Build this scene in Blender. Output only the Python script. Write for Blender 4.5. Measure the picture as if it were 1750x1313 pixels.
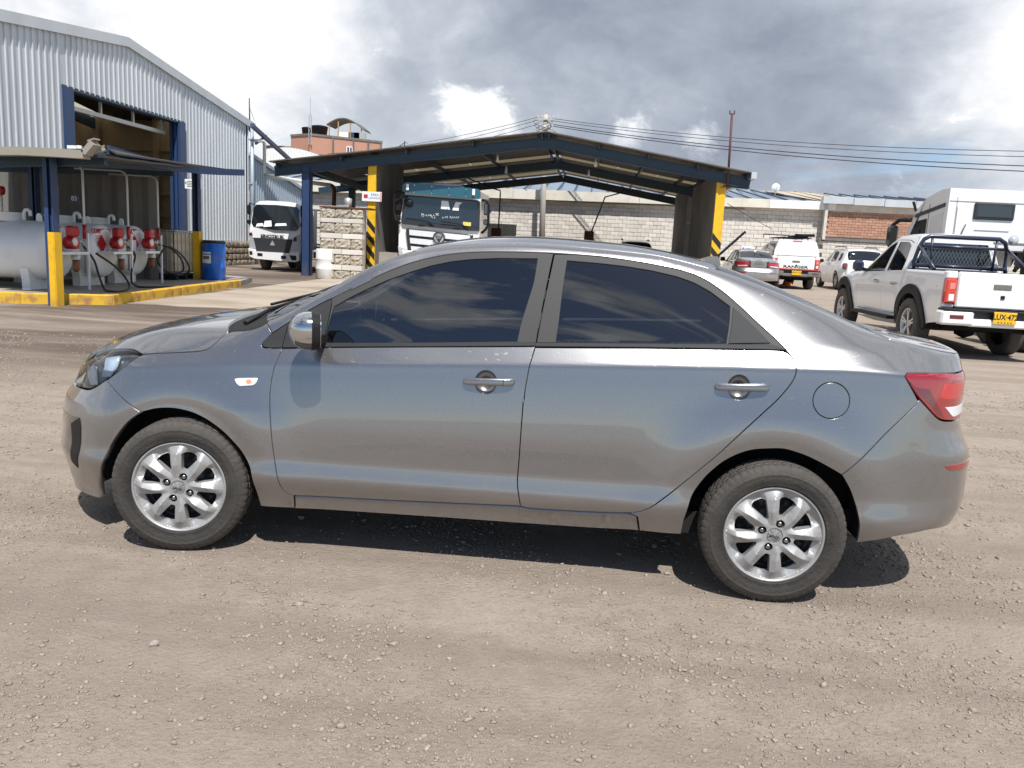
import bpy, bmesh, math, random
import numpy as np
from math import radians as rad, sin, cos, pi, sqrt, atan2
from mathutils import Vector, Matrix
from mathutils.geometry import delaunay_2d_cdt
np.seterr(all='ignore')
random.seed(7); rng = np.random.default_rng(7)
for o in list(bpy.data.objects): bpy.data.objects.remove(o)
S = bpy.context.scene; COL = S.collection

# ------------------------------------------------------------------ camera
F, PITCH, ROLL, YAW = 1400.0, .1687, .0503, -.0915
CAM = np.array([.4771, -3.348, 1.4216])
FW = np.array([sin(YAW)*cos(PITCH), cos(YAW)*cos(PITCH), -sin(PITCH)])
RT = np.array([cos(YAW), -sin(YAW), 0.]); UP = np.cross(RT, FW)
RT, UP = RT*cos(ROLL)+UP*sin(ROLL), -RT*sin(ROLL)+UP*cos(ROLL)
cd = bpy.data.cameras.new('camera'); cam = bpy.data.objects.new('camera', cd); COL.objects.link(cam)
cam.matrix_world = Matrix(((RT[0], UP[0], -FW[0], CAM[0]), (RT[1], UP[1], -FW[1], CAM[1]), (RT[2], UP[2], -FW[2], CAM[2]), (0, 0, 0, 1)))
cd.sensor_width = 36; cd.lens = 36*F/1750; cd.clip_end = 3000; cd.clip_start = .05
S.camera = cam

# ------------------------------------------------------------------ light
SUN_EL, SUN_AZ = rad(57), rad(18)            # behind the photographer and a little to the right
SD = Vector((sin(SUN_AZ)*cos(SUN_EL), -cos(SUN_AZ)*cos(SUN_EL), sin(SUN_EL)))
sd = bpy.data.lights.new('sun', 'SUN'); sd.energy = 4.5; sd.angle = rad(.55); sd.color = (1, .965, .915)
sun = bpy.data.objects.new('sun', sd); COL.objects.link(sun); sun.rotation_euler = SD.to_track_quat('Z', 'Y').to_euler()
S.view_settings.view_transform = 'Standard'; S.view_settings.look = 'None'; S.view_settings.exposure = .30; S.view_settings.gamma = 1

class NT:
    """small wrapper that makes node trees short to write"""
    def __init__(s, tree): s.t = tree; s.n = tree.nodes; s.n.clear()
    def __call__(s, kind, out=0, **kw):
        n = s.n.new('ShaderNode'+kind)
        for k, v in kw.items():
            if k.startswith('_'): setattr(n, k[1:], v)
        for k, v in kw.items():
            if k.startswith('_'): continue
            i = n.inputs[int(k[1:])] if k[0] == 'i' and k[1:].isdigit() else n.inputs[k.replace('__', ' ')]
            if isinstance(v, bpy.types.NodeSocket): s.t.links.new(v, i)
            else: i.default_value = v
        return n.outputs[out]
    def math(s, op, a, b=0.0, clamp=False): return s('Math', _operation=op, _use_clamp=clamp, i0=a, i1=b)
    def mix(s, f, a, b, bt='MIX'):
        a, b = [tuple(c)+(1,) if isinstance(c, (tuple, list)) and len(c) == 3 else c for c in (a, b)]
        return s('Mix', 2, _data_type='RGBA', _blend_type=bt, i0=f, i6=a, i7=b)
    def ramp(s, f, *st, interp='LINEAR'):
        n = s.n.new('ShaderNodeValToRGB'); s.t.links.new(f, n.inputs[0]); e = n.color_ramp.elements; n.color_ramp.interpolation = interp
        while len(e) > 1: e.remove(e[-1])
        for i, (p, c) in enumerate(st):
            if not isinstance(c, (tuple, list)): c = (c, c, c)
            k = e[0] if i == 0 else e.new(p); k.position = p; k.color = tuple(c)+(1,)
        return n.outputs[0]
    def noise(s, vec, scale, detail=5, rough=.55, dist=0, out=0): return s('TexNoise', out, Vector=vec, Scale=scale, Detail=detail, Roughness=rough, Distortion=dist)
    def vmul(s, vec, xyz): return s('VectorMath', _operation='MULTIPLY', i0=vec, i1=xyz)

def pixdir(px, py):
    d = RT*(px-875)/F-UP*(py-656.5)/F+FW; return d/np.linalg.norm(d)
W = bpy.data.worlds.new('World'); S.world = W; W.use_nodes = True
n = NT(W.node_tree)
d = n('TexCoord', 0); sep = n.n.new('ShaderNodeSeparateXYZ'); n.t.links.new(d, sep.inputs[0]); dx, dy, dz = sep.outputs
dv = n.vmul(d, (1, 1, 1.9))
big = n.noise(dv, 2.0, 10, .5, .25); mid = n.noise(n('VectorMath', _operation='ADD', i0=dv, i1=(7.3, 2.1, 4)), 5.2, 10, .58, .5)
puff = n.noise(n.vmul(d, (1, 1, 1.4)), 12, 10, .6, .3)
def blob(px, py, width):
    v = tuple(pixdir(px, py)); dot = n('VectorMath', 1, _operation='DOT_PRODUCT', i0=d, i1=v)
    return n.math('POWER', 2.718, n.math('MULTIPLY', n.math('SUBTRACT', dot, 1.0), 2/width**2))
dark = n.math('ADD', blob(1000, 70, .21), blob(1500, 130, .13)); dark = n.math('ADD', dark, n.math('MULTIPLY', blob(640, 90, .10), .55))
dark = n.math('ADD', dark, n.math('MULTIPLY', blob(1250, 215, .08), .35))
lite = n.math('ADD', blob(330, 60, .16), n.math('MULTIPLY', blob(1740, 60, .12), 1.6)); lite = n.math('ADD', lite, n.math('MULTIPLY', blob(560, 190, .12), .3))
b = n.math('ADD', n.math('MULTIPLY', n.math('SUBTRACT', big, .5), 1.0), n.math('MULTIPLY', n.math('SUBTRACT', mid, .5), .75))
b = n.math('ADD', b, n.math('MULTIPLY', n.math('SUBTRACT', puff, .5), .55))
b = n.math('ADD', n.math('ADD', b, .70), n.math('SUBTRACT', n.math('MULTIPLY', lite, .21), n.math('MULTIPLY', dark, .44)))
cumul = n.ramp(n.math('ADD', puff, n.math('MULTIPLY', n.math('ADD', n.math('ADD', blob(822, 200, .045), n.math('MULTIPLY', blob(1080, 222, .034), .9)), n.math('ADD', n.math('MULTIPLY', blob(1200, 245, .032), .8), n.math('MULTIPLY', blob(1540, 308, .05), .8))), .30)), (.66, 0.), (.80, 1.))
b = n.math('ADD', b, n.math('MULTIPLY', cumul, .42), clamp=False)
ccol = n.ramp(b, (.12, (.275, .31, .385)), (.34, (.37, .41, .49)), (.54, (.50, .545, .61)), (.72, (.72, .75, .80)), (.88, (.93, .93, .95)))
# the overcast thins out behind the photographer, where the sun stands in open sky with wisps
cover = n.math('ADD', n.math('ADD', n.math('MULTIPLY', dy, .50), .56), n.math('MULTIPLY', n.math('SUBTRACT', n.noise(n('VectorMath', _operation='ADD', i0=n.vmul(d, (1.1, 1.1, 5.5)), i1=(3, 9, 0)), 2.4, 9, .6, .5), .5), 2.3))
cover = n.math('SUBTRACT', cover, n.math('ADD', n.math('MULTIPLY', blob(1560, 215, .09), .36), n.math('MULTIPLY', blob(1330, 270, .07), .30)))
# the cloud bank that the side windows mirror, low over the photographer's shoulder
def mirrored(px, py, tilt):
    d0 = Vector(pixdir(px, py)); nn = Vector((0, -cos(rad(tilt)), sin(rad(tilt)))); return tuple(d0-2*d0.dot(nn)*nn)
def bank(v, w):
    dot = n('VectorMath', 1, _operation='DOT_PRODUCT', i0=d, i1=v); return n.math('POWER', 2.718, n.math('MULTIPLY', n.math('SUBTRACT', dot, 1.0), 2/w**2))
cover = n.math('ADD', cover, n.math('MULTIPLY', n.math('ADD', bank(mirrored(700, 575, 24), .13), n.math('MULTIPLY', bank(mirrored(1120, 585, 24), .12), 1.0)), .33))
cover = n.ramp(cover, (.36, 0.), (.60, 1.))
sky = n('TexSky', _sky_type='NISHITA', _sun_disc=False, _sun_elevation=SUN_EL, _sun_rotation=atan2(SD.x, SD.y), _altitude=2500, _air_density=1.0, _dust_density=.8)
bs = n('Background', Color=sky, Strength=.10); bc = n('Background', Color=ccol, Strength=.92)
n.t.links.new(n('MixShader', i0=cover, i1=bs, i2=bc), n.n.new('ShaderNodeOutputWorld').inputs[0])

# ------------------------------------------------------------------ materials
def mat(name, col, rough=.5, metal=0., coat=0., mix=None, bump=None, spec=.5, dirt=None, stretch=(1, 1, 1), tint=None, alpha=None, trans=0, ior=1.5, ring=None):
    """mix=(scale, colour2, lo, hi) mottling, bump=(scale, strength, distance), dirt=(colour, z0, z1) splashes that thin out with height"""
    m = bpy.data.materials.new(name); m.use_nodes = True; n = NT(m.node_tree)
    co = n('TexCoord', 3); c = tuple(col)+(1,); v = n.vmul(co, stretch)
    if mix: c = n.mix(n.ramp(n.noise(v, mix[0], 6, .6), (mix[2], 0.), (mix[3], 1.)), tuple(col), mix[1])
    r = rough
    if ring:      # road dust that lies on the outer part of a tyre's side
        ln = n('VectorMath', 1, _operation='LENGTH', i0=n.vmul(co, (1, 0, 1))); f = n.math('MULTIPLY', n('MapRange', Value=ln, From__Min=ring[1], From__Max=ring[2]), n.ramp(n.noise(co, 22, 6, .7), (.25, .35), (.65, 1.))); c = n.mix(f, c, ring[0])
    if tint is not None: c = n.mix(1.0, c, n.mix(n('ObjectInfo', 5), tuple(1-tint for _ in range(3)), tuple(1+tint for _ in range(3))), 'MULTIPLY')
    if dirt:
        sp = n.n.new('ShaderNodeSeparateXYZ'); n.t.links.new(co, sp.inputs[0])
        h = n('MapRange', Value=sp.outputs[2], From__Min=dirt[1], From__Max=dirt[2], To__Min=1.0, To__Max=0.0)
        f = n.math('MULTIPLY', h, n.ramp(n.noise(n.vmul(co, (1, 1, 1)), 9, 7, .7), (.38, .2), (.72, .9)))
        f = n.math('MAXIMUM', f, n.math('MULTIPLY', n.math('ADD', h, .25, True), n.ramp(n.noise(n.vmul(co, (.6, 1, 1)), 60, 3, .6), (.655, 0.), (.70, .75))))
        c = n.mix(n.math('MULTIPLY', f, .8), c, dirt[0]); r = n('MapRange', Value=f, To__Min=rough, To__Max=.8)
    p = n.n.new('ShaderNodeBsdfPrincipled')
    def put(k, val):
        if isinstance(val, bpy.types.NodeSocket): n.t.links.new(val, p.inputs[k])
        else: p.inputs[k].default_value = val
    put('Base Color', c); put('Roughness', r); put('Metallic', metal); put('Coat Weight', coat); put('Coat Roughness', .03); put('Coat IOR', 1.75 if coat > .95 else 1.5); put('Specular IOR Level', spec)
    if trans: put('Transmission Weight', trans); put('IOR', ior)
    if bump: n.t.links.new(n('Bump', Strength=bump[1], Distance=bump[2], Height=n.noise(v, bump[0], 8, .65)), p.inputs['Normal'])
    n.t.links.new(p.outputs[0], n.n.new('ShaderNodeOutputMaterial').inputs[0]); return m
def glassmat(name, col, tintness, edge=1.5, dust=0., rough=.004):
    """a thin tinted pane: what passes is coloured, the rest mirrors the surroundings"""
    m = bpy.data.materials.new(name); m.use_nodes = True; n = NT(m.node_tree)
    f = n('Fresnel', IOR=edge); f = n.math('MINIMUM', n.math('MULTIPLY', f, 1.0), 1.0)
    sh = n('MixShader', i0=f, i1=n('BsdfTransparent', Color=tuple(col)+(1,)), i2=n('BsdfGlossy', Color=(1, 1, 1, 1), Roughness=rough))
    if dust: sh = n('MixShader', i0=n.math('MULTIPLY', n.noise(n('TexCoord', 3), 14, 6, .7), dust), i1=sh, i2=n('BsdfDiffuse', Color=(.45, .42, .38, 1)))
    n.t.links.new(sh, n.n.new('ShaderNodeOutputMaterial').inputs[0]); return m

# ------------------------------------------------------------------ object helpers
def link(o, parent=None):
    COL.objects.link(o)
    if parent is not None: o.parent = parent
    return o
def tag(o, label=None, cat=None, group=None, kind=None):
    for k, v in (('label', label), ('category', cat), ('group', group), ('kind', kind)):
        if v: o[k] = v
    return o
def thing(name, label, cat, loc=(0, 0, 0), rz=0, group=None):
    o = bpy.data.objects.new(name, None); COL.objects.link(o); o.location = loc; o.rotation_euler[2] = rz; o.empty_display_size = .2
    return tag(o, label, cat, group)
def mesh_obj(name, verts, faces, m, parent=None, smooth=False):
    me = bpy.data.meshes.new(name); me.from_pydata([tuple(v) for v in verts], [], faces)
    for x in (m if isinstance(m, (list, tuple)) else [m]): me.materials.append(x)
    if smooth: me.polygons.foreach_set('use_smooth', [True]*len(me.polygons))
    me.update(); return link(bpy.data.objects.new(name, me), parent)
def share(src, parent=None, loc=None, rot=None, scale=None, name=None):
    o = src.copy(); COL.objects.link(o); o.parent = parent if parent is not None else src.parent
    if loc is not None: o.location = loc
    if rot is not None: o.rotation_euler = rot
    if scale is not None: o.scale = scale
    return o
def copy_tree(o, parent=None):
    c = o.copy(); COL.objects.link(c); c.parent = parent
    for ch in list(o.children): copy_tree(ch, c)
    return c
class MB:
    """collects shapes for ONE mesh object"""
    def __init__(s): s.v = []; s.f = []; s.sm = []
    def add(s, v, f, smooth=False):
        k = len(s.v); s.v += [tuple(map(float, p)) for p in v]; s.f += [tuple(i+k for i in q) for q in f]; s.sm += [smooth]*len(f); return s
    def box(s, c, d, rot=None, bev=0):
        x, y, z = [q/2 for q in d]
        if bev:
            b = min(bev, x*.9, y*.9, z*.9); pts = []
            for sx in (-1, 1):
                for sy in (-1, 1):
                    for sz in (-1, 1):
                        pts += [(sx*(x-b), sy*(y-b), sz*z), (sx*(x-b), sy*y, sz*(z-b)), (sx*x, sy*(y-b), sz*(z-b))]
            I = lambda a, b2, c2, k: 3*((a > 0)*4+(b2 > 0)*2+(c2 > 0))+k
            f = []
            for t in (-1, 1):
                q = [(-1, -1), (1, -1), (1, 1), (-1, 1)]; q = q if t > 0 else q[::-1]
                f.append([I(a, b2, t, 0) for a, b2 in q]); q2 = q[::-1]
                f.append([I(a, t, b2, 1) for a, b2 in q2]); f.append([I(t, a, b2, 2) for a, b2 in q])
            for sx in (-1, 1):
                for sy in (-1, 1):
                    f.append([I(sx, sy, -1, 1), I(sx, sy, -1, 2), I(sx, sy, 1, 2), I(sx, sy, 1, 1)])
                    f.append([I(sx, -1, sy, 0), I(sx, -1, sy, 2), I(sx, 1, sy, 2), I(sx, 1, sy, 0)])
                    f.append([I(-1, sx, sy, 0), I(-1, sx, sy, 1), I(1, sx, sy, 1), I(1, sx, sy, 0)])
                    for sz in (-1, 1): f.append([I(sx, sy, sz, k) for k in range(3)])
            # orient outwards
            g = []
            for q in f:
                a = np.mean([pts[i] for i in q], axis=0); nn = np.cross(np.subtract(pts[q[1]], pts[q[0]]), np.subtract(pts[q[2]], pts[q[0]]))
                g.append(q if np.dot(a, nn) > 0 else q[::-1])
            v, f = pts, g
        else:
            v = [(i*x, j*y, k*z) for i in (-1, 1) for j in (-1, 1) for k in (-1, 1)]
            f = [(0, 1, 3, 2), (4, 6, 7, 5), (0, 4, 5, 1), (2, 3, 7, 6), (0, 2, 6, 4), (1, 5, 7, 3)]
        R = Matrix.Rotation(rot, 3, 'Z') if isinstance(rot, (int, float)) else rot
        if R is not None: v = [R @ Vector(p) for p in v]
        return s.add([(p[0]+c[0], p[1]+c[1], p[2]+c[2]) for p in v], f)
    def bar(s, a, b, w, h=None, up=(0, 0, 1)):
        """straight bar of section w x h between two points"""
        a, b = Vector(a), Vector(b); h = h or w; t = (b-a).normalized(); u = Vector(up)
        if abs(t.dot(u)) > .98: u = Vector((1, 0, 0))
        r = t.cross(u).normalized(); u = r.cross(t)
        v = [p+r*(i*w/2)+u*(j*h/2) for p in (a, b) for i, j in ((-1, -1), (1, -1), (1, 1), (-1, 1))]
        return s.add(v, [(3, 2, 1, 0), (4, 5, 6, 7)]+[(i, (i+1) % 4, (i+1) % 4+4, i+4) for i in range(4)])
    def tube(s, pts, r, n=10, cap=True):
        pts = [Vector(p) for p in pts]; rr = r if isinstance(r, (list, tuple)) else [r]*len(pts); v = []; ref = None
        for i, p in enumerate(pts):
            t = (pts[min(i+1, len(pts)-1)]-pts[max(i-1, 0)]).normalized()
            if ref is None: ref = Vector((0, 0, 1)) if abs(t.z) < .9 else Vector((1, 0, 0))
            a = t.cross(ref).normalized(); ref = a.cross(t)
            v += [p+(a*cos(2*pi*k/n)+ref*sin(2*pi*k/n))*rr[i] for k in range(n)]
        f = [(i*n+k, i*n+(k+1) % n, (i+1)*n+(k+1) % n, (i+1)*n+k) for i in range(len(pts)-1) for k in range(n)]
        s.add(v, f, True)
        if cap: s.f += [tuple(len(s.v)-len(v)+k for k in range(n))[::-1], tuple(len(s.v)-n+k for k in range(n))]; s.sm += [False]*2
        return s
    def lathe(s, prof, c=(0, 0, 0), axis='z', n=32, smooth=True):
        """prof: (radius, height) pairs"""
        ax = {'z': lambda r, a, h: (r*cos(a), r*sin(a), h), 'y': lambda r, a, h: (r*cos(a), h, r*sin(a)), 'x': lambda r, a, h: (h, r*cos(a), r*sin(a))}[axis]
        v = [ax(r, 2*pi*k/n, h) for r, h in prof for k in range(n)]
        f = [(i*n+k, i*n+(k+1) % n, (i+1)*n+(k+1) % n, (i+1)*n+k) for i in range(len(prof)-1) for k in range(n)]
        return s.add([(p[0]+c[0], p[1]+c[1], p[2]+c[2]) for p in v], f, smooth)
    def prism(s, poly, a, b, fn=None):
        """poly of 2D points pushed from a to b; fn(u, v, w) -> xyz"""
        fn = fn or (lambda u, v, w: (u, v, w)); m = len(poly)
        v = [fn(u, w, a) for u, w in poly]+[fn(u, w, b) for u, w in poly]
        return s.add(v, [tuple(range(m))[::-1], tuple(range(m, 2*m))]+[(i, (i+1) % m, (i+1) % m+m, i+m) for i in range(m)])
    def build(s, name, m, parent=None, world=False, loc=None):
        if world and parent is not None:
            q = parent; off = Vector((0, 0, 0))
            while q is not None: off += q.location; q = q.parent
            s.v = [(p[0]-off.x, p[1]-off.y, p[2]-off.z) for p in s.v]
        me = bpy.data.meshes.new(name); me.from_pydata(s.v, [], s.f); me.polygons.foreach_set('use_smooth', s.sm)
        me.materials.append(m); me.update()
        bm = bmesh.new(); bm.from_mesh(me); bmesh.ops.recalc_face_normals(bm, faces=bm.faces); bm.to_mesh(me); bm.free()
        o = link(bpy.data.objects.new(name, me), parent)
        if loc is not None: o.location = loc
        return o
def text(s, size, m, parent, loc, rot, ext=.004, name='lettering', off=0., align='CENTER', sx=1.0):
    c = bpy.data.curves.new(name, 'FONT'); c.body = s; c.size = size; c.extrude = ext; c.offset = off; c.align_x = align; c.align_y = 'CENTER'; c.materials.append(m); c.resolution_u = 3
    f = bpy.data.objects.new('font', c); COL.objects.link(f); me = bpy.data.meshes.new_from_object(f); bpy.data.objects.remove(f); me.name = name
    o = link(bpy.data.objects.new(name, me), parent); o.location = loc; o.rotation_euler = rot; o.scale = (sx, 1, 1); return o
def thing_part(name, parent, loc=(0, 0, 0)):
    o = bpy.data.objects.new(name, None); COL.objects.link(o); o.parent = parent; o.location = loc; o.empty_display_size = .1; return o
# where a sight line of the photograph meets the ground, a wall across the view (y) or along it (x)
def zg(x, y):
    t = np.clip((y-10)/21, 0, 1); t = t*t*(3-2*t); return t*(.17+.14*np.clip(x/12, -1, 1))
def G(px, py, lift=0.):
    d = pixdir(px, py); z = 0.
    for _ in range(25):
        p = CAM+d*((z+lift-CAM[2])/d[2]); z = zg(p[0], p[1])
    return Vector(p)
def V(px, py, y): d = pixdir(px, py); return Vector(CAM+d*((y-CAM[1])/d[1]))
def VX(px, py, x): d = pixdir(px, py); return Vector(CAM+d*((x-CAM[0])/d[0]))
# ================================================================== the yard
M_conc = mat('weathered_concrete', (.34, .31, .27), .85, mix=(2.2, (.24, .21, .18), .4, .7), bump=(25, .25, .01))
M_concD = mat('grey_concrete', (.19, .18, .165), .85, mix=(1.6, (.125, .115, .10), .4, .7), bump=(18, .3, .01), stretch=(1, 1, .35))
M_block = mat('cement_block', (.70, .655, .59), .9, mix=(3, (.58, .535, .475), .4, .7), bump=(40, .35, .006), tint=.13)
M_mortar = mat('mortar', (.34, .315, .28), .95, bump=(40, .3, .006))
M_brick = mat('orange_brick', (.47, .27, .185), .9, mix=(3, (.38, .205, .14), .4, .7), bump=(40, .35, .006), tint=.16)
M_split = mat('split_face_block', (.50, .45, .36), .95, mix=(14, (.35, .31, .25), .4, .65), bump=(14, 1.0, .05), tint=.1)
M_white = mat('white_paint', (.80, .80, .79), .35, coat=.3, dirt=((.35, .31, .26), -.1, .4))
M_wcar = mat('white_car_paint', (.80, .80, .80), .3, coat=.8, dirt=((.36, .31, .26), .1, .55))
M_blue = mat('blue_steel_paint', (.022, .05, .135), .42, mix=(9, (.035, .06, .12), .45, .7), dirt=((.16, .13, .10), -.2, .6))
M_blueD = mat('dark_blue_beam', (.018, .045, .08), .45, mix=(7, (.03, .05, .065), .4, .7))
M_yel = mat('yellow_paint', (.80, .47, .012), .5, mix=(6, (.62, .35, .02), .45, .75), dirt=((.25, .16, .08), -.1, .35))
M_kerb = mat('worn_yellow_kerb', (.66, .40, .03), .7, mix=(4.5, (.36, .19, .07), .50, .66), bump=(30, .3, .01))
M_blackp = mat('black_paint', (.015, .015, .016), .5)
M_clad = mat('grey_cladding', (.56, .595, .62), .42, .15, mix=(1.2, (.49, .52, .54), .4, .7), stretch=(1, 1, .3), tint=.03)
M_cladD = mat('pale_blue_cladding', (.36, .43, .49), .45, .15)
M_tan = mat('tan_wall_sheet', (.40, .31, .19), .7, mix=(1.5, (.32, .25, .16), .4, .7))
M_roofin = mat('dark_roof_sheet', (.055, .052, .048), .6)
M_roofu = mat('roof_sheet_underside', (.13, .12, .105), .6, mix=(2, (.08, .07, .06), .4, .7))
M_roof = mat('blue_grey_roof', (.27, .34, .42), .35, .35, mix=(.8, (.22, .28, .36), .4, .7))
M_roofdk = mat('dark_blue_seam', (.03, .055, .10), .5)
M_rooft = mat('tan_translucent_sheet', (.52, .42, .28), .4)
M_fascia = mat('cream_fascia', (.72, .68, .58), .7, mix=(1.3, (.6, .55, .45), .45, .7))
M_rust = mat('rusty_steel', (.14, .055, .03), .8, mix=(9, (.07, .035, .025), .4, .7))
M_galv = mat('galvanised_pipe', (.52, .52, .50), .4, .5)
M_pvc = mat('white_pipe', (.72, .70, .64), .45); M_gut = mat('weathered_gutter', (.30, .275, .23), .6, mix=(3, (.28, .25, .2), .45, .7))
M_rubber = mat('black_hose', (.018, .018, .019), .45)
M_tank = mat('white_tank_paint', (.83, .84, .83), .38, coat=.2, mix=(1.4, (.66, .66, .62), .5, .8), dirt=((.33, .28, .22), -.1, .35))
M_redp = mat('red_pump_paint', (.46, .012, .015), .35, coat=.4)
M_redt = mat('red_print', (.5, .02, .02), .6)
M_bluet = mat('blue_print', (.05, .10, .35), .6)
M_filter = mat('brown_filter_bowl', (.20, .075, .03), .4)
M_ibc = mat('cloudy_plastic', (.52, .46, .34), .5, mix=(2, (.40, .34, .24), .4, .7))
M_drumb = mat('blue_drum_plastic', (.008, .12, .52), .35, coat=.3)
M_drumw = mat('white_drum_paint', (.78, .77, .74), .45, mix=(5, (.62, .58, .5), .6, .8), dirt=((.3, .22, .15), -.02, .25))
M_sign = mat('white_sign_board', (.82, .82, .80), .5)
M_plate = mat('yellow_number_plate', (.82, .46, .015), .45)
M_pole = mat('concrete_pole', (.46, .44, .40), .85, bump=(20, .2, .01))
M_cable = mat('overhead_cable', (.03, .03, .035), .6)
M_stone = mat('rubble_stone', (.30, .25, .19), .95, mix=(7, (.20, .165, .125), .4, .65), bump=(12, .8, .04), tint=.18)
M_dglass = mat('dark_window', (.012, .016, .02), .03, spec=.8, coat=.5)
def translucent(name, c):
    m = bpy.data.materials.new(name); m.use_nodes = True; n = NT(m.node_tree)
    n.t.links.new(n('MixShader', i0=.6, i1=n('BsdfDiffuse', Color=tuple(c)+(1,)), i2=n('BsdfTranslucent', Color=tuple(c)+(1,))), n.n.new('ShaderNodeOutputMaterial').inputs[0]); return m
M_sky = translucent('skylight_sheet_fibre', (.50, .455, .36))

# ------------------------------------------------------------------ ground
def ground_mat():
    m = bpy.data.materials.new('packed_gravel'); m.use_nodes = True; n = NT(m.node_tree); co = n('TexCoord', 3)
    sp = n.n.new('ShaderNodeSeparateXYZ'); n.t.links.new(co, sp.inputs[0]); x, y, z = sp.outputs
    str_ = n.vmul(co, (.35, 1, 1)); a = n.noise(str_, .8, 8, .62, .4); b = n.noise(co, 7, 8, .68); c = n.noise(co, 55, 6, .7); vor = n('TexVoronoi', 0, Vector=co, Scale=58.0, Randomness=1.0); vc = n('TexVoronoi', 1, Vector=co, Scale=58.0)
    col = n.mix(n.ramp(a, (.33, 0.), (.68, 1.)), (.352, .292, .236), (.288, .237, .19))
    col = n.mix(n.ramp(b, (.36, 0.), (.66, .75)), col, (.41, .348, .288))
    col = n.mix(n.ramp(n.noise(n.vmul(co, (.10, 1.5, 1)), 1.5, 7, .6, .35), (.40, .42), (.56, 0.)), col, (.20, .16, .13)); col = n.mix(n.ramp(n.noise(n.vmul(co, (.5, 1.0, 1)), 1.1, 6, .6), (.56, 0.), (.70, .6)), col, (.45, .39, .33))
    grey = n('RGBToBW', Color=vc); col = n.mix(n.ramp(grey, (.25, .0), (.62, .16)), col, (.25, .205, .168))
    col = n.mix(n.ramp(c, (.34, .5), (.44, 0.)), col, (.20, .165, .135))
    col = n.mix(n.ramp(n.noise(co, 130, 3, .7), (.66, 0.), (.74, .4)), col, (.50, .44, .375))
    # damp, oily earth further out on the left, where lorries turn
    far = n('MapRange', Value=y, From__Min=2.6, From__Max=5.2); lef = n('MapRange', Value=x, From__Min=2.0, From__Max=-3.0)
    wet = n.math('MULTIPLY', n.math('MULTIPLY', far, lef), n.ramp(n.noise(n.vmul(co, (.28, .9, 1)), .62, 7, .62, .6), (.36, 0.), (.56, .9)))
    col = n.mix(wet, col, (.105, .078, .062))
    p = n.n.new('ShaderNodeBsdfPrincipled'); n.t.links.new(col, p.inputs['Base Color']); p.inputs['Roughness'].default_value = .9; p.inputs['Specular IOR Level'].default_value = .25
    h = n.math('ADD', n.math('MULTIPLY', b, .5), n.math('MULTIPLY', c, .42)); h = n.math('ADD', h, n.math('MULTIPLY', n.math('SUBTRACT', 1.0, n.math('MULTIPLY', vor, 1.0)), .05)); h = n.math('ADD', h, n.math('MULTIPLY', a, .9))
    n.t.links.new(n('Bump', Strength=.9, Distance=.04, Height=h), p.inputs['Normal']); n.t.links.new(p.outputs[0], n.n.new('ShaderNodeOutputMaterial').inputs[0]); return m
M_ground = ground_mat()
xs = np.unique(np.concatenate([np.linspace(-400, -60, 12), np.linspace(-60, 60, 61), np.linspace(60, 400, 12)])); ys = np.unique(np.concatenate([np.linspace(-200, -20, 8), np.linspace(-20, 60, 61), np.linspace(60, 700, 16)]))
vv = [(x, y, float(zg(x, y))) for y in ys for x in xs]; nx = len(xs)
tag(mesh_obj('ground', vv, [(j*nx+i, j*nx+i+1, (j+1)*nx+i+1, (j+1)*nx+i) for j in range(len(ys)-1) for i in range(nx-1)], M_ground, smooth=True), kind='structure')
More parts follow.
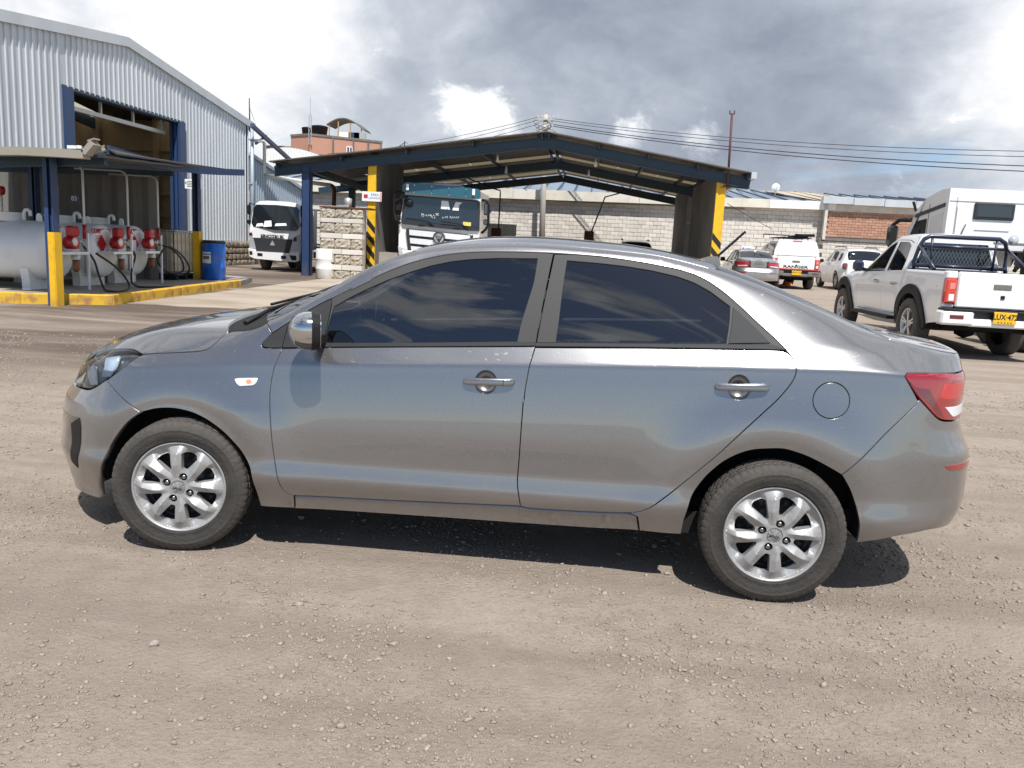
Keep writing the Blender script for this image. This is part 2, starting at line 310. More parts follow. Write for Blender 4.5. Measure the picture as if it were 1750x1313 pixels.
# loose stones
def gravel():
    t = (1+5**.5)/2; ico = np.array([(-1, t, 0), (1, t, 0), (-1, -t, 0), (1, -t, 0), (0, -1, t), (0, 1, t), (0, -1, -t), (0, 1, -t), (t, 0, -1), (t, 0, 1), (-t, 0, -1), (-t, 0, 1)])/1.9
    fa = np.array([(0, 11, 5), (0, 5, 1), (0, 1, 7), (0, 7, 10), (0, 10, 11), (1, 5, 9), (5, 11, 4), (11, 10, 2), (10, 7, 6), (7, 1, 8), (3, 9, 4), (3, 4, 2), (3, 2, 6), (3, 6, 8), (3, 8, 9), (4, 9, 5), (2, 4, 11), (6, 2, 10), (8, 6, 7), (9, 8, 1)])
    octa = np.array([(1, 0, 0), (-1, 0, 0), (0, 1, 0), (0, -1, 0), (0, 0, 1), (0, 0, -1)], float)*1.05; fo = np.array([(0, 2, 4), (2, 1, 4), (1, 3, 4), (3, 0, 4), (2, 0, 5), (1, 2, 5), (3, 1, 5), (0, 3, 5)])
    def scatter(N, base, fb, size, rug, flat, far):
        y = -2.9+rng.random(N)**1.35*far; x = .5+(rng.random(N)-.5)*2*(1.0+(y+3.4)*.80)
        # clumped, like swept gravel, and thin where wheels have passed
        cl = np.sin(x*2.1+1.3*np.sin(y*1.7))*np.cos(y*2.9+np.sin(x*1.1)*1.6)+.5*np.sin(x*5.3+y*4.1)-.5*np.cos((y+.9)*5.0)**4; k = rng.random(N) < np.clip(.40+.42*cl, .06, 1); x, y = x[k], y[k]; N = len(x)
        s = size(N)*np.clip(1+.06*(y+2), 1, 1.5); nb = len(base)
        P = base[None]*(1+rug*(rng.random((N, nb, 1))-.5))*s[:, None, None]*np.array([1, 1, flat])*(.6+.8*rng.random((N, 1, 3)))
        a = rng.random(N)*6.28; c, q = np.cos(a)[:, None], np.sin(a)[:, None]; X = P[..., 0]*c-P[..., 1]*q+x[:, None]; Y = P[..., 0]*q+P[..., 1]*c+y[:, None]; Z = P[..., 2]+(s*.22)[:, None]
        return np.stack([X, Y, Z], -1).reshape(-1, 3), (fb[None]+nb*np.arange(N)[:, None, None]).reshape(-1, 3)
    v1, f1 = scatter(100000, ico, fa, lambda N: .0032+.0060*rng.random(N)**2.6+.010*(rng.random(N) > .993)*rng.random(N), .9, .62, 9.5)
    v2, f2 = scatter(230000, octa, fo, lambda N: .0016+.0026*rng.random(N)**1.5, .7, .7, 7.5)
    v = np.concatenate([v1, v2]); f = np.concatenate([f1, f2+len(v1)])
    me = bpy.data.meshes.new('gravel'); me.vertices.add(len(v)); me.vertices.foreach_set('co', v.ravel().astype(np.float32)); me.loops.add(len(f)*3); me.loops.foreach_set('vertex_index', f.ravel().astype(np.int32)); me.polygons.add(len(f)); me.polygons.foreach_set('loop_start', np.arange(0, len(f)*3, 3, dtype=np.int32)); me.update(calc_edges=True)
    me.materials.append(mat('loose_gravel', (.375, .315, .257), .9, mix=(38, (.215, .178, .145), .35, .65), bump=(200, .3, .002))); tag(link(bpy.data.objects.new('gravel', me)), kind='stuff')
gravel()
def rock(name, c, r, label, group=None):
    bm = bmesh.new(); bmesh.ops.create_icosphere(bm, subdivisions=2, radius=1)
    for v in bm.verts: v.co *= .8+.35*random.random(); v.co.z *= .75
    me = bpy.data.meshes.new(name); bm.to_mesh(me); bm.free(); me.materials.append(M_stone2); o = link(bpy.data.objects.new(name, me)); o.location = (c[0], c[1], r*.45); o.scale = (r, r*.9, r*.95); return tag(o, label, 'stone', group)
M_stone2 = mat('pale_stone', (.46, .41, .36), .85, mix=(3, (.28, .24, .2), .5, .7), bump=(6, .5, .1))
rock('stone', G(264, 1103), .0165, 'pale pebble alone on open gravel below the sedan front wheel')
rock('stone', G(1140, 982), .014, 'small pale stone at the shadow edge ahead of the rear wheel')

# concrete apron: poured slabs half under dirt
G0 = lambda x, y, o=.004: (x, y, float(zg(x, y))+o)
M_apron = mat('dusty_concrete', (.40, .335, .265), .9, mix=(.55, (.26, .205, .155), .46, .66), bump=(18, .3, .012), tint=.05, stretch=(.5, 1, 1))
ap = tag(bpy.data.objects.new('pavement', None), kind='structure'); COL.objects.link(ap)
for i in range(5):
    for j in range(5):
        x0, y0 = -8.0+i*2.6, 10.9+j*3.4+i*.5; q = []
        for a, b in ((0, 0), (1, 0), (1, 1), (0, 1)):
            for k in range(5):
                t = k/5; aa, bb = [(t, 0), (1, t), (1-t, 1), (0, 1-t)][[(0, 0), (1, 0), (1, 1), (0, 1)].index((a, b))]
                ex = .0 if 0 < j else (.35*random.random() if bb == 0 else 0); q.append(G0(x0+aa*2.575, y0+bb*3.375+ex+random.uniform(-.012, .012), .012))
        mesh_obj('slab', q+[(p[0], p[1], p[2]-.06) for p in q], [tuple(range(20))]+[(k, k+20, (k+1) % 20+20, (k+1) % 20) for k in range(20)], M_apron, ap)

# ------------------------------------------------------------------ warehouse on the left
XW = -14.25
wh = thing('warehouse', 'pale grey corrugated gabled warehouse with a tall open blue-framed doorway', 'warehouse', (XW, 21.85, 0))
def wz(y): return 6.95-.1237*abs(y-21.85)      # verge line
D0, D1, DT = 18.69, 25.35, 5.06
def cladding(y0, y1, zb, zt, m=M_clad, x=XW, pitch=.25):
    """one ribbed sheet between two heights"""
    prof = []; y = y0
    while y < y1-1e-6:
        e = min(y+pitch, y1)
        for a, d in ((0, 0), (.165, 0), (.18, .034), (.22, .034), (.235, 0)):
            if y+a <= e: prof.append((y+a, d))
        y += pitch
    prof.append((y1, 0)); n_ = len(prof); v = [(x+d, yy, zb(yy)) for yy, d in prof]+[(x+d, yy, zt(yy)) for yy, d in prof]
    return MB().add(v, [(i, i+1, i+1+n_, i+n_) for i in range(n_-1)])
y = 12.8
while y < 30.9:
    y1 = min(y+.75, 30.9)
    for lim in (D0, D1):
        if y < lim < y1: y1 = lim
    low = (lambda q: DT) if D0-1e-3 <= y < D1-1e-3 else (lambda q: 1.0)
    cladding(y, y1-.004, low, lambda q: wz(q)-.1).build('cladding_sheet', M_clad, wh, world=True); y = y1
for a, b in ((12.3, 21.85), (21.85, 31.4)):
    MB().add([(XW+.10, a, wz(a)-.14), (XW+.10, b, wz(b)-.14), (XW+.10, b, wz(b)+.14), (XW+.10, a, wz(a)+.14), (XW-.5, a, wz(a)-.14), (XW-.5, b, wz(b)-.14), (XW-.5, b, wz(b)+.14), (XW-.5, a, wz(a)+.14)], [(0, 1, 2, 3), (3, 2, 6, 7), (4, 7, 6, 5), (0, 4, 5, 1), (0, 3, 7, 4), (1, 5, 6, 2)]).build('verge_flashing', M_clad, wh, world=True)
for a, b in ((12.3, 21.85), (21.85, 31.4)):
    for k, (xa, xb) in enumerate(((-14.45, -16.6), (-16.6, -17.8), (-17.8, -20.2), (-20.2, -21.6), (-21.6, -24.4), (-24.4, -25.8), (-25.8, -40.2))):
        c4 = [(xa, a, wz(a)), (xb+.004, a, wz(a)), (xb+.004, b, wz(b)), (xa, b, wz(b))]
        if k % 2: MB().add([(p[0], p[1], p[2]-.02) for p in c4], [(0, 1, 2, 3)]).build('skylight', M_sky, wh, world=True)
        else: MB().add(c4+[(p[0], p[1], p[2]-.08) for p in c4], [(0, 1, 2, 3), (7, 6, 5, 4), (0, 4, 5, 1), (3, 2, 6, 7)]).build('roof', M_roofin, wh, world=True)
for yy in (D0+.16, D1-.18):
    mb = MB(); mb.box((XW-.12, yy, 2.53), (.10, .34, 5.06)).box((XW+.03, yy, 2.53), (.10, .40, 5.06)).box((XW-.27, yy, 2.53), (.10, .40, 5.06)); mb.build('door_jamb', M_blue, wh, world=True)
MB().box((XW-.15, (D0+D1)/2, DT+.0), (.34, D1-D0+.1, .10)).build('door_lintel', M_blueD, wh, world=True)
mb = MB(); mb.bar((XW-.45, D0+.5, DT-.42), (XW-.45, D1-.5, DT-.42), .12)
for t in np.linspace(.1, .9, 4): mb.bar((XW-.45, D0+(D1-D0)*t, DT-.4), (XW-.45, D0+(D1-D0)*t, DT+.1), .07)
mb.build('door_track', M_galv, wh, world=True)
MB().box((XW-13, 30.75, 3), (26, .2, 6)).build('inner_wall', M_tan, wh, world=True); MB().box((XW-25.9, 21.85, 3), (.2, 18, 6)).build('inner_wall', M_tan, wh, world=True); MB().box((XW-13, 12.9, 3), (26, .2, 6)).build('inner_wall', M_tan, wh, world=True)
for x in np.arange(XW-1.2, XW-24, -2.6): MB().box((x, 30.5, 3), (.22, .3, 6)).build('inner_column', M_tan, wh, world=True)
for z in (1.0, 1.9, 2.8, 3.7, 4.6): MB().box((XW-12, 30.58, z), (23, .14, .13 if z != 3.7 else .3)).build('wall_girt', M_tan, wh, world=True)
for x in np.arange(XW-2, XW-24, -4.5):
    mb = MB()
    for a, b in ((13, 21.85), (21.85, 30.6)): mb.bar((x, a, wz(a)-.35), (x, b, wz(b)-.35), .18, .40)
    mb.build('roof_beam', M_blueD, wh, world=True)
MB().box((XW-13, 21.8, .03), (26, 18, .04)).build('floor', M_concD, wh, world=True)
p = V(186, 320, 30.3); MB().box((p.x, 30.42, p.z), (.42, .02, .42)).build('bay_number_board', M_blackp, wh, world=True); text('02', .34, M_sign, wh, (p.x-wh.location.x, 30.40-wh.location.y, p.z), (pi/2, 0, 0))
# stone plinth
for r in range(4):
    y = 25.5+random.random()*.2
    while y < 31:
        w = random.uniform(.26, .50); bm = bmesh.new(); bmesh.ops.create_icosphere(bm, subdivisions=2, radius=.5)
        for v in bm.verts:
            q = v.co*2; q = Vector([math.copysign(abs(k)**.6, k) for k in q]); v.co = q*.5*random.uniform(.93, 1.05)
        me = bpy.data.meshes.new('stone'); bm.to_mesh(me); bm.free(); me.materials.append(M_stone); o = link(bpy.data.objects.new('stone', me), wh); o.location = (XW+.10-wh.location.x, y+w/2-wh.location.y, .13+r*.245); o.scale = (.34, w, .255); y += w*.96
MB().box((XW+.0, 28.3, .5), (.16, 5.9, .98)).build('plinth_core', M_mortar, wh, world=True)
MB().box((XW+.0, 15.7, .5), (.2, 5.9, .98)).build('plinth_core', M_mortar, wh, world=True)
dp = thing('rainwater_pipe', 'pale blue vertical rainwater pipe at the far warehouse corner', 'drainpipe', (XW+.15, 30.9, 0)); MB().tube([(XW+.15, 30.9, .3), (XW+.15, 30.9, 5.7)], .075, 10).build('pipe', M_cladD, dp, world=True)
for z in (1.5, 3.4, 5.2): MB().box((XW+.1, 30.9, z), (.2, .22, .05)).build('bracket', M_cladD, dp, world=True)
q = V(426, 168, 30.9); mm = thing('mast', 'thin dark rod standing on the far eave of the warehouse', 'mast', (q.x, 30.9, 5.6)); MB().tube([(q.x+.02, 30.9, 5.5), (q.x, 30.9, q.z)], [.035, .022], 8).tube([(q.x, 30.9, q.z-.35), (q.x+.22, 30.9, q.z-.9)], .008, 6).build('rod', M_cable, mm, world=True)

# lower building that carries on behind it
lb = thing('shed', 'lower ribbed grey shed carrying on beyond the warehouse corner', 'shed', (XW, 33.5, 0))
y = 31.0
while y < 37.6:
    zt = lambda q: 4.55-.155*(q-31); cladding(y, y+.74, lambda q: .95, zt, M_cladD, XW-.02).build('cladding_sheet', M_cladD, lb, world=True); y += .75
MB().bar((XW+.05, 30.95, 4.62), (XW+.05, 38, 3.5), .10, .14).build('verge_flashing', M_cladD, lb, world=True)
MB().box((XW+.02, 34.5, .48), (.3, 6.6, .94)).build('plinth', M_stone, lb, world=True)
MB().add([(XW, 31, 4.6), (XW, 38, 3.5), (XW-9, 38, 3.5), (XW-9, 31, 4.6)], [(0, 1, 2, 3)]).build('roof', M_roof, lb, world=True)
bb = thing('brace_beam', 'slanting blue steel beam running down from the warehouse eave', 'beam', (XW+.3, 31, 5.5)); MB().bar(VX(430, 214, XW+.35), VX(497, 275, XW+.6), .13, .16).build('beam', M_blue, bb, world=True)
MB().bar(VX(437, 246, XW+.3), VX(455, 232, XW+.3), .08, .08).build('strut', M_blue, bb, world=True)
pp = thing('gutter_pipe', 'white plastic drain pipe elbowing from shed wall to canopy', 'drainpipe', tuple(VX(452, 300, XW+.3)))
a = [VX(436, 241, XW+.25), VX(449, 241, XW+.4), VX(452, 246, XW+.4), VX(452, 296, XW+.4), VX(455, 300, XW+.4)]; a += [V(520, 311, 26.5), V(566, 317, 26.5)]
MB().tube(a, .075, 10).build('pipe', M_pvc, pp, world=True)
MB().tube([V(566, 317, 26.5), V(570, 320, 26.5), V(571.5, 326, 26.5), V(570.5, 352, 26.5)], .075, 10).build('down_pipe', M_rust, pp, world=True)

# ------------------------------------------------------------------ block wall across the back, its eaves and roof
YB = 41.0
wl, wr = V(468, 330, YB), V(1424, 360, YB); zl, zr = V(480, 325, YB).z, V(1385, 357, YB).z
ztop = lambda x: zl+(zr-zl)*(x-wl.x)/(wr.x-wl.x)
bw = thing('block_wall', 'long pale cement block wall closing the back of the yard', 'wall', ((wl.x+wr.x)/2, YB, 0))
MB().prism([(wl.x-4, -.2), (wr.x, -.2), (wr.x, ztop(wr.x)), (wl.x-4, ztop(wl.x-4))], 0, .2, lambda u, v, w: (u, YB+.012+w, v)).build('mortar_bed', M_mortar, bw, world=True)
bl_me = None; rest = MB(); cnt = 0; i0, i1 = V(835, 400, YB).x, V(1140, 400, YB).x; r0 = V(1242, 400, YB).x
for r in range(22):
    z = .1+r*.205; x = wl.x-4+(r % 2)*.2
    while x < wr.x-.3:
        if z+.2 < ztop(x)+.05:
            vis = (i0 < x < i1 or x > r0) and z > 1.75
            if vis and cnt < 300:
                if bl_me is None: o = MB().box((0, 0, 0), (.388, .10, .19), bev=.008).build('block', M_block, bw); bl_me = o
                else: o = share(bl_me, bw)
                o.location = (x+.2-bw.location.x+random.uniform(-.004, .004), random.uniform(-.008, .006)+.03, z+.1+random.uniform(-.003, .003)); o.rotation_euler = (0, random.uniform(-.006, .006), 0); cnt += 1
            elif random.random() < .995: rest.box((x+.2, YB+.03+random.uniform(-.008, .006), z+.1), (.388, .10, .19))
        x += .4
tag(rest.build('block_courses', M_block, bw, world=True), kind='stuff')
fs = thing('eaves_fascia', 'cream boxed eaves running along the top of the block wall', 'fascia', ((wl.x+wr.x)/2, YB-.3, 4))
nseg = 9
for i in range(nseg):
    xa, xb = wl.x+(wr.x-wl.x)*i/nseg, wl.x+(wr.x-wl.x)*(i+1)/nseg-.015; h = .55
    MB().prism([(xa, ztop(xa)-.04), (xb, ztop(xb)-.04), (xb, ztop(xb)+h-.2*(i/nseg)), (xa, ztop(xa)+h-.2*(i/nseg))], -.45, .3, lambda u, v, w: (u, YB+w, v)).build('panel', M_fascia if i < 8 else M_sign, fs, world=True)
# brick panel to the right
b0, b1 = V(1409, 390, YB-.3), V(1600, 400, YB-.3); bz0, bz1 = V(1480, 408, YB-.3).z, V(1480, 353, YB-.3).z
rb = thing('brick_wall', 'orange brick wall panel beside the white lorry cab', 'wall', (b0.x+2, YB-.3, 0))
MB().box(((b0.x+b1.x)/2, YB-.2, bz1/2+.1), (b1.x-b0.x, .2, bz1+.2)).build('mortar_bed', M_mortar, rb, world=True)
bp = None; cnt = 0; z = bz0
while z < bz1-.35:
    x = b0.x+(.16 if cnt % 2 else 0)
    while x < b1.x-.3:
        if bp is None: o = bp = MB().box((0, 0, 0), (.318, .06, .118), bev=.006).build('brick', M_brick, rb)
        else: o = share(bp, rb)
        o.location = (x+.16-rb.location.x, -.02+random.uniform(-.006, .006), z+.065); x += .33
    cnt += 1; z += .13
for xx, zz_, hh in ((b0.x+.1, bz0, .3), ): MB().box(((b0.x+b1.x)/2, YB-.36, bz0-.12), (b1.x-b0.x+.5, .16, .14)).build('concrete_ledge', M_concD, rb, world=True)
MB().box((b0.x-.05, YB-.40, (bz0+bz1)/2), (.14, .3, bz1-bz0+.3)).build('concrete_post', M_block, rb, world=True)
MB().box(((b0.x+b1.x)/2, YB-.36, bz1-.14), (b1.x-b0.x, .14, .34)).build('render_band', M_block, rb, world=True)
blk = None
for r in range(6):
    x = b0.x-.2+(r % 2)*.2
    while x < b1.x:
        if blk is None: o = blk = MB().box((0, 0, 0), (.388, .08, .19), bev=.008).build('block', M_block, rb)
        else: o = share(blk, rb)
        o.location = (x+.2-rb.location.x, -.02+random.uniform(-.006, .006), bz0-.32-r*.205); x += .4
ew = thing('block_wall', 'cement block wall running on to the right behind the white tractor cab', 'wall', (b1.x+17, YB, 0)); MB().box((b1.x+17.2, YB+.0, 1.9), (34, .2, 4.2)).build('mortar_bed', M_mortar, ew, world=True); mb = MB()
for r in range(19):
    for k in range(84): mb.box((b1.x+.4+k*.4+(r % 2)*.2, YB-.09, .2+r*.205), (.388, .06, .19))
tag(mb.build('block_courses', M_block, ew, world=True), kind='stuff')
a, b_ = V(1382, 352, YB-.6), V(1560, 355, YB-.6); gt = thing('eaves_gutter', 'grey metal gutter box above the orange brick panel', 'gutter', (a.x+2, YB-.6, a.z))
for i in range(5): MB().box((a.x+1.4+i*1.5, YB-.5, bz1+.22-.02*i), (1.47, .5, .36)).build('panel', M_clad, gt, world=True)
# the roof behind the wall
rf = thing('hall_roof', 'long blue-grey metal roof with dark standing seams behind the block wall', 'roof', (0, 46, 4.5))
def rl(px, py, y): return V(px, py, y)
E0, E1 = wl.x-3, V(1600, 350, YB).x+3; ze = lambda x: ztop(x)+.40; YR = 52.0; zR = lambda x: V(875, 306, YR).z-.006*(x)
MB().add([(E0, YB+.2, ze(E0)), (E1, YB+.2, ze(E1)), (E1, YR, zR(E1)), (E0, YR, zR(E0)), (E0, YB+.2, ze(E0)-.08), (E1, YB+.2, ze(E1)-.08)], [(0, 1, 2, 3), (0, 4, 5, 1)]).build('roof_sheet', M_roof, rf, world=True)
MB().add([(E0, YR, zR(E0)), (E1, YR, zR(E1)), (E1, YR+10, ze(E1)), (E0, YR+10, ze(E0))], [(0, 1, 2, 3)]).build('roof_sheet', M_roof, rf, world=True)
sm_ = MB()
for x in np.arange(E0, E1, .92): sm_.bar((x, YB+.15, ze(x)+.03), (x+.0, YR, zR(x)+.03), .06, .07)
o = sm_.build('standing_seam', M_roofdk, rf, world=True)
xa, xb = V(1335, 330, 45).x, V(1440, 330, 45).x
MB().add([(xa+1.3, YB+.2, ze(xa)+.03), (xb+1.3, YB+.2, ze(xb)+.03), (xb, YR-1, zR(xb)-.05), (xa, YR-1, zR(xa)-.05)], [(0, 1, 2, 3)]).build('translucent_sheet', M_rooft, rf, world=True)
ds = V(1326, 323, 46); dsh = thing('satellite_dish', 'white satellite dish on the blue-grey roof right of the canopy', 'satellite dish', tuple(ds)); MB().lathe([(0, .0), (.12, .015), (.24, .06), (.33, .12)], axis='y', n=20).build('dish', M_sign, dsh, loc=(0, -.05, .1)); dsh.scale = (.72, .72, .72); MB().bar((0, 0, .08), (0, .1, -.5), .05).build('mount', M_galv, dsh); MB().bar((0, -.05, .1), (.22, -.38, .12), .03).build('feed_arm', M_galv, dsh)
# ------------------------------------------------------------------ washing canopy in the middle
YC = 23.5
RG, EL, ER = V(935, 229, YC), V(470, 279, YC), V(1283, 299, YC)
cn = thing('wash_canopy', 'wide pitched steel canopy on concrete fins with a dark blue frame', 'canopy', (RG.x, YC, 0))
frames = (YC, YC+7.1, YC+13.6); dz = (.0, .0, .0)
for k, y in enumerate(frames):
    for a, b in ((EL, RG), (ER, RG)):
        mb = MB(); A, B = Vector((a.x, y, a.z-.26)), Vector((b.x, y, b.z-.26)); mb.bar(A, B, .06, .30); up = Vector((0, 0, .15))
        mb.bar(A+up, B+up, .17, .03).bar(A-up, B-up, .17, .03); mb.build('rafter', M_blueD, cn, world=True)
    if k == 0: MB().box((RG.x, y-.03, RG.z-.27), (.62, .06, .42)).build('ridge_plate', M_blueD, cn, world=True)
y0, y1 = YC-.45, YC+14.1
def slope(a, t, y, o=0): return (a.x+(RG.x-a.x)*t, y, a.z+(RG.z-a.z)*t+o)
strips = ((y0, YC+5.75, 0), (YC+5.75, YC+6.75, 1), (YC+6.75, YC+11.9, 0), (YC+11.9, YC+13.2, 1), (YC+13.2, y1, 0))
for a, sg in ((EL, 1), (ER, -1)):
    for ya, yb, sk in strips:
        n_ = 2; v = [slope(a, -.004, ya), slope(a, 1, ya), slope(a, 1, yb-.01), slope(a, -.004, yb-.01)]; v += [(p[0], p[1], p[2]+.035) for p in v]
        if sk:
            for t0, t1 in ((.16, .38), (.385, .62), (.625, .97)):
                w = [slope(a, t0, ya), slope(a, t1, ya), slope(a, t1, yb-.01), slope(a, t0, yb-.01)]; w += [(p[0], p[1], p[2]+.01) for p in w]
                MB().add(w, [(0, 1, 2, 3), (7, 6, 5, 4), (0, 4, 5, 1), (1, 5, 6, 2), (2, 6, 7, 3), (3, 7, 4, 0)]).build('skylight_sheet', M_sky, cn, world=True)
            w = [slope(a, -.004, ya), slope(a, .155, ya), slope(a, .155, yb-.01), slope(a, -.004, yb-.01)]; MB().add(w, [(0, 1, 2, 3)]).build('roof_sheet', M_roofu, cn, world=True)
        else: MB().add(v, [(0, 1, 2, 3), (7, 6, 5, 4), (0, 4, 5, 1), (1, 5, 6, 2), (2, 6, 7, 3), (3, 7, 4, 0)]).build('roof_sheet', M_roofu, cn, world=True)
    for t in (.02, .26, .50, .74, .985):
        p, q = slope(a, t, y0+.1, -.10), slope(a, t, y1-.1, -.10); MB().bar(p, q, .05, .15).build('purlin', M_blueD, cn, world=True)
    for t in (.27, .52, .74):
        for y in (YC+.2, YC+7.3):
            p = slope(a, t, y, -.36); MB().bar(p, (p[0]+.25*sg, y+.9, p[2]+.22), .05).build('knee_brace', M_rust, cn, world=True)
MB().box((ER.x+.02, YC+6.8, ER.z-.06), (.16, 14.6, .20)).build('gutter', M_clad, cn, world=True)
MB().bar((ER.x-.05, YC, ER.z-.42), (V(1238, 302, YC).x, YC, V(1238, 318, YC).z), .05).build('knee_brace', M_blueD, cn, world=True)
for px, py in ((850, 272), (865, 292), (1018, 280), (1006, 298)):
    p = V(px, py, YC+5 if py > 285 else YC+2); MB().tube([(p.x, p.y, p.z+.16), (p.x, p.y, p.z-.10)], [.035, .06], 10).build('lamp', M_sign, cn, world=True)
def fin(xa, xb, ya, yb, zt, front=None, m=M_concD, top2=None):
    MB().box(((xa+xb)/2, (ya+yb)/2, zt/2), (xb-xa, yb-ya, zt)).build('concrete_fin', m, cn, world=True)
def striped(px0, px1, pyt, pys, pyb, y, n_, d, lean=0.):
    """yellow post with slanting black bands below a given height"""
    a, b = V(px0, pyt, y), V(px1, pyt, y); w = b.x-a.x; zt = a.z; zs = V(px0, pys, y).z; po = thing_part('striped_post', cn); po.location = (a.x-cn.location.x, y-cn.location.y, 0)
    MB().box((w/2, .05, zt/2), (w, .10, zt)).build('post', M_yel, po)
    st = .42; z = zs; i = 0
    while z > .3:
        MB().prism([(0, z), (w, z-st*.75), (w, z-st*.75-st*.52), (0, z-st*.52)], -.004, .02, lambda u, v, w_: (u, w_, v)).build('black_band', M_blackp, po); z -= st*1.02
    return po
p = V(643, 280, YC+.1); zt = V(660, 276, YC+.1).z; fin(p.x-.28, p.x, YC+.12, YC+4.0, V(675, 277, YC+2).z); fin(p.x-.28, p.x+.02, YC+7.2, YC+10, V(690, 300, YC+9).z-.2)
striped(629.5, 643, 279, 372, 460, YC, 5, 0)
q = V(1226, 302, YC+.1); fin(q.x, q.x+.30, YC+.14, YC+6.6, V(1226, 297, YC+.2).z); q2 = V(1177, 330, YC+7.4); fin(q2.x, q2.x+.3, YC+7.6, YC+13, V(1177, 318, YC+7.5).z)
striped(1226.5, 1242.5, 302, 398, 460, YC, 2, 0)
c5 = V(524.5, 285, YC+.1); g5 = G(525, 471)
mb = MB(); x = g5.x; mb.box((x, YC+.1, c5.z/2), (.03, .26, c5.z)).box((x-.13, YC+.1, c5.z/2), (.02, .28, c5.z)).box((x+.13, YC+.1, c5.z/2), (.02, .28, c5.z)).box((x, YC-.03, c5.z/2), (.28, .02, c5.z)); mb.build('steel_column', M_blue, cn, world=True)
x6 = V(602, 320, YC+5.5).x; MB().box((x6, YC+5.5, 1.8), (.22, .24, 3.6)).build('steel_column', M_blueD, cn, world=True)
MB().bar(V(536, 290, YC+.3), V(640, 330, YC+7), .12, .22).build('side_beam', M_blueD, cn, world=True); MB().bar(V(545, 326, YC+7), V(640, 318, YC+7), .1, .25).build('side_beam', M_blueD, cn, world=True)
# sign on the yellow post
a, b = V(619, 327, YC-.08), V(652, 345, YC-.08); sg = thing('area_sign', 'white wash area sign fixed across the left yellow striped post', 'sign', ((a.x+b.x)/2, YC-.08, (a.z+b.z)/2)); w, h = b.x-a.x, a.z-b.z
MB().box((0, 0, 0), (w, .02, h)).build('board', M_sign, sg)
text('ÁREA', .115, M_bluet, sg, (.10, -.013, .055), (pi/2, 0, 0), .001); text('LAVADO', .105, M_bluet, sg, (.10, -.013, -.05), (pi/2, 0, 0), .001); MB().box((-.20, -.012, 0), (.13, .006, .12)).build('pictogram', M_redt, sg); MB().box((w/2-.03, -.012, 0), (.05, .006, h*.9)).build('edge_stripe', mat('pink_stripe', (.7, .35, .33)), sg)
# split-face block pier with the oil drum in front
a, b = V(548, 355, YC-1.2), V(621, 355, YC-1.2); gz = float(zg(a.x, YC-1.2)); ph = a.z-gz
bpz = thing('block_pier', 'stack of rough split-face concrete blocks beside the white drum', 'block wall', ((a.x+b.x)/2, YC-1.2, gz)); hs = [.20, .10, .215, .115, .215, .115, .215, .12, .2]; k = ph/sum(hs); z = 0; W_ = b.x-a.x
MB().box((0, .26, ph/2), (W_-.04, .36, ph-.02)).build('mortar_core', M_mortar, bpz)
for i, h in enumerate(hs[::-1]):
    h *= k; cuts = [0, .52, 1] if i % 2 else [0, .34, .72, 1]
    for c0, c1 in zip(cuts, cuts[1:]):
        w = (c1-c0)*W_-.012; rough = h > .16*k
        if rough:
            nx_, nz_ = 8, 5; vs = [(-w/2+w*i_/nx_, -.05+(random.uniform(-.035, .035) if 0 < i_ < nx_ and 0 < j_ < nz_ else .02), (j_/nz_)*(h-.012)) for j_ in range(nz_+1) for i_ in range(nx_+1)]; fs_ = [(j_*(nx_+1)+i_, j_*(nx_+1)+i_+1, (j_+1)*(nx_+1)+i_+1, (j_+1)*(nx_+1)+i_) for j_ in range(nz_) for i_ in range(nx_)]
            o = MB().add(vs, fs_).box((0, .11, (h-.012)/2), (w, .28, h-.013)).build('block', M_split, bpz)
        else: o = MB().box((0, .1, (h-.012)/2), (w, .30, h-.012), bev=.01).build('block', M_block, bpz)
        o.location = ((c0+c1)/2*W_-W_/2, random.uniform(-.01, .01), z)
    z += h
ct = thing('cover_plate', 'rusty steel plate lying on top of the block pier', 'plate', (bpz.location.x+.1, YC-1.0, gz+ph)); MB().box((0, .1, .03), (W_+.25, .7, .05)).build('plate', M_rust, ct)
mt = V(595, 350, YC-.9); mo = thing('pump_motor', 'small grey motor sitting on the rusty plate', 'motor', (mt.x, YC-.9, gz+ph+.056)); mb = MB(); mb.lathe([(.0, -.16), (.11, -.15), (.12, 0), (.12, .12), (.0, .16)], c=(0, 0, .15), axis='z', n=14); mb.build('housing', M_galv, mo); MB().box((-.12, 0, .03), (.36, .24, .06)).build('foot', M_galv, mo)
def drum(name, label, loc, r, h, m, lid, ribs=2, lidm=None):
    t = thing(name, label, 'drum', loc); pr = [(0, 0), (r*.96, 0), (r, .02)]
    for i in range(ribs): z = h*(i+1)/(ribs+1); pr += [(r, z-.03), (r*1.03, z-.012), (r*1.03, z+.012), (r, z+.03)]
    pr += [(r, h-.02), (r*.96, h)]; pr += [(r*.9, h), (r*.88, h-.025), (0, h-.025)]
    MB().lathe(pr, n=36).build('shell', m, t)
    if lid: MB().lathe([(r*1.02, h-.05), (r*1.03, h-.01), (r*.9, h+.025), (0, h+.02)], n=36).build('lid', lidm or m, t)
    return t
g = G(556, 476); drum('oil_drum', 'white steel drum standing before the block pier', (g.x, g.y, g.z), .30, .93, M_drumw, False)
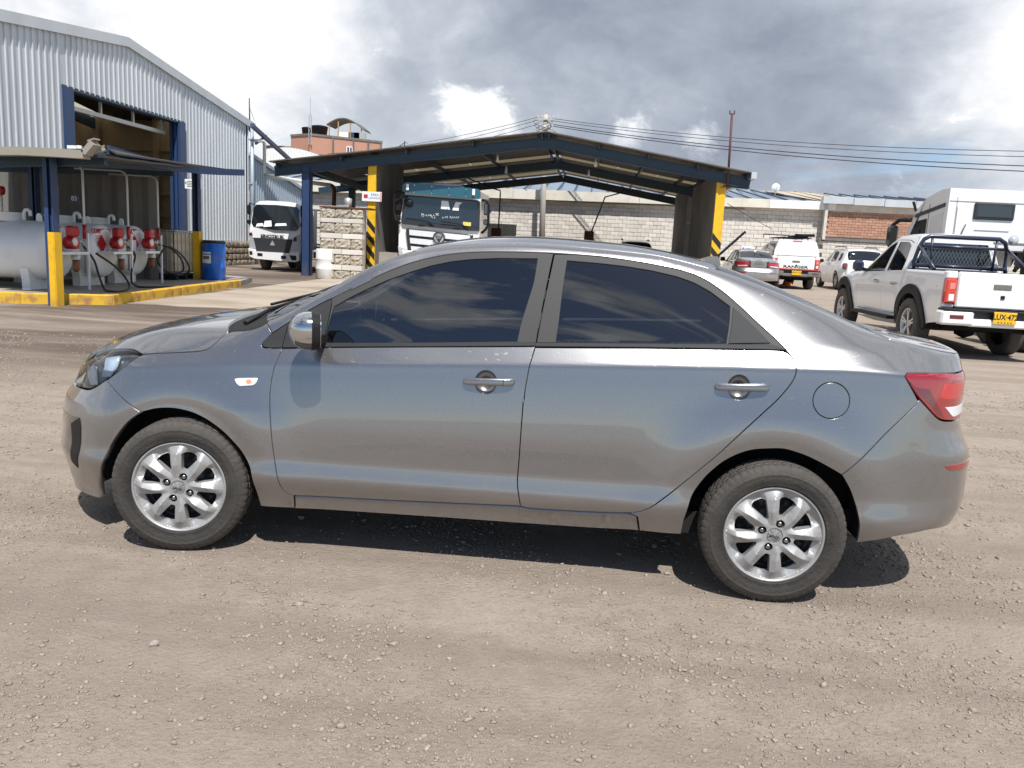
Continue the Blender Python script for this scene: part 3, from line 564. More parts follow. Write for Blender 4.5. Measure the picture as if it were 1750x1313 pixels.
# black box standing in for the dark opening between the posts; low wall
mb = thing('dark_opening', 'black box standing in for the dark opening behind the left striped post', 'tank', (V(648, 400, YC+1.5).x-.4, YC+1.5, .1)); MB().box((0, .5, .75), (1.0, 1.2, 1.5), bev=.05).build('dark_box', M_blackp, mb); MB().tube([(-.5, -.1, 1.35), (.3, -.2, 1.3)], .04, 8).build('pipe', mat('green_hose', (.04, .2, .1)), mb)
pl = thing('low_wall', 'low grey concrete kerb wall beside the green-visored lorry', 'low wall', (V(664, 430, YC+1).x, YC+1, .1)); MB().box((0, 1.2, .42), (1.0, 3, .84)).build('wall', M_conc, pl)
for i, (pts, lab) in enumerate((([(912, 326), (905, 331), (842, 338), (840, 344), (853, 391)], 'bent black wash hose arm hanging left of the pole'), ([(1068, 322), (1064, 329), (1034, 337), (1011, 396)], 'bent black wash hose arm hanging right of the pole'))):
    if i == 0: pts = [(800, 305), (842, 322), (855, 326), (855, 332), (852, 391)]
    t = thing('hose_arm', lab, 'hose', tuple(V(*pts[0], 33))); MB().tube([V(x, y, 33) for x, y in pts], .03, 8).build('hose', M_rubber, t, world=True)
    e = V(*pts[-1], 33); MB().box((e.x-.1, 33, e.z-.28), (.42, .2, .6), bev=.03).build('lance_box', M_rust, t, world=True)
w0 = V(855, 393, 36); ws_ = thing('metal_sheet', 'white corrugated sheet leaning low on the back wall', 'metal sheet', tuple(w0)); v = []
for i in range(25): v += [(-.8+i*.065, .03*(i % 2), 0.28), (-.8+i*.065, .03*(i % 2), -1.2)]
MB().add(v, [(2*i, 2*i+1, 2*i+3, 2*i+2) for i in range(24)]).build('sheet', M_sign, ws_)
s0 = V(1277, 426, YB-.1); sgn = thing('wall_sign', 'small white notice on the block wall above the silver saloon', 'sign', tuple(s0)); MB().box((0, 0, 0), (.62, .03, .34)).build('board', M_sign, sgn); MB().box((-.2, -.02, 0), (.1, .01, .14)).build('print', M_bluet, sgn); MB().box((.06, -.02, .03), (.28, .01, .03)).build('print', M_bluet, sgn)
# radio mast on the canopy edge
a, b = V(1243.5, 316, YC-.1), V(1251, 196, YC-.1); rm = thing('radio_mast', 'dark red mast pole on the right end of canopy', 'mast', tuple(a)); MB().tube([a, b], .036, 10).build('pole', mat('oxide_red', (.10, .03, .035), .6), rm, world=True); mb = MB(); mb.box((b.x, b.y, b.z+.02), (.16, .05, .03)).box((b.x-.07, b.y, b.z+.07), (.03, .05, .10)).box((b.x+.07, b.y, b.z+.07), (.03, .05, .10)); mb.build('bracket', M_rust, rm, world=True); MB().bar((a.x, a.y, a.z-.02), (a.x-.2, a.y, a.z-.10), .05).build('foot', M_rust, rm, world=True)
ra = V(690, 248, YC+.5); t = thing('roof_aerial', 'small black aerial on the left slope of the canopy', 'aerial', tuple(ra)); mb = MB(); mb.tube([(0, 0, -.25), (.03, 0, .12)], .02, 6).tube([(-.22, 0, -.1), (.06, 0, .1), (.12, 0, .05)], .012, 6); mb.build('aerial', M_cable, t)

# ------------------------------------------------------------------ utility pole and cables
YP = 39.6; pt, pb = V(933, 196, YP), V(927.5, 405, YP)
up_ = thing('utility_pole', 'pale concrete utility pole behind the canopy ridge carrying cables', 'utility pole', (pb.x, YP, 0)); MB().tube([(pb.x, YP, 0), (pt.x, YP, pt.z)], [.17, .11], 14).build('pole', M_pole, up_, world=True)
for z, l in ((.25, .9), (.7, .7), (1.1, 1.1)):
    MB().box((pt.x, YP-.12, pt.z-z), (l, .09, .09)).build('crossarm', M_pole, up_, world=True)
    for s_ in (-.42, -.2, .2, .42): MB().lathe([(0, 0), (.04, .01), (.045, .05), (.03, .06), (.045, .09), (.02, .14), (0, .14)], c=(pt.x+s_*l, YP-.12, pt.z-z+.045), n=10).build('insulator', M_pole, up_, world=True)
MB().lathe([(0, 0), (.20, .02), (.22, .1), (.22, .5), (.2, .56), (0, .58)], c=(pt.x+.42, YP-.2, pt.z-1.6), n=16).build('transformer', M_galv, up_, world=True)
for i in range(5):
    a = [(pt.x+.5*sin(t*1.3+i)*(.6+.15*i), YP-.2-.04*i, pt.z-.3-1.3*t/6) for t in np.linspace(0, 6, 14)]; MB().tube(a, .012, 5).build('loop_wire', M_cable, up_, world=True)
def cable(px0, py0, px1, py1, y0, y1, sag, label, r=.016):
    a, b = V(px0, py0, y0), V(px1, py1, y1); t = thing('overhead_cable', label, 'cable', tuple(a), group='overhead cables at the utility pole'); pts = []
    for k in np.linspace(0, 1, 18): p = a+(b-a)*k; pts.append((p.x, p.y, p.z-sag*4*k*(1-k)))
    MB().tube(pts, r, 6, False).build('cable', M_cable, t, world=True)
for i, (y, e, n_) in enumerate(((203, 254, 'highest'), (207, 264, 'second highest'), (213, 281, 'third from top, thicker'), (216, 291, 'lowest heavy'))): cable(946, y, 1850, e+6, YP-.12, 30, .35, n_+' cable running right from the utility pole over the yard', .014 if i < 2 else .02)
for i, (y, e, n_) in enumerate(((200, 251, 'highest'), (205, 262, 'middle'), (212, 272, 'lowest'))): cable(921, y, 560, e+12, YP-.12, 46, .3, n_+' cable running left from the utility pole towards the brick block', .012)
cable(1243, 348, 1320, 392, 36, 40.5, .02, 'thin guy cable slanting down the block wall right of canopy', .014)

# ------------------------------------------------------------------ buildings far behind
M_farb = bpy.data.materials.new('far_brickwork'); M_farb.use_nodes = True; n = NT(M_farb.node_tree)
p = n.n.new('ShaderNodeBsdfPrincipled'); br = n('TexBrick', 0, Vector=n.vmul(n('TexCoord', 2), (1, 1, 1)), Color1=(.50, .26, .18, 1), Color2=(.56, .31, .22, 1), Mortar=(.45, .33, .26, 1), Scale=1.0, i4=4.0); n.t.links.new(n.mix(n.ramp(n.noise(n('TexCoord', 3), .8, 6, .6), (.35, 0.), (.7, .35)), (.50, .265, .185), (.40, .22, .16)), p.inputs['Base Color']); p.inputs['Roughness'].default_value = .9; n.t.links.new(p.outputs[0], n.n.new('ShaderNodeOutputMaterial').inputs[0])
C0, CR, CL = V(530, 268, 75), V(653, 268, 79), V(497, 268, 76.5); zt = V(530, 229, 75).z; zb_ = zt-2.0
hb = thing('brick_block', 'distant orange brick block with grey concrete bands and water tanks on top', 'building', (C0.x, 75, 0))
A, B, C_ = Vector((C0.x, 75, 0)), Vector((CR.x, 79, 0)), Vector((CL.x, 76.5, 0)); D_ = B+C_-A
MB().prism([(q.x, q.y) for q in (A, B, D_, C_)], 0, zt, lambda u, v, w: (u, v, w)).build('wall', M_farb, hb, world=True)
ub = (B-A).normalized(); nb = Vector((ub.y, -ub.x, 0)); L = (B-A).length
def on(t, z, o=0): q = A+ub*t+nb*o; return Vector((q.x, q.y, z))
ul = (C_-A).normalized(); nl = Vector((-ul.y, ul.x, 0)); LL = (C_-A).length
for z in (zb_, zt-.05): MB().bar(on(-.1, z, .02), on(L, z, .02), .12, .42 if z < zt-.5 else .2).build('concrete_band', M_concD, hb, world=True); MB().bar(A+nl*.02+Vector((0, 0, z)), C_+nl*.02+Vector((0, 0, z)), .12, .42 if z < zt-.5 else .2).build('concrete_band', M_concD, hb, world=True)
for t in (.33, .61, .82, 1): MB().bar(on(t*L-.15, zb_ if t > .4 else 2, .03), on(t*L-.15, zt, .03), .25, .12).build('concrete_pillar', M_concD, hb, world=True)
for px0, px1, py0, py1 in ((592.5, 603.5, 251, 266), (627, 639, 257, 268)):
    q0, q1 = V(px0, py0, 77), V(px1, py1, 77); t0 = (Vector((q0.x, 77, 0))-A).dot(ub); t1 = (Vector((q1.x, 77, 0))-A).dot(ub)
    wf = MB(); 
    for a, b in ((on(t0, q0.z, .05), on(t1, q0.z, .05)), (on(t0, q1.z, .05), on(t1, q1.z, .05)), (on(t0, q1.z, .05), on(t0, q0.z, .05)), (on(t1, q1.z, .05), on(t1, q0.z, .05)), (on((t0+t1)/2, q1.z, .05), on((t0+t1)/2, q0.z, .05))): wf.bar(a, b, .08, .08)
    f = wf.build('window', M_sign, hb, world=True); MB().prism([(t0, q1.z), (t1, q1.z), (t1, q0.z), (t0, q0.z)], .01, .03, lambda u, v, w: tuple(on(u, v, w))).build('pane', M_dglass, f, world=True) if False else MB().prism([(t0, q1.z), (t1, q1.z), (t1, q0.z), (t0, q0.z)], .01, .03, lambda u, v, w: tuple(on(u, v, w)-hb.location)).build('pane', M_dglass, f)
M_wtank = mat('black_tank_plastic', (.008, .011, .018), .5, spec=.2)
for px, r, lab in ((525, .55, 'smaller black water tank beside the mast on the brick block roof'), (546, .85, 'larger black water tank on the brick block roof')):
    q = V(px, 228, 77.5); t = thing('water_tank', lab, 'water tank', (q.x, 77.5, zt)); h = .95 if r < .6 else 1.15; MB().lathe([(0, 0), (r*.8, 0), (r*.95, h*.8), (r, h*.84), (r*.9, h*.92), (r*.3, h), (0, h)], n=20).build('tank', M_wtank, t)
a, b = V(560, 225, 78), V(627, 229, 79.5); sh = thing('rooftop_shelter', 'arched rooftop shelter with a tan ceiling on the brick block', 'shelter', ((a.x+b.x)/2, 78.6, zt)); v = []; nn_ = 14
for i in range(nn_+1):
    k = i/nn_; x = a.x+(b.x-a.x)*k; z = zt+.9+1.1*sin(pi*min(1, .12+k*.85)) ; v += [(x, 77.6+.8*k, z), (x, 80.5+.8*k, z), (x, 77.6+.8*k, z-.10), (x, 80.5+.8*k, z-.10)]
F_ = []
for i in range(nn_): F_ += [(4*i, 4*i+1, 4*i+5, 4*i+4), (4*i+2, 4*i+6, 4*i+7, 4*i+3), (4*i, 4*i+4, 4*i+6, 4*i+2)]
MB().add(v, F_).build('arched_roof', M_roofu, sh, world=True)
for k in (.06, .30, .62, .92): x = a.x+(b.x-a.x)*k; MB().bar((x, 77.8+.8*k, zt), (x, 77.8+.8*k, zt+.95+1.0*sin(pi*min(1, .12+k*.85))), .10).build('post', M_tan, sh, world=True)
for k, m in ((.45, M_sign), (.72, M_blue), (.88, M_galv)): MB().box((a.x+(b.x-a.x)*k, 78.6, zt+.35), (1.1, .5, .7)).build('crate', m, sh, world=True)
q = V(530, 228, 74.8); qt = V(531, 166, 74.8); lm = thing('lattice_mast', 'slender lattice radio mast rising from the brick block corner', 'mast', (q.x, 74.8, zt)); mb = MB()
for s_ in (-.16, .16): mb.bar((q.x+s_, 74.8, zt-1), (q.x+s_*.6, 74.8, qt.z-1.6), .05)
zz_ = np.linspace(zt-1, qt.z-1.7, 14)
for i in range(13): s_ = .15 if i % 2 else -.15; mb.bar((q.x+s_, 74.8, zz_[i]), (q.x-s_, 74.8, zz_[i+1]), .035)
mb.bar((q.x, 74.8, qt.z-1.7), (q.x, 74.8, qt.z), .035); mb.build('lattice', M_galv, lm, world=True)
# white barrel-roofed shed and blue roof in between
br_ = thing('barrel_shed', 'white ribbed barrel-roofed shed below the brick block', 'shed', (V(500, 262, 60).x, 60, 0)); v = []; a, b = V(448, 256, 60), V(560, 272, 60); nn_ = 44
for i in range(nn_+1):
    k = i/nn_; x = a.x+(b.x-a.x)*k; z = a.z+(b.z-a.z)*k+.45*sin(pi*k); d = .0 if i % 2 else .18; v += [(x, 60-d, z), (x, 60-d*.3, z-1.6), (x, 66, z)]
MB().add(v, [f for i in range(nn_) for f in ((3*i, 3*i+1, 3*i+4, 3*i+3), (3*i, 3*i+3, 3*i+5, 3*i+2))]).build('barrel_roof', M_sign, br_, world=True)
q0, q1 = V(455, 238, 82), V(500, 231, 86); bz = thing('blue_roofed_house', 'distant house with a bright blue roof left of the brick block', 'house', (q0.x+1, 84, 0)); MB().box(((q0.x+q1.x)/2, 86, q0.z/2-.2), (q1.x-q0.x+2, 4, q0.z-.4)).build('wall', M_conc, bz, world=True); MB().add([(q0.x-1, 83.6, q0.z-.5), (q1.x+1, 83.6, q1.z-.5), (q1.x+1, 87, q1.z+.3), (q0.x-1, 87, q0.z+.3)], [(0, 1, 2, 3)]).build('roof', mat('bright_blue_roof', (.10, .30, .52), .4), bz, world=True)
for k in range(7): MB().box((q0.x+.4+k*.75, 83.95, q0.z-1.25), (.5, .1, .9)).build('window', M_dglass, bz, world=True)
# ------------------------------------------------------------------ fuel island
KT = .15
isl = thing('fuel_island', 'raised concrete fuel island edged with worn yellow kerbs', 'traffic island', (-10, 13, 0))
pl_ = [(-13.8, 9.75), (-9.3, 9.95), (-8.05, 10.65), (-8.45, 16.8), (-9.0, 18.9), (-13.8, 20.8)]
MB().prism(pl_, -.1, KT, lambda u, v, w: (u, v, w)).build('slab', M_conc, isl, world=True)
kp = [(-13.8, 9.62), (-12.4, 9.66), (-11.0, 9.71), (-9.75, 9.76), (-9.25, 9.82), (-8.0, 10.52), (-8.08, 11.8), (-8.2, 13.4), (-8.3, 15.0), (-8.42, 16.85)]
for a, b in zip(kp, kp[1:]):
    a, b = Vector((*a, 0)), Vector((*b, 0)); t = (b-a).normalized(); nn = Vector((-t.y, t.x, 0)); e = .004; h = KT+.035+random.uniform(-.004, .004)
    o = MB().box((0, 0, 0), ((b-a).length-.008, .17, h+.12), bev=.014).build('kerbstone', M_kerb, isl); o.location = ((a.x+b.x)/2-isl.location.x+nn.x*.085, (a.y+b.y)/2-isl.location.y+nn.y*.085, (h-.12)/2); o.rotation_euler = (0, 0, atan2(t.y, t.x))
def tank(x, y, L, label, face):
    t = thing('fuel_tank', label, 'fuel tank', (x, y, KT), group='white fuel tanks on the island'); R = .545; zc = .72; pr = [(0, 0.0), (R*.5, -.015), (R*.8, -.05), (R*.95, -.10), (R, -.17), (R, -L+.17), (R*.95, -L+.1), (R*.5, -L+.02), (0, -L)]
    MB().lathe(pr, c=(0, 0, zc), axis='x', n=48).build('vessel', M_tank, t)
    for k in (-.32, -1.6, -2.8):
        if -k < L-.2: MB().prism([(-.42, 0), (.42, 0), (.42, .16), (.47, .40), (-.47, .40), (-.42, .16)], 0, .16, lambda u, v, w, k=k: (k+w-.2, u, v)).build('saddle', M_tank, t)
    MB().prism([(-.06, .0), (.06, 0), (.05, .12), (.02, .16), (-.02, .16), (-.05, .12)], -.012, .012, lambda u, v, w: (-.42+u, w, zc+R-.02+v)).build('lifting_lug', M_tank, t)
    MB().lathe([(.24, 0), (.25, .02), (.25, .13), (.27, .135), (.27, .165), (0, .17)], c=(-1.05, 0, zc+R-.03), n=28).build('manhole', M_tank, t)
    MB().tube([(-.72, 0, zc+R-.03), (-.72, 0, zc+R+.13), (-.69, 0, zc+R+.19), (-.64, 0, zc+R+.2), (-.60, 0, zc+R+.17), (-.59, 0, zc+R+.08)], .032, 10).build('vent_neck', M_tank, t)
    # shelf, pump, filter and hose at the end that faces the drive
    MB().box((.14, .0, zc-.02), (.36, .66, .05)).build('pump_shelf', M_tank, t); MB().box((.30, .36, zc-.34), (.035, .035, 1.4)).build('stand_post', M_tank, t)
    pu = thing_part('pump', t, (.20, .02, zc)); mb = MB(); mb.lathe([(0, -.12), (.11, -.12), (.13, -.10), (.13, .06), (.11, .09), (0, .09)], c=(0, 0, .17), axis='x', n=8); mb.build('body', M_redp, pu); MB().box((0, .02, .38), (.17, .20, .20), bev=.03).build('motor', M_redp, pu); MB().box((0, .13, .37), (.10, .10, .14), bev=.02).build('switch_box', M_blackp, pu); MB().lathe([(0, -.06), (.075, -.06), (.08, .01), (0, .02)], c=(.08, -.03, .19), axis='x', n=18).build('meter_face', M_sign, pu)
    MB().box((0, 0, .03), (.16, .22, .05)).build('base', M_galv, pu); MB().tube([(.02, .14, .2), (.02, .26, .2), (.04, .30, .12)], .026, 8).build('outlet', M_galv, pu)
    fl = MB(); fl.lathe([(0, -.36), (.035, -.35), (.06, -.31), (.065, -.12), (0, -.12)], c=(.24, .06, zc-.02), n=14); fl.build('filter_bowl', M_filter, t); MB().lathe([(.08, -.12), (.085, -.03), (0, -.02)], c=(.24, .06, zc-.02), n=14).build('filter_head', M_galv, t)
    MB().prism([(-.18, .0), (0, -.24), (.18, 0), (0, .24)], 0, .006, lambda u, v, w: (-.004+w, -.20+u*.8, zc+.14+v*.8)).build('hazard_diamond', M_redp, t)
    nm = text(face, .17 if len(face) < 6 else .125, M_redt, t, (-.052, -.13, zc+.40), (pi/2-.13, 0, pi/2), .004, 'lettering', .004)
    for i in range(3): MB().box((-.018, -.30+.0*i, zc+.30-.05*i), (.012, .16, .012)).build('print_line', M_redt, t)
    MB().tube([(.24, .34, zc-.4), (.24, .36, zc+.5), (.24, .36, 2.24), (.20, .36, 2.33), (.10, .36, 2.37), (-.9, .36, 2.38)], .022, 8).build('vent_pipe', M_galv, t); MB().tube([(.24, .36, zc+.25), (.24, .36, zc+.52)], .04, 8).build('nozzle_holster', M_redp, t)
    return t
T1 = tank(-9.50, 11.35, 4.2, 'nearest white fuel tank, behind the yellow and blue corner post', 'ACPM'); T2 = tank(-9.50, 12.85, 4.2, 'middle white fuel tank with a red pump diamond, left of third tank', 'CORRIENTE'); T3 = tank(-9.58, 14.2, 4.2, 'farthest white fuel tank, beside the caged container', 'EXTRA')
MB().box((-.02, -.30, .80), (.03, .30, .36)).build('notice_frame', M_filter, T3); MB().box((.0, -.28, .80), (.012, .24, .30)).build('notice', M_sign, T3)
text('ACPM', .15, M_redt, T1, (-1.95, -.555, .80), (pi/2+.0, 0, 0), .003)
MB().box((-1.95, -.552, .70), (.26, .01, .018)).build('print_line', M_redt, T1); MB().box((-1.97, -.550, .67), (.20, .01, .014)).build('print_line', M_redt, T1)
def hose(pts, lab, r=.021):
    t = thing('fuel_hose', lab, 'hose', tuple(pts[0])); P = [Vector(p) for p in pts]; out = []
    for i in range(len(P)-1):
        p0, p1, p2, p3 = P[max(i-1, 0)], P[i], P[i+1], P[min(i+2, len(P)-1)]
        for k in range(8):
            s_ = k/8; out.append(.5*((2*p1)+(p2-p0)*s_+(2*p0-5*p1+4*p2-p3)*s_*s_+(3*p1-p0-3*p2+p3)*s_**3))
    out.append(P[-1]); MB().tube(out, r, 9).build('hose', M_rubber, t, world=True)
    MB().tube([P[0]-Vector((.0, 0, -.10)), P[0]], .028, 8).build('coupling', M_galv, t, world=True)
hose([(-9.27, 11.67, .98), (-9.15, 11.8, .72), (-9.0, 11.7, .45), (-8.85, 11.6, .22), (-8.7, 11.45, .175), (-8.55, 11.35, .172), (-8.45, 11.6, .172), (-8.62, 12.1, .25), (-8.9, 12.2, .55), (-9.2, 11.95, .85)], 'black hose looping from the nearest tank pump onto the slab')
hose([(-9.27, 13.17, .98), (-9.18, 13.3, .8), (-9.2, 13.2, .5), (-9.15, 13.1, .25), (-8.95, 12.95, .175), (-8.75, 12.9, .172), (-8.4, 13.6, .172), (-8.5, 13.9, .172)], 'black hose running from middle tank pump along the slab')
hose([(-9.35, 14.5, 1.02), (-9.15, 14.7, .95), (-9.0, 14.9, .72), (-9.05, 15.1, .45), (-9.2, 14.9, .38), (-9.3, 14.6, .5), (-9.3, 14.45, .7), (-9.15, 14.6, .98), (-8.95, 14.85, .8), (-8.9, 15.1, .5), (-9.1, 15.2, .33), (-9.3, 14.8, .4)], 'black hose coiled at the farthest tank pump')
# posts of the island roof
fc = thing('island_canopy', 'low sagging steel canopy over the fuel tanks with a buckled edge', 'canopy', (-10.5, 13, 0))
def hpost(x, y, z0, z1, name='post'):
    po = thing_part(name, fc, (x-fc.location.x, y-fc.location.y, z0)); mb = MB(); h = z1-z0; mb.box((-.068, 0, h/2), (.016, .17, h)).box((.068, 0, h/2), (.016, .17, h)).box((0, 0.0, h/2), (.12, .018, h)).box((-.03, -.078, h/2), (.06, .012, h)); mb.build('steel_section', M_blue, po); return po
g1 = G(95, 523); p1 = hpost(g1.x, g1.y, 0, V(86, 268, g1.y).z); MB().box((.035, -.098, .62), (.10, .02, 1.24)).box((.088, 0, .62), (.02, .19, 1.24)).build('yellow_guard', M_yel, p1)
g2 = G(338, 476, KT); p2 = hpost(g2.x, g2.y, KT, V(333, 282, g2.y).z); MB().box((0, -.098, .60), (.14, .02, 1.2)).box((.085, 0, .60), (.02, .19, 1.2)).build('yellow_guard', M_yel, p2)
hpost(-12.3, 14.6, KT, 2.75); hpost(-13.2, 11, KT, 2.5)
# roof: left half with a bent white gutter, right half a blue edged sheet
eA, eB = VX(183, 253, -8.15), VX(415, 292, -8.45)
def roofpatch(corn, m, name, th=.03):
    n_ = 12; v = []; f = []
    for i in range(n_+1):
        for j in range(n_+1):
            a, b = i/n_, j/n_; p = [corn[0][k]*(1-a)*(1-b)+corn[1][k]*a*(1-b)+corn[2][k]*a*b+corn[3][k]*(1-a)*b for k in range(3)]; v.append((p[0], p[1], p[2]-.10*sin(pi*b)*(1-a)*(name == 'right_sheet')+.012*(i % 2)))
    m_ = len(v); v += [(p[0], p[1], p[2]-th) for p in v]; k = n_+1
    for i in range(n_):
        for j in range(n_): q = (i*k+j, i*k+j+1, (i+1)*k+j+1, (i+1)*k+j); f += [q, tuple(z+m_ for z in q[::-1])]
    for i in range(n_):
        for q in ((i, i+1), ): f += [(q[0], q[1], q[1]+m_, q[0]+m_), (n_*k+i, n_*k+i+1, n_*k+i+1+m_, n_*k+i+m_), (i*k, (i+1)*k, (i+1)*k+m_, i*k+m_), (i*k+n_, (i+1)*k+n_, (i+1)*k+n_+m_, i*k+n_+m_)]
    return MB().add(v, f).build(name, m, fc, world=True)
fl0, fl1 = V(-60, 256, 9.4), V(150, 262, 9.4)
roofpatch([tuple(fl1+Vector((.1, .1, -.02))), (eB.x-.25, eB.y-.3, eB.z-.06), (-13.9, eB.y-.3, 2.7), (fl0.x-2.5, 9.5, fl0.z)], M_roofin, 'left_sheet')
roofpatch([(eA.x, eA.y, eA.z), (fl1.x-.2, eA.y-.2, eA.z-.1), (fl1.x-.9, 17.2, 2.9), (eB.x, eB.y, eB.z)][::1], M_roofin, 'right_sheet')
mb = MB(); ppv = [eA+(eB-eA)*k-Vector((0, 0, .16*sin(pi*k*.95)*(1-k*.4))) for k in np.linspace(0, 1, 13)]
for a, b in zip(ppv, ppv[1:]): mb.bar(a+Vector((.02, 0, -.03)), b+Vector((.02, 0, -.03)), .05, .15)
mb.build('blue_edge_beam', M_blue, fc, world=True)
mb = MB()
gpts = [V(-60, 259, 9.35), V(40, 259, 9.35), V(100, 262, 9.35), V(148, 265, 9.35)]
for a, b in zip(gpts, gpts[1:]): mb.bar(a, b, .20, .13)
mb.build('white_gutter', M_gut, fc, world=True)
mb = MB(); mb.bar(V(148, 263, 9.35), V(163, 245, 9.35), .20, .09).bar(V(154, 242, 9.35), V(166, 238, 9.35), .16, .02).bar(V(155, 264, 9.5), V(180, 255, 9.6), .22, .05).bar(V(166, 256, 9.5), V(179, 249, 9.55), .10, .02); mb.build('buckled_flashing', M_gut, fc, world=True)
mb = MB()
for px in (120, 127, 136): q = V(px, 252, 9.7); mb.box(q, (.07, .12, .05), rot=.4)
mb.build('debris', M_sign, fc, world=True)
MB().bar(V(-40, 276, 9.9), V(180, 272, 10.1), .12, .20).build('front_beam', M_blueD, fc, world=True); MB().bar((g1.x, g1.y+.2, V(86, 274, g1.y).z), (g2.x, g2.y, V(333, 288, g2.y).z), .10, .16).build('side_beam', M_blueD, fc, world=True)
for y in (12.2, 15): MB().bar((-9.2, y, 2.62), (-13.5, y, 2.55), .06, .12).build('purlin', M_blueD, fc, world=True)
# caged container, blue drum, small cone
ib = thing('caged_container', 'square plastic liquid container in a wire cage on a pallet', 'container', (V(284, 433, 16.4).x, 16.4, KT)); w, d_, h = 1.0, 1.15, 1.0
MB().box((0, 0, .16+h/2), (w, d_, h), bev=.06).build('bottle', M_ibc, ib); mb = MB()
for s_ in (-1, 1):
    for t in np.linspace(-1, 1, 7): mb.bar((t*w/2*1.03, s_*d_/2*1.03, .15), (t*w/2*1.03, s_*d_/2*1.03, 1.2), .018); mb.bar((s_*w/2*1.03, t*d_/2*1.03, .15), (s_*w/2*1.03, t*d_/2*1.03, 1.2), .018)
    for z in (.18, .42, .68, .94, 1.19): mb.bar((-w/2*1.03, s_*d_/2*1.04, z), (w/2*1.03, s_*d_/2*1.04, z), .02); mb.bar((s_*w/2*1.04, -d_/2*1.03, z), (s_*w/2*1.04, d_/2*1.03, z), .02)
mb.build('cage', M_galv, ib)
mb = MB(); 
for y in (-.45, 0, .45): mb.box((0, y, .06), (w*1.05, .12, .11))
mb.box((0, 0, .13), (w*1.05, d_*1.05, .03)); mb.build('pallet', M_blackp, ib); MB().lathe([(0, -.16), (.07, -.16), (.07, -.02), (0, 0)], c=(.1, -.56, .22), axis='y', n=14).build('valve', M_galv, ib); MB().lathe([(.3, 0), (.3, .05), (0, .06)], c=(0, 0, 1.16), n=20).build('cap', M_blackp, ib)
MB().box((0, -.585, .35), (.36, .02, .26)).build('black_plate', M_blackp, ib)  # flat black plate low on the front of the container
g = G(366, 477, KT); dr_ = drum('blue_drum', 'bright blue plastic drum with black lid beside the far yellow post', (g.x, g.y, KT), .285, .97, M_drumb, True, 2, M_blackp)
lab = MB(); ns = 10
lab.add([(.292*sin(a), -.292*cos(a), z) for z in (.42, .70) for a in np.linspace(-.75, .2, ns)], [(i, i+1, i+1+ns, i+ns) for i in range(ns-1)]); lb_ = lab.build('label', M_sign, dr_); lab = MB(); lab.add([(.295*sin(a), -.295*cos(a), z) for z in (.52, .60) for a in np.linspace(-.62, .05, ns)], [(i, i+1, i+1+ns, i+ns) for i in range(ns-1)]); lab.build('print', M_concD, lb_)
g = G(350, 476, KT); co_ = thing('traffic_cone', 'tiny red cone between far yellow post and blue drum', 'cone', (g.x, g.y, KT)); MB().lathe([(.10, 0), (.10, .02), (.07, .03), (.02, .26), (0, .265)], n=16).build('cone', M_redp, co_)
# notices
def board(px0, py0, px1, py1, y, label, m=M_sign, extra=None, x=None):
    a, b = (V(px0, py0, y), V(px1, py1, y)); t = thing('notice_board', label, 'sign', ((a.x+b.x)/2, y, (a.z+b.z)/2)); w, h = b.x-a.x, a.z-b.z; MB().box((0, 0, 0), (w, .02, h)).build('board', m, t)
    if extra: extra(t, w, h)
    return t
def prohibit(t, w, h):
    MB().tube([(w*.34*cos(a), -.014, h*.2+w*.34*sin(a)) for a in np.linspace(0, 2*pi, 25)], w*.06, 6, False).build('red_ring', M_redt, t); MB().bar((-w*.24, -.014, h*.2+w*.24), (w*.24, -.014, h*.2-w*.24), .015, w*.1).build('red_bar', M_redt, t); MB().box((0, -.012, -h*.3), (w*.7, .01, h*.14)).build('red_line', M_redt, t)
def lines(t, w, h):
    for i in range(4): MB().box((w*.08, -.012, h*(.28-.18*i)), (w*.6, .008, h*.07)).build('print_line', M_concD, t)
    MB().box((-w*.36, -.012, h*.1), (w*.14, .008, h*.25)).build('pictogram', M_bluet, t)
board(87, 316, 100, 346, 15.2, 'white no-smoking notice with red ring beside the blue corner post', M_sign, prohibit); board(61, 317, 70, 352, 15.2, 'narrow beige notice left of the blue corner post', M_tan, lines)
board(120, 333, 135, 347, 12.6, 'small teal number sign hung under the island canopy', M_blue, lambda t, w, h: text('03', h*.8, M_sign, t, (0, -.015, 0), (pi/2, 0, 0), .002))
board(316, 306, 330, 323, 19.4, 'white safety notice on the warehouse behind far post', M_sign, lines); board(332, 306, 344, 324, 18.6, 'white safety notice fixed to the far yellow post', M_sign, lines)
fe = V(2, 325, 15); t = thing('alarm_beacon', 'red round beacon on a thin pipe at the left edge', 'beacon', tuple(fe)); MB().lathe([(0, -.12), (.07, -.1), (.09, 0), (.07, .08), (0, .1)], n=14).build('beacon', M_redp, t); MB().tube([(0, 0, -.1), (0, .0, -.75)], .02, 8).build('pipe', M_galv, t)
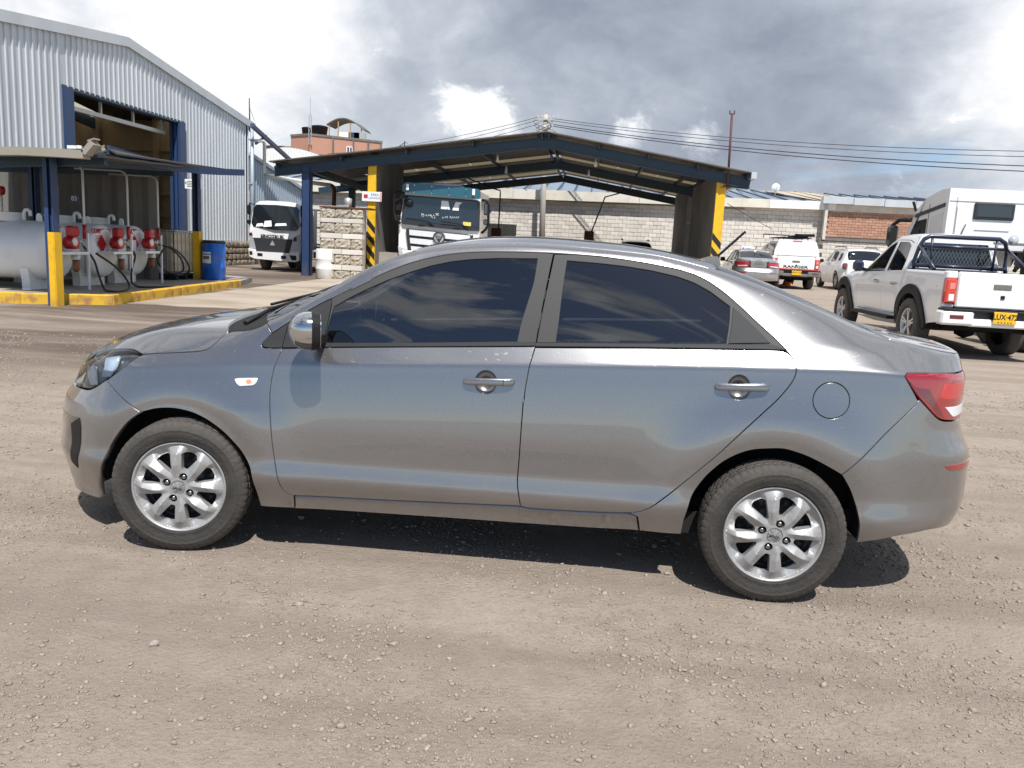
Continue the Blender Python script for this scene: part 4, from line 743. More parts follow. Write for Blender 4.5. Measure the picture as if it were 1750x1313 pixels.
# old ribbed sheet screen behind the tanks
sc = thing('sheet_screen', 'weathered grey ribbed screen behind the nearest fuel tank', 'screen', (-13.2, 15.6, KT)); v = []
for i in range(33): x = -16+i*.19; v += [(x, 15.6-.06*(i % 2), KT), (x, 15.6-.06*(i % 2), 2.75+.04*(i % 3))]
for i in range(0, 32, 4): MB().add(v[2*i:2*i+10], [(2*k, 2*k+1, 2*k+3, 2*k+2) for k in range(4)]).build('ribbed_sheet', M_concD, sc, world=True)
def pch(pts):
    pts=np.array(sorted(pts),float); x,y=pts[:,0],pts[:,1]; h=np.diff(x); d=np.diff(y)/h; m=np.zeros(len(x))
    for i in range(1,len(x)-1):
        if d[i-1]*d[i]>0:
            w1,w2=2*h[i]+h[i-1],h[i]+2*h[i-1]; m[i]=(w1+w2)/(w1/d[i-1]+w2/d[i])
    m[0],m[-1]=d[0],d[-1]
    def f(q):
        q=np.asarray(q,float); i=np.clip(np.searchsorted(x,q)-1,0,len(h)-1); t=(np.clip(q,x[0],x[-1])-x[i])/h[i]
        return y[i]*(1+2*t)*(1-t)**2+m[i]*h[i]*t*(1-t)**2+y[i+1]*t*t*(3-2*t)+m[i+1]*h[i]*t*t*(t-1)
    return f
class Surf:
    """Body shell of a car: domain (p, v); p runs along the length, v is the height on the flank and goes on
    as distance towards the centre line on top.  Returns x, half width, z."""
    def __init__(s,uN,uT,front,rear,offF,offR,K,B,Bw,Rz,Rw,C,Wt,topn,arches,flare,z0=.14,soft=(.006,.022),bulge=.006,refw=.83,zk=.88):
        f=[np.sort(np.unique(np.concatenate([uN+(uT-uN)*np.linspace(0,1,260),uN+.5*np.linspace(0,1,90)**2.6,uT-.5*np.linspace(0,1,90)**2.6])))]
        U=f[0]; U=U[np.concatenate([[True],np.diff(U)>1e-5])]; U[-1]=uT; s.uN,s.uT=uN,uT
        def taper(u):
            t=np.clip((u-uN)/front[0],0,1); g=(1-(1-t)**front[1])**(1/front[2])
            t=np.clip((uT-u)/rear[0],0,1); return g*(1-(1-t)**rear[1])**(1/rear[2])
        K,B,Bw,Rz,Rw,C,Wt,topn,offF,offR=[pch(a) for a in (K,B,Bw,Rz,Rw,C,Wt,topn,offF,offR)]
        T=taper(U); wref=refw*T
        s.U=U; s.P=np.concatenate([[0],np.cumsum(np.hypot(np.diff(U),np.diff(wref)))]); s.P-=np.interp(0,U,s.P)
        NV=420; s.V=np.linspace(z0,Rz(U).max()+Rw(U).max()+.02,NV)
        X=np.zeros((len(U),NV));Y=X.copy();Z=X.copy()
        for i,u in enumerate(U):
            zs,ws,k,b,bw=float(Rz(u)),float(Rw(u)),float(K(u)),float(B(u)),float(Bw(u)); c=float(C(u)); n=float(topn(u))
            zz=np.linspace(z0,zs,300)
            zt=np.where(zz>.37,.37+(zz-.37)*(zk-.37)/(k-.37),zz)
            w=Wt(zt); wk=float(Wt(zk))
            w=np.where(zz>k,wk+(bw-wk)*(zz-k)/(b-k),w)
            q=np.clip((zz-b)/max(zs-b,1e-3),0,1)
            w=np.where(zz>b,bw+(ws-bw)*q+bulge*4*q*(1-q)*min(1,(zs-b)/.3),w)
            for cx,cz,ra in arches:
                r=np.hypot(u-cx,zz-cz); e=np.where(r>ra+.06,np.exp(-((r-ra-.06)/.13)**2),1-.35*np.clip((ra+.06-r)/.06,0,1.2)**2)
                w=w+flare*e*np.clip((k+.05-zz)/.25,0,1)
            w=w*T[i]; ws*=T[i]
            yy=np.linspace(ws,0,160)[1:]; zt=zs+(c-zs)*(1-(yy/max(ws,1e-6))**n)
            py=np.concatenate([w,yy]); pz=np.concatenate([zz,zt])
            # local smoothing: little on the flank, more round the rail
            sv=np.concatenate([zz,zs+(ws-yy)]); g=np.linspace(sv[0],sv[-1],900)
            a,bz=np.interp(g,sv,py),np.interp(g,sv,pz); st=g[1]-g[0]
            def sm(v,sig):
                m=max(1,int(4*sig/st)); kx=np.arange(-m,m+1)*st; ke=np.exp(-.5*(kx/sig)**2); ke/=ke.sum()
                ext=np.concatenate([2*v[0]-v[m:0:-1],v,2*v[-1]-v[-2:-m-2:-1]]) if len(v)>m+1 else v
                return np.convolve(ext,ke,'valid') if len(ext)>len(v) else v
            bl=np.exp(-((g-zs)/.07)**2)+.0*g; bl=np.clip(bl,0,1)
            sg=min(soft[1],.25*max(ws,.01)+.002)
            a2=sm(a,soft[0])*(1-bl)+sm(a,sg)*bl; z2=sm(bz,soft[0])*(1-bl)+sm(bz,sg)*bl
            a2[-1]=0
            top=sv[-1]; vv=np.minimum(s.V,top)
            Y[i]=np.interp(vv,g,a2); Z[i]=np.interp(vv,g,z2)
            Y[i][s.V>=top]=0
            tf=np.clip((uN+.65-u)/.65,0,1)**1.5; tr=np.clip((u-uT+.55)/.55,0,1)**1.5
            zc=np.minimum(Z[i],zs)
            X[i]=u+offF(zc)*tf+offR(zc)*tr
        s.G=np.stack([X,Y,Z],-1)
        s.top=Rz(U)+Rw(U)*T      # v of the centre line
        s.rail=Rz(U)
        gu=np.gradient(s.G,axis=0)/np.gradient(s.P)[:,None,None]; gv=np.gradient(s.G,axis=1)/np.gradient(s.V)[None,:,None]
        n=np.cross(gv,gu)   # (x, outward, z) frame
        ln=np.linalg.norm(n,axis=-1,keepdims=True); n=n/np.maximum(ln,1e-9)
        if n[len(U)//2,60,1]<0: n=-n
        s.N=n
    def _bil(s,A,p,v):
        i=np.clip(np.searchsorted(s.P,p)-1,0,len(s.P)-2); t=np.clip((p-s.P[i])/(s.P[i+1]-s.P[i]),0,1)[:,None]
        fv=np.clip((v-s.V[0])/(s.V[1]-s.V[0]),0,len(s.V)-1.001); j=fv.astype(int); r=(fv-j)[:,None]
        return (A[i,j]*(1-t)+A[i+1,j]*t)*(1-r)+(A[i,j+1]*(1-t)+A[i+1,j+1]*t)*r
    def pt(s,p,v): return s._bil(s.G,np.asarray(p,float),np.asarray(v,float))
    def nr(s,p,v):
        n=s._bil(s.N,np.asarray(p,float),np.asarray(v,float)); return n/np.maximum(np.linalg.norm(n,axis=1,keepdims=True),1e-9)
    def vtop(s,p): return np.interp(p,s.P,s.top)
    def p_of_x(s,x): return np.interp(x,s.U,s.P)
SEDAN=dict(uN=-2.165,uT=2.18,front=(.76,2.25,2.45),rear=(.60,2.6,3.7),
 offF=[(.15,.03),(.24,.0),(.35,-.012),(.53,0),(.60,.015),(.66,.07),(.75,.115),(.82,.128),(.95,.13),(1.6,.13)],
 offR=[(.15,-.10),(.28,-.035),(.33,-.01),(.45,.035),(.62,.032),(.70,-.005),(.76,-.03),(.80,-.035),(.95,-.03),(1.05,-.03),(1.12,-.04),(1.6,-.04)],
 K=[(-2.15,.70),(-1.8,.76),(-1.5,.805),(-1.0,.85),(-.475,.879),(.3,.925),(1.178,.97),(1.6,.985),(1.8,.98),(2.15,.95)],
 B=[(-2.15,.77),(-1.9,.79),(-1.485,.863),(-1.186,.897),(-.93,.945),(-.665,.95),(.256,1.013),(1.249,1.064),(1.5,1.07),(1.8,1.04),(2.15,1.0)],
 Bw=[(-2.15,.77),(-1.485,.772),(-.93,.767),(.25,.754),(1.25,.742),(1.5,.735),(1.8,.73),(2.15,.735)],
 Rz=[(-2.15,.79),(-1.9,.82),(-1.658,.90),(-1.355,.975),(-1.11,.99),(-.938,1.035),(-.688,1.184),(-.49,1.305),(-.33,1.37),(-.189,1.40),(.242,1.427),(.7,1.41),(.943,1.369),(1.198,1.295),(1.455,1.20),(1.657,1.125),(1.8,1.10),(2.0,1.065),(2.15,1.045)],
 Rw=[(-2.15,.66),(-1.9,.66),(-1.658,.67),(-1.355,.69),(-1.11,.72),(-.938,.735),(-.688,.67),(-.49,.625),(-.189,.575),(.242,.57),(.7,.57),(.943,.575),(1.198,.585),(1.455,.61),(1.657,.645),(1.8,.665),(2.15,.67)],
 C=[(-2.15,.80),(-2.0,.86),(-1.807,.917),(-1.476,.99),(-1.2,1.03),(-1.12,1.045),(-.9,1.145),(-.688,1.24),(-.45,1.35),(-.25,1.42),(0,1.457),(.2,1.466),(.6,1.452),(.95,1.405),(1.25,1.325),(1.55,1.21),(1.74,1.135),(1.85,1.115),(2.0,1.09),(2.09,1.075),(2.15,1.06)],
 Wt=[(.10,.79),(.20,.80),(.262,.818),(.285,.828),(.372,.8605),(.38,.8595),(.42,.851),(.455,.8455),(.52,.8445),(.58,.8425),(.65,.836),(.72,.827),(.80,.815),(.88,.802),(1.0,.79)],
 topn=[(-2.15,3),(-1.2,3),(-.9,2.2),(0,2.2),(1.2,2.2),(1.7,3),(2.15,3)],
 arches=[(-1.30,.30,.37),(1.275,.30,.365)],flare=.016)
PAN = {
 'hood': [(-1.5, 0.8586), (-1.413, 0.8687), (-1.289, 0.8812), (-1.216, 0.8909), (-1.187, 0.9001), (-1.162, 0.9267), (-1.14, 0.9596), (-1.119, 0.9771), (-1.12, 0.989), (-1.15, 1.049), (-1.165, 1.139), (-1.167, 1.195), (-1.171, 1.266), (-1.174, 1.337), (-1.177, 1.409), (-1.18, 1.48), (-1.184, 1.552), (-1.187, 1.623), (-1.19, 1.695), (-1.19, 1.695), (-1.215, 1.69), (-1.24, 1.685), (-1.265, 1.681), (-1.29, 1.677), (-1.316, 1.672), (-1.341, 1.668), (-1.366, 1.663), (-1.391, 1.657), (-1.416, 1.651), (-1.441, 1.644), (-1.466, 1.635), (-1.492, 1.626), (-1.517, 1.616), (-1.542, 1.605), (-1.567, 1.594), (-1.592, 1.582), (-1.617, 1.569), (-1.642, 1.556), (-1.667, 1.543), (-1.692, 1.528), (-1.718, 1.512), (-1.743, 1.495), (-1.768, 1.477), (-1.793, 1.459), (-1.818, 1.441), (-1.843, 1.423), (-1.868, 1.405), (-1.893, 1.388), (-1.919, 1.371), (-1.944, 1.355), (-1.969, 1.339), (-1.994, 1.323), (-2.019, 1.306), (-2.044, 1.29), (-2.069, 1.272), (-2.094, 1.255), (-2.119, 1.237), (-2.145, 1.219), (-2.17, 1.201), (-2.195, 1.182), (-2.22, 1.163), (-2.245, 1.144), (-2.27, 1.125), (-2.295, 1.105), (-2.321, 1.085), (-2.346, 1.066), (-2.371, 1.046), (-2.396, 1.026), (-2.421, 1.005), (-2.446, 0.9852), (-2.471, 0.9652), (-2.496, 0.9454), (-2.522, 0.9256), (-2.547, 0.9057), (-2.572, 0.8858), (-2.597, 0.8658), (-2.622, 0.8459), (-2.647, 0.8259), (-2.672, 0.8059), (-2.672, 0.8059), (-2.592, 0.8), (-2.442, 0.8), (-2.071, 0.803), (-1.865, 0.8396), (-1.724, 0.8561), (-1.601, 0.8716), (-1.549, 0.8732), (-1.516, 0.8649), (-1.503, 0.8583)],
 'front_fender': [(-1.5, 0.8586), (-1.413, 0.8687), (-1.289, 0.8812), (-1.216, 0.8909), (-1.187, 0.9001), (-1.162, 0.9267), (-1.14, 0.9596), (-1.119, 0.9771), (-1.12, 0.974), (-1.099, 0.9873), (-1.048, 0.9871), (-1.009, 0.9953), (-0.96, 1.013), (-0.9383, 1.031), (-0.9049, 0.9857), (-0.9317, 0.9567), (-0.946, 0.936), (-0.9406, 0.925), (-0.9266, 0.9208), (-0.852, 0.9269), (-0.8617, 0.8933), (-0.8765, 0.8475), (-0.8847, 0.7953), (-0.8882, 0.7379), (-0.8825, 0.6698), (-0.8726, 0.5959), (-0.8668, 0.5344), (-0.8516, 0.44), (-0.8294, 0.3564), (-0.8197, 0.3065), (-0.8016, 0.2867), (-0.7743, 0.2799), (-0.7787, 0.2163), (-0.9336, 0.2132), (-0.9418, 0.262), (-0.9571, 0.3971), (-1.01, 0.4789), (-1.086, 0.5522), (-1.159, 0.5989), (-1.232, 0.6281), (-1.314, 0.6395), (-1.395, 0.6338), (-1.468, 0.6106), (-1.677, 0.7294), (-1.664, 0.7403), (-1.585, 0.7885), (-1.536, 0.829)],
 'front_bumper': [(-1.857, 0.6693), (-1.808, 0.6724), (-1.774, 0.6816), (-1.726, 0.7071), (-1.681, 0.7327), (-1.677, 0.7294), (-1.467, 0.6098), (-1.523, 0.5722), (-1.573, 0.5146), (-1.616, 0.456), (-1.649, 0.3911), (-1.681, 0.3205), (-1.723, 0.2407), (-1.738, 0.1682), (-1.866, 0.1603), (-2.116, 0.1452), (-2.242, 0.2), (-2.492, 0.19), (-2.692, 0.19), (-2.692, 0.64), (-2.392, 0.645), (-2.272, 0.65)],
 'headlight': [(-1.503, 0.8583), (-1.516, 0.8649), (-1.549, 0.8732), (-1.601, 0.8716), (-1.724, 0.8561), (-1.865, 0.8396), (-2.071, 0.803), (-2.262, 0.785), (-2.372, 0.78), (-2.372, 0.7), (-2.292, 0.662), (-1.86, 0.6726), (-1.81, 0.6758), (-1.776, 0.6856), (-1.727, 0.7111), (-1.664, 0.7415), (-1.585, 0.7896), (-1.536, 0.8301)],
 'grille': [(-2.692, 0.65), (-2.392, 0.655), (-2.382, 0.77), (-2.692, 0.79)],
 'fog_pocket': [(-1.829, 0.5407), (-1.814, 0.5169), (-1.813, 0.3887), (-1.859, 0.3001), (-1.91, 0.3214), (-1.892, 0.4146), (-1.915, 0.5012)],
 'fog_bezel': [(-1.833, 0.5424), (-1.915, 0.4993), (-1.892, 0.4146), (-1.913, 0.3177), (-2.252, 0.36), (-2.272, 0.46), (-2.272, 0.53)],
 'lower_grille': [(-2.692, 0.26), (-2.362, 0.27), (-2.332, 0.42), (-2.692, 0.42)],
 'indicator': [(-1.046, 0.7823), (-1.037, 0.7857), (-0.9507, 0.7929), (-0.946, 0.7869), (-0.9519, 0.7711), (-0.9631, 0.7624), (-1.022, 0.7553), (-1.037, 0.7658)],
 'sail_trim': [(-0.9038, 0.9848), (-0.8386, 1.032), (-0.8526, 0.9277), (-0.9284, 0.9228), (-0.9412, 0.9313), (-0.9436, 0.9482)],
 'mirror_sail': [(-0.8349, 1.034), (-0.7596, 1.086), (-0.6982, 1.126), (-0.6623, 1.143), (-0.6571, 1.138), (-0.6618, 1.06), (-0.672, 0.9746), (-0.6721, 0.9417), (-0.8494, 0.9279), (-0.8485, 0.9389)],
 'body_side': [(-0.905, 0.9869), (-0.837, 1.036), (-0.76, 1.089), (-0.6986, 1.129), (-0.6604, 1.148), (-0.5717, 1.198), (-0.4872, 1.244), (-0.5787, 1.193), (-0.5224, 1.225), (-0.4382, 1.27), (-0.3539, 1.309), (-0.2685, 1.339), (-0.1813, 1.361), (-0.093, 1.376), (-0.0043, 1.384), (0.1138, 1.389), (0.2898, 1.393), (0.3992, 1.392), (0.5083, 1.389), (0.6171, 1.38), (0.7254, 1.368), (0.8334, 1.352), (0.9054, 1.335), (0.9772, 1.303), (1.048, 1.255), (1.119, 1.197), (1.187, 1.137), (1.241, 1.094), (1.286, 1.051), (1.304, 1.033), (1.321, 1.005), (1.329, 0.9736), (1.322, 0.9395), (1.301, 0.9044), (1.258, 0.8478), (1.194, 0.7835), (1.132, 0.7183), (1.027, 0.5992), (0.8838, 0.4579), (0.8104, 0.3934), (0.7739, 0.3613), (0.7368, 0.3395), (0.6985, 0.3286), (0.7297, 0.3117), (0.7442, 0.2434), (0.9205, 0.2431), (0.9229, 0.3253), (0.9446, 0.4313), (0.9961, 0.5151), (1.058, 0.5802), (1.121, 0.6198), (1.177, 0.6407), (1.252, 0.6491), (1.299, 0.6536), (1.387, 0.6316), (1.458, 0.6013), (1.537, 0.5616), (1.597, 0.6251), (1.702, 0.7467), (1.832, 0.8735), (1.76, 0.9748), (1.771, 0.9864), (1.806, 0.9895), (2.069, 0.9841), (2.375, 0.9841), (2.375, 1.053), (2.353, 1.053), (2.331, 1.053), (2.308, 1.053), (2.286, 1.054), (2.264, 1.055), (2.242, 1.056), (2.22, 1.057), (2.197, 1.058), (2.175, 1.06), (2.153, 1.061), (2.131, 1.063), (2.108, 1.065), (2.086, 1.066), (2.064, 1.069), (2.042, 1.071), (2.019, 1.073), (1.997, 1.076), (1.975, 1.079), (1.953, 1.082), (1.93, 1.086), (1.908, 1.089), (1.886, 1.093), (1.864, 1.097), (1.841, 1.101), (1.819, 1.105), (1.797, 1.109), (1.775, 1.112), (1.752, 1.116), (1.73, 1.119), (1.68, 1.15), (1.657, 1.155), (1.633, 1.161), (1.61, 1.169), (1.586, 1.177), (1.563, 1.186), (1.539, 1.196), (1.516, 1.206), (1.492, 1.215), (1.469, 1.225), (1.446, 1.234), (1.422, 1.242), (1.399, 1.251), (1.375, 1.26), (1.352, 1.269), (1.328, 1.278), (1.305, 1.287), (1.281, 1.296), (1.258, 1.304), (1.234, 1.313), (1.211, 1.321), (1.188, 1.328), (1.164, 1.336), (1.141, 1.344), (1.117, 1.351), (1.094, 1.358), (1.07, 1.366), (1.047, 1.373), (1.023, 1.379), (1, 1.385), (0.95, 1.379), (0.9227, 1.385), (0.8954, 1.391), (0.8681, 1.397), (0.8408, 1.402), (0.8135, 1.407), (0.7862, 1.412), (0.7589, 1.416), (0.7316, 1.419), (0.7043, 1.422), (0.677, 1.423), (0.6497, 1.425), (0.6224, 1.427), (0.5951, 1.428), (0.5678, 1.43), (0.5405, 1.431), (0.5132, 1.432), (0.4859, 1.434), (0.4586, 1.435), (0.4313, 1.436), (0.404, 1.437), (0.3767, 1.437), (0.3494, 1.438), (0.3221, 1.438), (0.2948, 1.439), (0.2675, 1.439), (0.2402, 1.439), (0.2129, 1.439), (0.1856, 1.438), (0.1583, 1.438), (0.1309, 1.437), (0.1036, 1.436), (0.0763, 1.434), (0.049, 1.433), (0.0217, 1.431), (-0.0056, 1.429), (-0.0329, 1.427), (-0.0602, 1.425), (-0.0875, 1.422), (-0.1148, 1.419), (-0.1421, 1.417), (-0.1694, 1.414), (-0.1967, 1.411), (-0.224, 1.407), (-0.2513, 1.402), (-0.2786, 1.395), (-0.3059, 1.389), (-0.3332, 1.381), (-0.3605, 1.373), (-0.3878, 1.363), (-0.4151, 1.351), (-0.4424, 1.339), (-0.4697, 1.327), (-0.497, 1.313), (-0.5243, 1.299), (-0.5516, 1.283), (-0.5789, 1.266), (-0.6062, 1.248), (-0.6335, 1.23), (-0.6608, 1.213), (-0.6881, 1.196), (-0.7154, 1.179), (-0.7427, 1.161), (-0.77, 1.143), (-0.7973, 1.124), (-0.8246, 1.106), (-0.8519, 1.089), (-0.8792, 1.074), (-0.9065, 1.06), (-0.9338, 1.049), (-0.9388, 1.032)],
 'front_frame': [(-0.6604, 1.148), (-0.5717, 1.198), (-0.4872, 1.244), (-0.5787, 1.193), (-0.5224, 1.225), (-0.4382, 1.27), (-0.3539, 1.309), (-0.2685, 1.339), (-0.1813, 1.361), (-0.093, 1.376), (-0.0043, 1.384), (0.1138, 1.389), (0.2898, 1.393), (0.2958, 1.391), (0.2919, 1.368), (0.2709, 1.203), (0.2557, 1.074), (0.2517, 1.019), (0.172, 1.014), (-0.1966, 0.9884), (-0.5485, 0.965), (-0.5324, 0.9677), (-0.6721, 0.9577), (-0.6698, 0.9748), (-0.6595, 1.06), (-0.6545, 1.139)],
 'front_glass': [(-0.6706, 0.9595), (-0.6688, 0.9918), (-0.6582, 1.06), (-0.6472, 1.116), (-0.5671, 1.167), (-0.4829, 1.213), (-0.3986, 1.254), (-0.4896, 1.207), (-0.4056, 1.25), (-0.3209, 1.284), (-0.2355, 1.315), (-0.1482, 1.337), (-0.0603, 1.351), (0.0574, 1.362), (0.2316, 1.369), (0.2248, 1.268), (0.2038, 1.177), (0.1829, 1.086), (0.1737, 1.015), (-0.1966, 0.9884), (-0.5485, 0.965)],
 'front_belt': [(-0.6729, 0.9568), (-0.5323, 0.9668), (-0.5483, 0.9639), (-0.1965, 0.9873), (0.1721, 1.013), (0.2512, 1.018), (0.2514, 1.003), (-0.1948, 0.9731), (-0.5466, 0.9506), (-0.6709, 0.9426)],
 'front_door': [(-0.8494, 0.925), (-0.6717, 0.9393), (-0.3112, 0.9638), (0.2511, 0.9999), (0.2513, 0.9919), (0.2365, 0.9375), (0.2293, 0.882), (0.222, 0.8201), (0.2199, 0.764), (0.2178, 0.7853), (0.2159, 0.6559), (0.2147, 0.534), (0.211, 0.4215), (0.2224, 0.3728), (0.2308, 0.3191), (0.0136, 0.3093), (-0.4049, 0.2917), (-0.7708, 0.2818), (-0.7743, 0.2799), (-0.8016, 0.2867), (-0.8197, 0.3065), (-0.8294, 0.3564), (-0.8516, 0.44), (-0.8668, 0.5344), (-0.8726, 0.5959), (-0.8825, 0.6698), (-0.8882, 0.7379), (-0.8847, 0.7953), (-0.8765, 0.8475), (-0.8617, 0.8933)],
 'rear_frame': [(0.3034, 1.388), (0.3992, 1.392), (0.5083, 1.389), (0.6171, 1.38), (0.7254, 1.368), (0.8334, 1.352), (0.9054, 1.335), (0.9772, 1.303), (1.048, 1.255), (1.119, 1.197), (1.187, 1.137), (1.241, 1.094), (1.286, 1.051), (1.28, 1.052), (1.233, 1.069), (1.049, 1.058), (0.7054, 1.041), (0.3375, 1.023), (0.2575, 1.018), (0.2707, 1.144), (0.2909, 1.292)],
 'rear_glass': [(0.3575, 1.367), (0.51, 1.362), (0.6184, 1.355), (0.7264, 1.343), (0.8342, 1.324), (0.9059, 1.303), (0.9774, 1.269), (1.034, 1.23), (1.063, 1.211), (1.06, 1.147), (1.047, 1.059), (0.7053, 1.041), (0.3354, 1.023), (0.3417, 1.107), (0.3483, 1.253)],
 'quarter_applique': [(1.073, 1.207), (1.118, 1.17), (1.187, 1.11), (1.225, 1.071), (1.054, 1.059), (1.067, 1.147)],
 'rear_belt': [(0.2528, 1.015), (0.3378, 1.02), (0.7055, 1.038), (1.049, 1.056), (1.23, 1.066), (1.28, 1.051), (1.283, 1.049), (1.049, 1.04), (0.7061, 1.025), (0.2519, 1.001)],
 'rear_door': [(0.2509, 0.9959), (0.7062, 1.021), (1.049, 1.036), (1.283, 1.046), (1.304, 1.033), (1.321, 1.005), (1.329, 0.9736), (1.322, 0.9395), (1.301, 0.9044), (1.258, 0.8478), (1.194, 0.7835), (1.132, 0.7183), (1.027, 0.5992), (0.8838, 0.4579), (0.8104, 0.3934), (0.7739, 0.3613), (0.7368, 0.3395), (0.6985, 0.3286), (0.5601, 0.3183), (0.4097, 0.3135), (0.2579, 0.3098), (0.2308, 0.3191), (0.2308, 0.3191), (0.2224, 0.3728), (0.211, 0.4215), (0.2147, 0.534), (0.2159, 0.6559), (0.2178, 0.7853), (0.2199, 0.764), (0.222, 0.8201), (0.2293, 0.882), (0.2365, 0.9375), (0.2513, 0.9919)],
 'sill': [(-0.772, 0.2727), (-0.772, 0.2742), (-0.4056, 0.2842), (0.0133, 0.3004), (0.2309, 0.3091), (0.258, 0.2998), (0.4101, 0.3035), (0.5608, 0.3084), (0.6994, 0.3188), (0.7263, 0.3062), (0.7405, 0.2405), (0.566, 0.2315), (0.2595, 0.2263), (-0.0927, 0.2227), (-0.5177, 0.2161), (-0.7795, 0.2113), (-0.7753, 0.2164)],
 'rear_bumper': [(1.537, 0.5616), (1.597, 0.6251), (1.702, 0.7467), (1.832, 0.8735), (1.834, 0.8841), (1.906, 0.8268), (1.946, 0.7997), (1.972, 0.7928), (2.093, 0.7832), (2.495, 0.79), (2.795, 0.79), (2.795, 0.3), (2.545, 0.31), (1.951, 0.3377), (1.798, 0.3154), (1.637, 0.273), (1.626, 0.3635), (1.611, 0.4239), (1.578, 0.5013)],
 'taillight': [(1.761, 0.972), (1.769, 0.9848), (1.798, 0.9888), (1.931, 0.9889), (2.059, 0.9822), (2.395, 0.985), (2.455, 0.97), (2.475, 0.82), (2.415, 0.8), (2.102, 0.7869), (1.971, 0.7975), (1.946, 0.8044), (1.905, 0.8315), (1.833, 0.8882), (1.788, 0.9382)],
 'tail_dark': [(1.77, 0.9631), (1.808, 0.9317), (1.876, 0.9276), (1.916, 0.8768), (1.979, 0.806), (1.945, 0.8107), (1.836, 0.8933), (1.79, 0.9398)],
 'tail_white': [(1.972, 0.8512), (2.074, 0.8496), (2.385, 0.865), (2.385, 0.83), (2.04, 0.8039)],
 'tail_bright': [(1.956, 0.9458), (2.046, 0.9446), (2.375, 0.955), (2.375, 0.885), (1.974, 0.8804), (1.932, 0.8921)],
 'reflector': [(1.969, 0.6084), (2.096, 0.6098), (2.395, 0.605), (2.395, 0.565), (2.104, 0.5826), (1.989, 0.5899)],
 'fuel_flap': [(1.547, 0.8657), (1.547, 0.8535), (1.545, 0.8416), (1.541, 0.8301), (1.535, 0.8195), (1.528, 0.81), (1.519, 0.8018), (1.508, 0.7952), (1.497, 0.7902), (1.485, 0.7871), (1.473, 0.7859), (1.461, 0.7866), (1.449, 0.7892), (1.438, 0.7937), (1.427, 0.7998), (1.418, 0.8076), (1.411, 0.8167), (1.404, 0.827), (1.4, 0.8381), (1.397, 0.8499), (1.397, 0.862), (1.398, 0.8741), (1.401, 0.8858), (1.406, 0.897), (1.413, 0.9071), (1.421, 0.9161), (1.43, 0.9237), (1.441, 0.9296), (1.452, 0.9337), (1.464, 0.936), (1.476, 0.9363), (1.488, 0.9346), (1.5, 0.931), (1.511, 0.9257), (1.52, 0.9186), (1.529, 0.91), (1.536, 0.9002), (1.542, 0.8893), (1.546, 0.8777)],
 'cup_front': [(0.1027, 0.8447), (0.1026, 0.8364), (0.1012, 0.8283), (0.0986, 0.8205), (0.0949, 0.8132), (0.0901, 0.8066), (0.0843, 0.801), (0.0777, 0.7964), (0.0706, 0.793), (0.0629, 0.7908), (0.0551, 0.7899), (0.0472, 0.7904), (0.0395, 0.7922), (0.0321, 0.7953), (0.0253, 0.7995), (0.0192, 0.8049), (0.0141, 0.8112), (0.0099, 0.8183), (0.0069, 0.826), (0.0051, 0.8341), (0.0046, 0.8424), (0.0053, 0.8506), (0.0073, 0.8586), (0.0105, 0.8662), (0.0148, 0.8731), (0.0201, 0.8792), (0.0263, 0.8843), (0.0332, 0.8883), (0.0406, 0.8911), (0.0484, 0.8926), (0.0563, 0.8928), (0.0641, 0.8916), (0.0717, 0.8892), (0.0788, 0.8855), (0.0852, 0.8807), (0.0908, 0.8748), (0.0955, 0.8681), (0.0991, 0.8607), (0.1015, 0.8529)],
 'cup_rear': [(1.15, 0.8924), (1.15, 0.8839), (1.149, 0.8756), (1.146, 0.8676), (1.143, 0.8602), (1.138, 0.8535), (1.132, 0.8478), (1.126, 0.8431), (1.119, 0.8396), (1.111, 0.8374), (1.103, 0.8365), (1.096, 0.837), (1.088, 0.8388), (1.081, 0.8419), (1.074, 0.8463), (1.068, 0.8518), (1.063, 0.8582), (1.059, 0.8655), (1.056, 0.8734), (1.054, 0.8817), (1.054, 0.8902), (1.054, 0.8986), (1.056, 0.9069), (1.059, 0.9146), (1.064, 0.9217), (1.069, 0.928), (1.075, 0.9332), (1.082, 0.9373), (1.089, 0.9402), (1.097, 0.9417), (1.104, 0.9419), (1.112, 0.9407), (1.12, 0.9381), (1.127, 0.9343), (1.133, 0.9293), (1.139, 0.9233), (1.143, 0.9164), (1.147, 0.9088), (1.149, 0.9007)],
 'handle_front': [(-0.0448, 0.8389), (0.1782, 0.848)],
 'handle_rear': [(1.002, 0.8845), (1.225, 0.8946)],
 'mirror_ref': [(-0.8054, 1.001), (-0.6808, 1.008), (-0.7545, 1.083), (-0.7332, 0.931)],
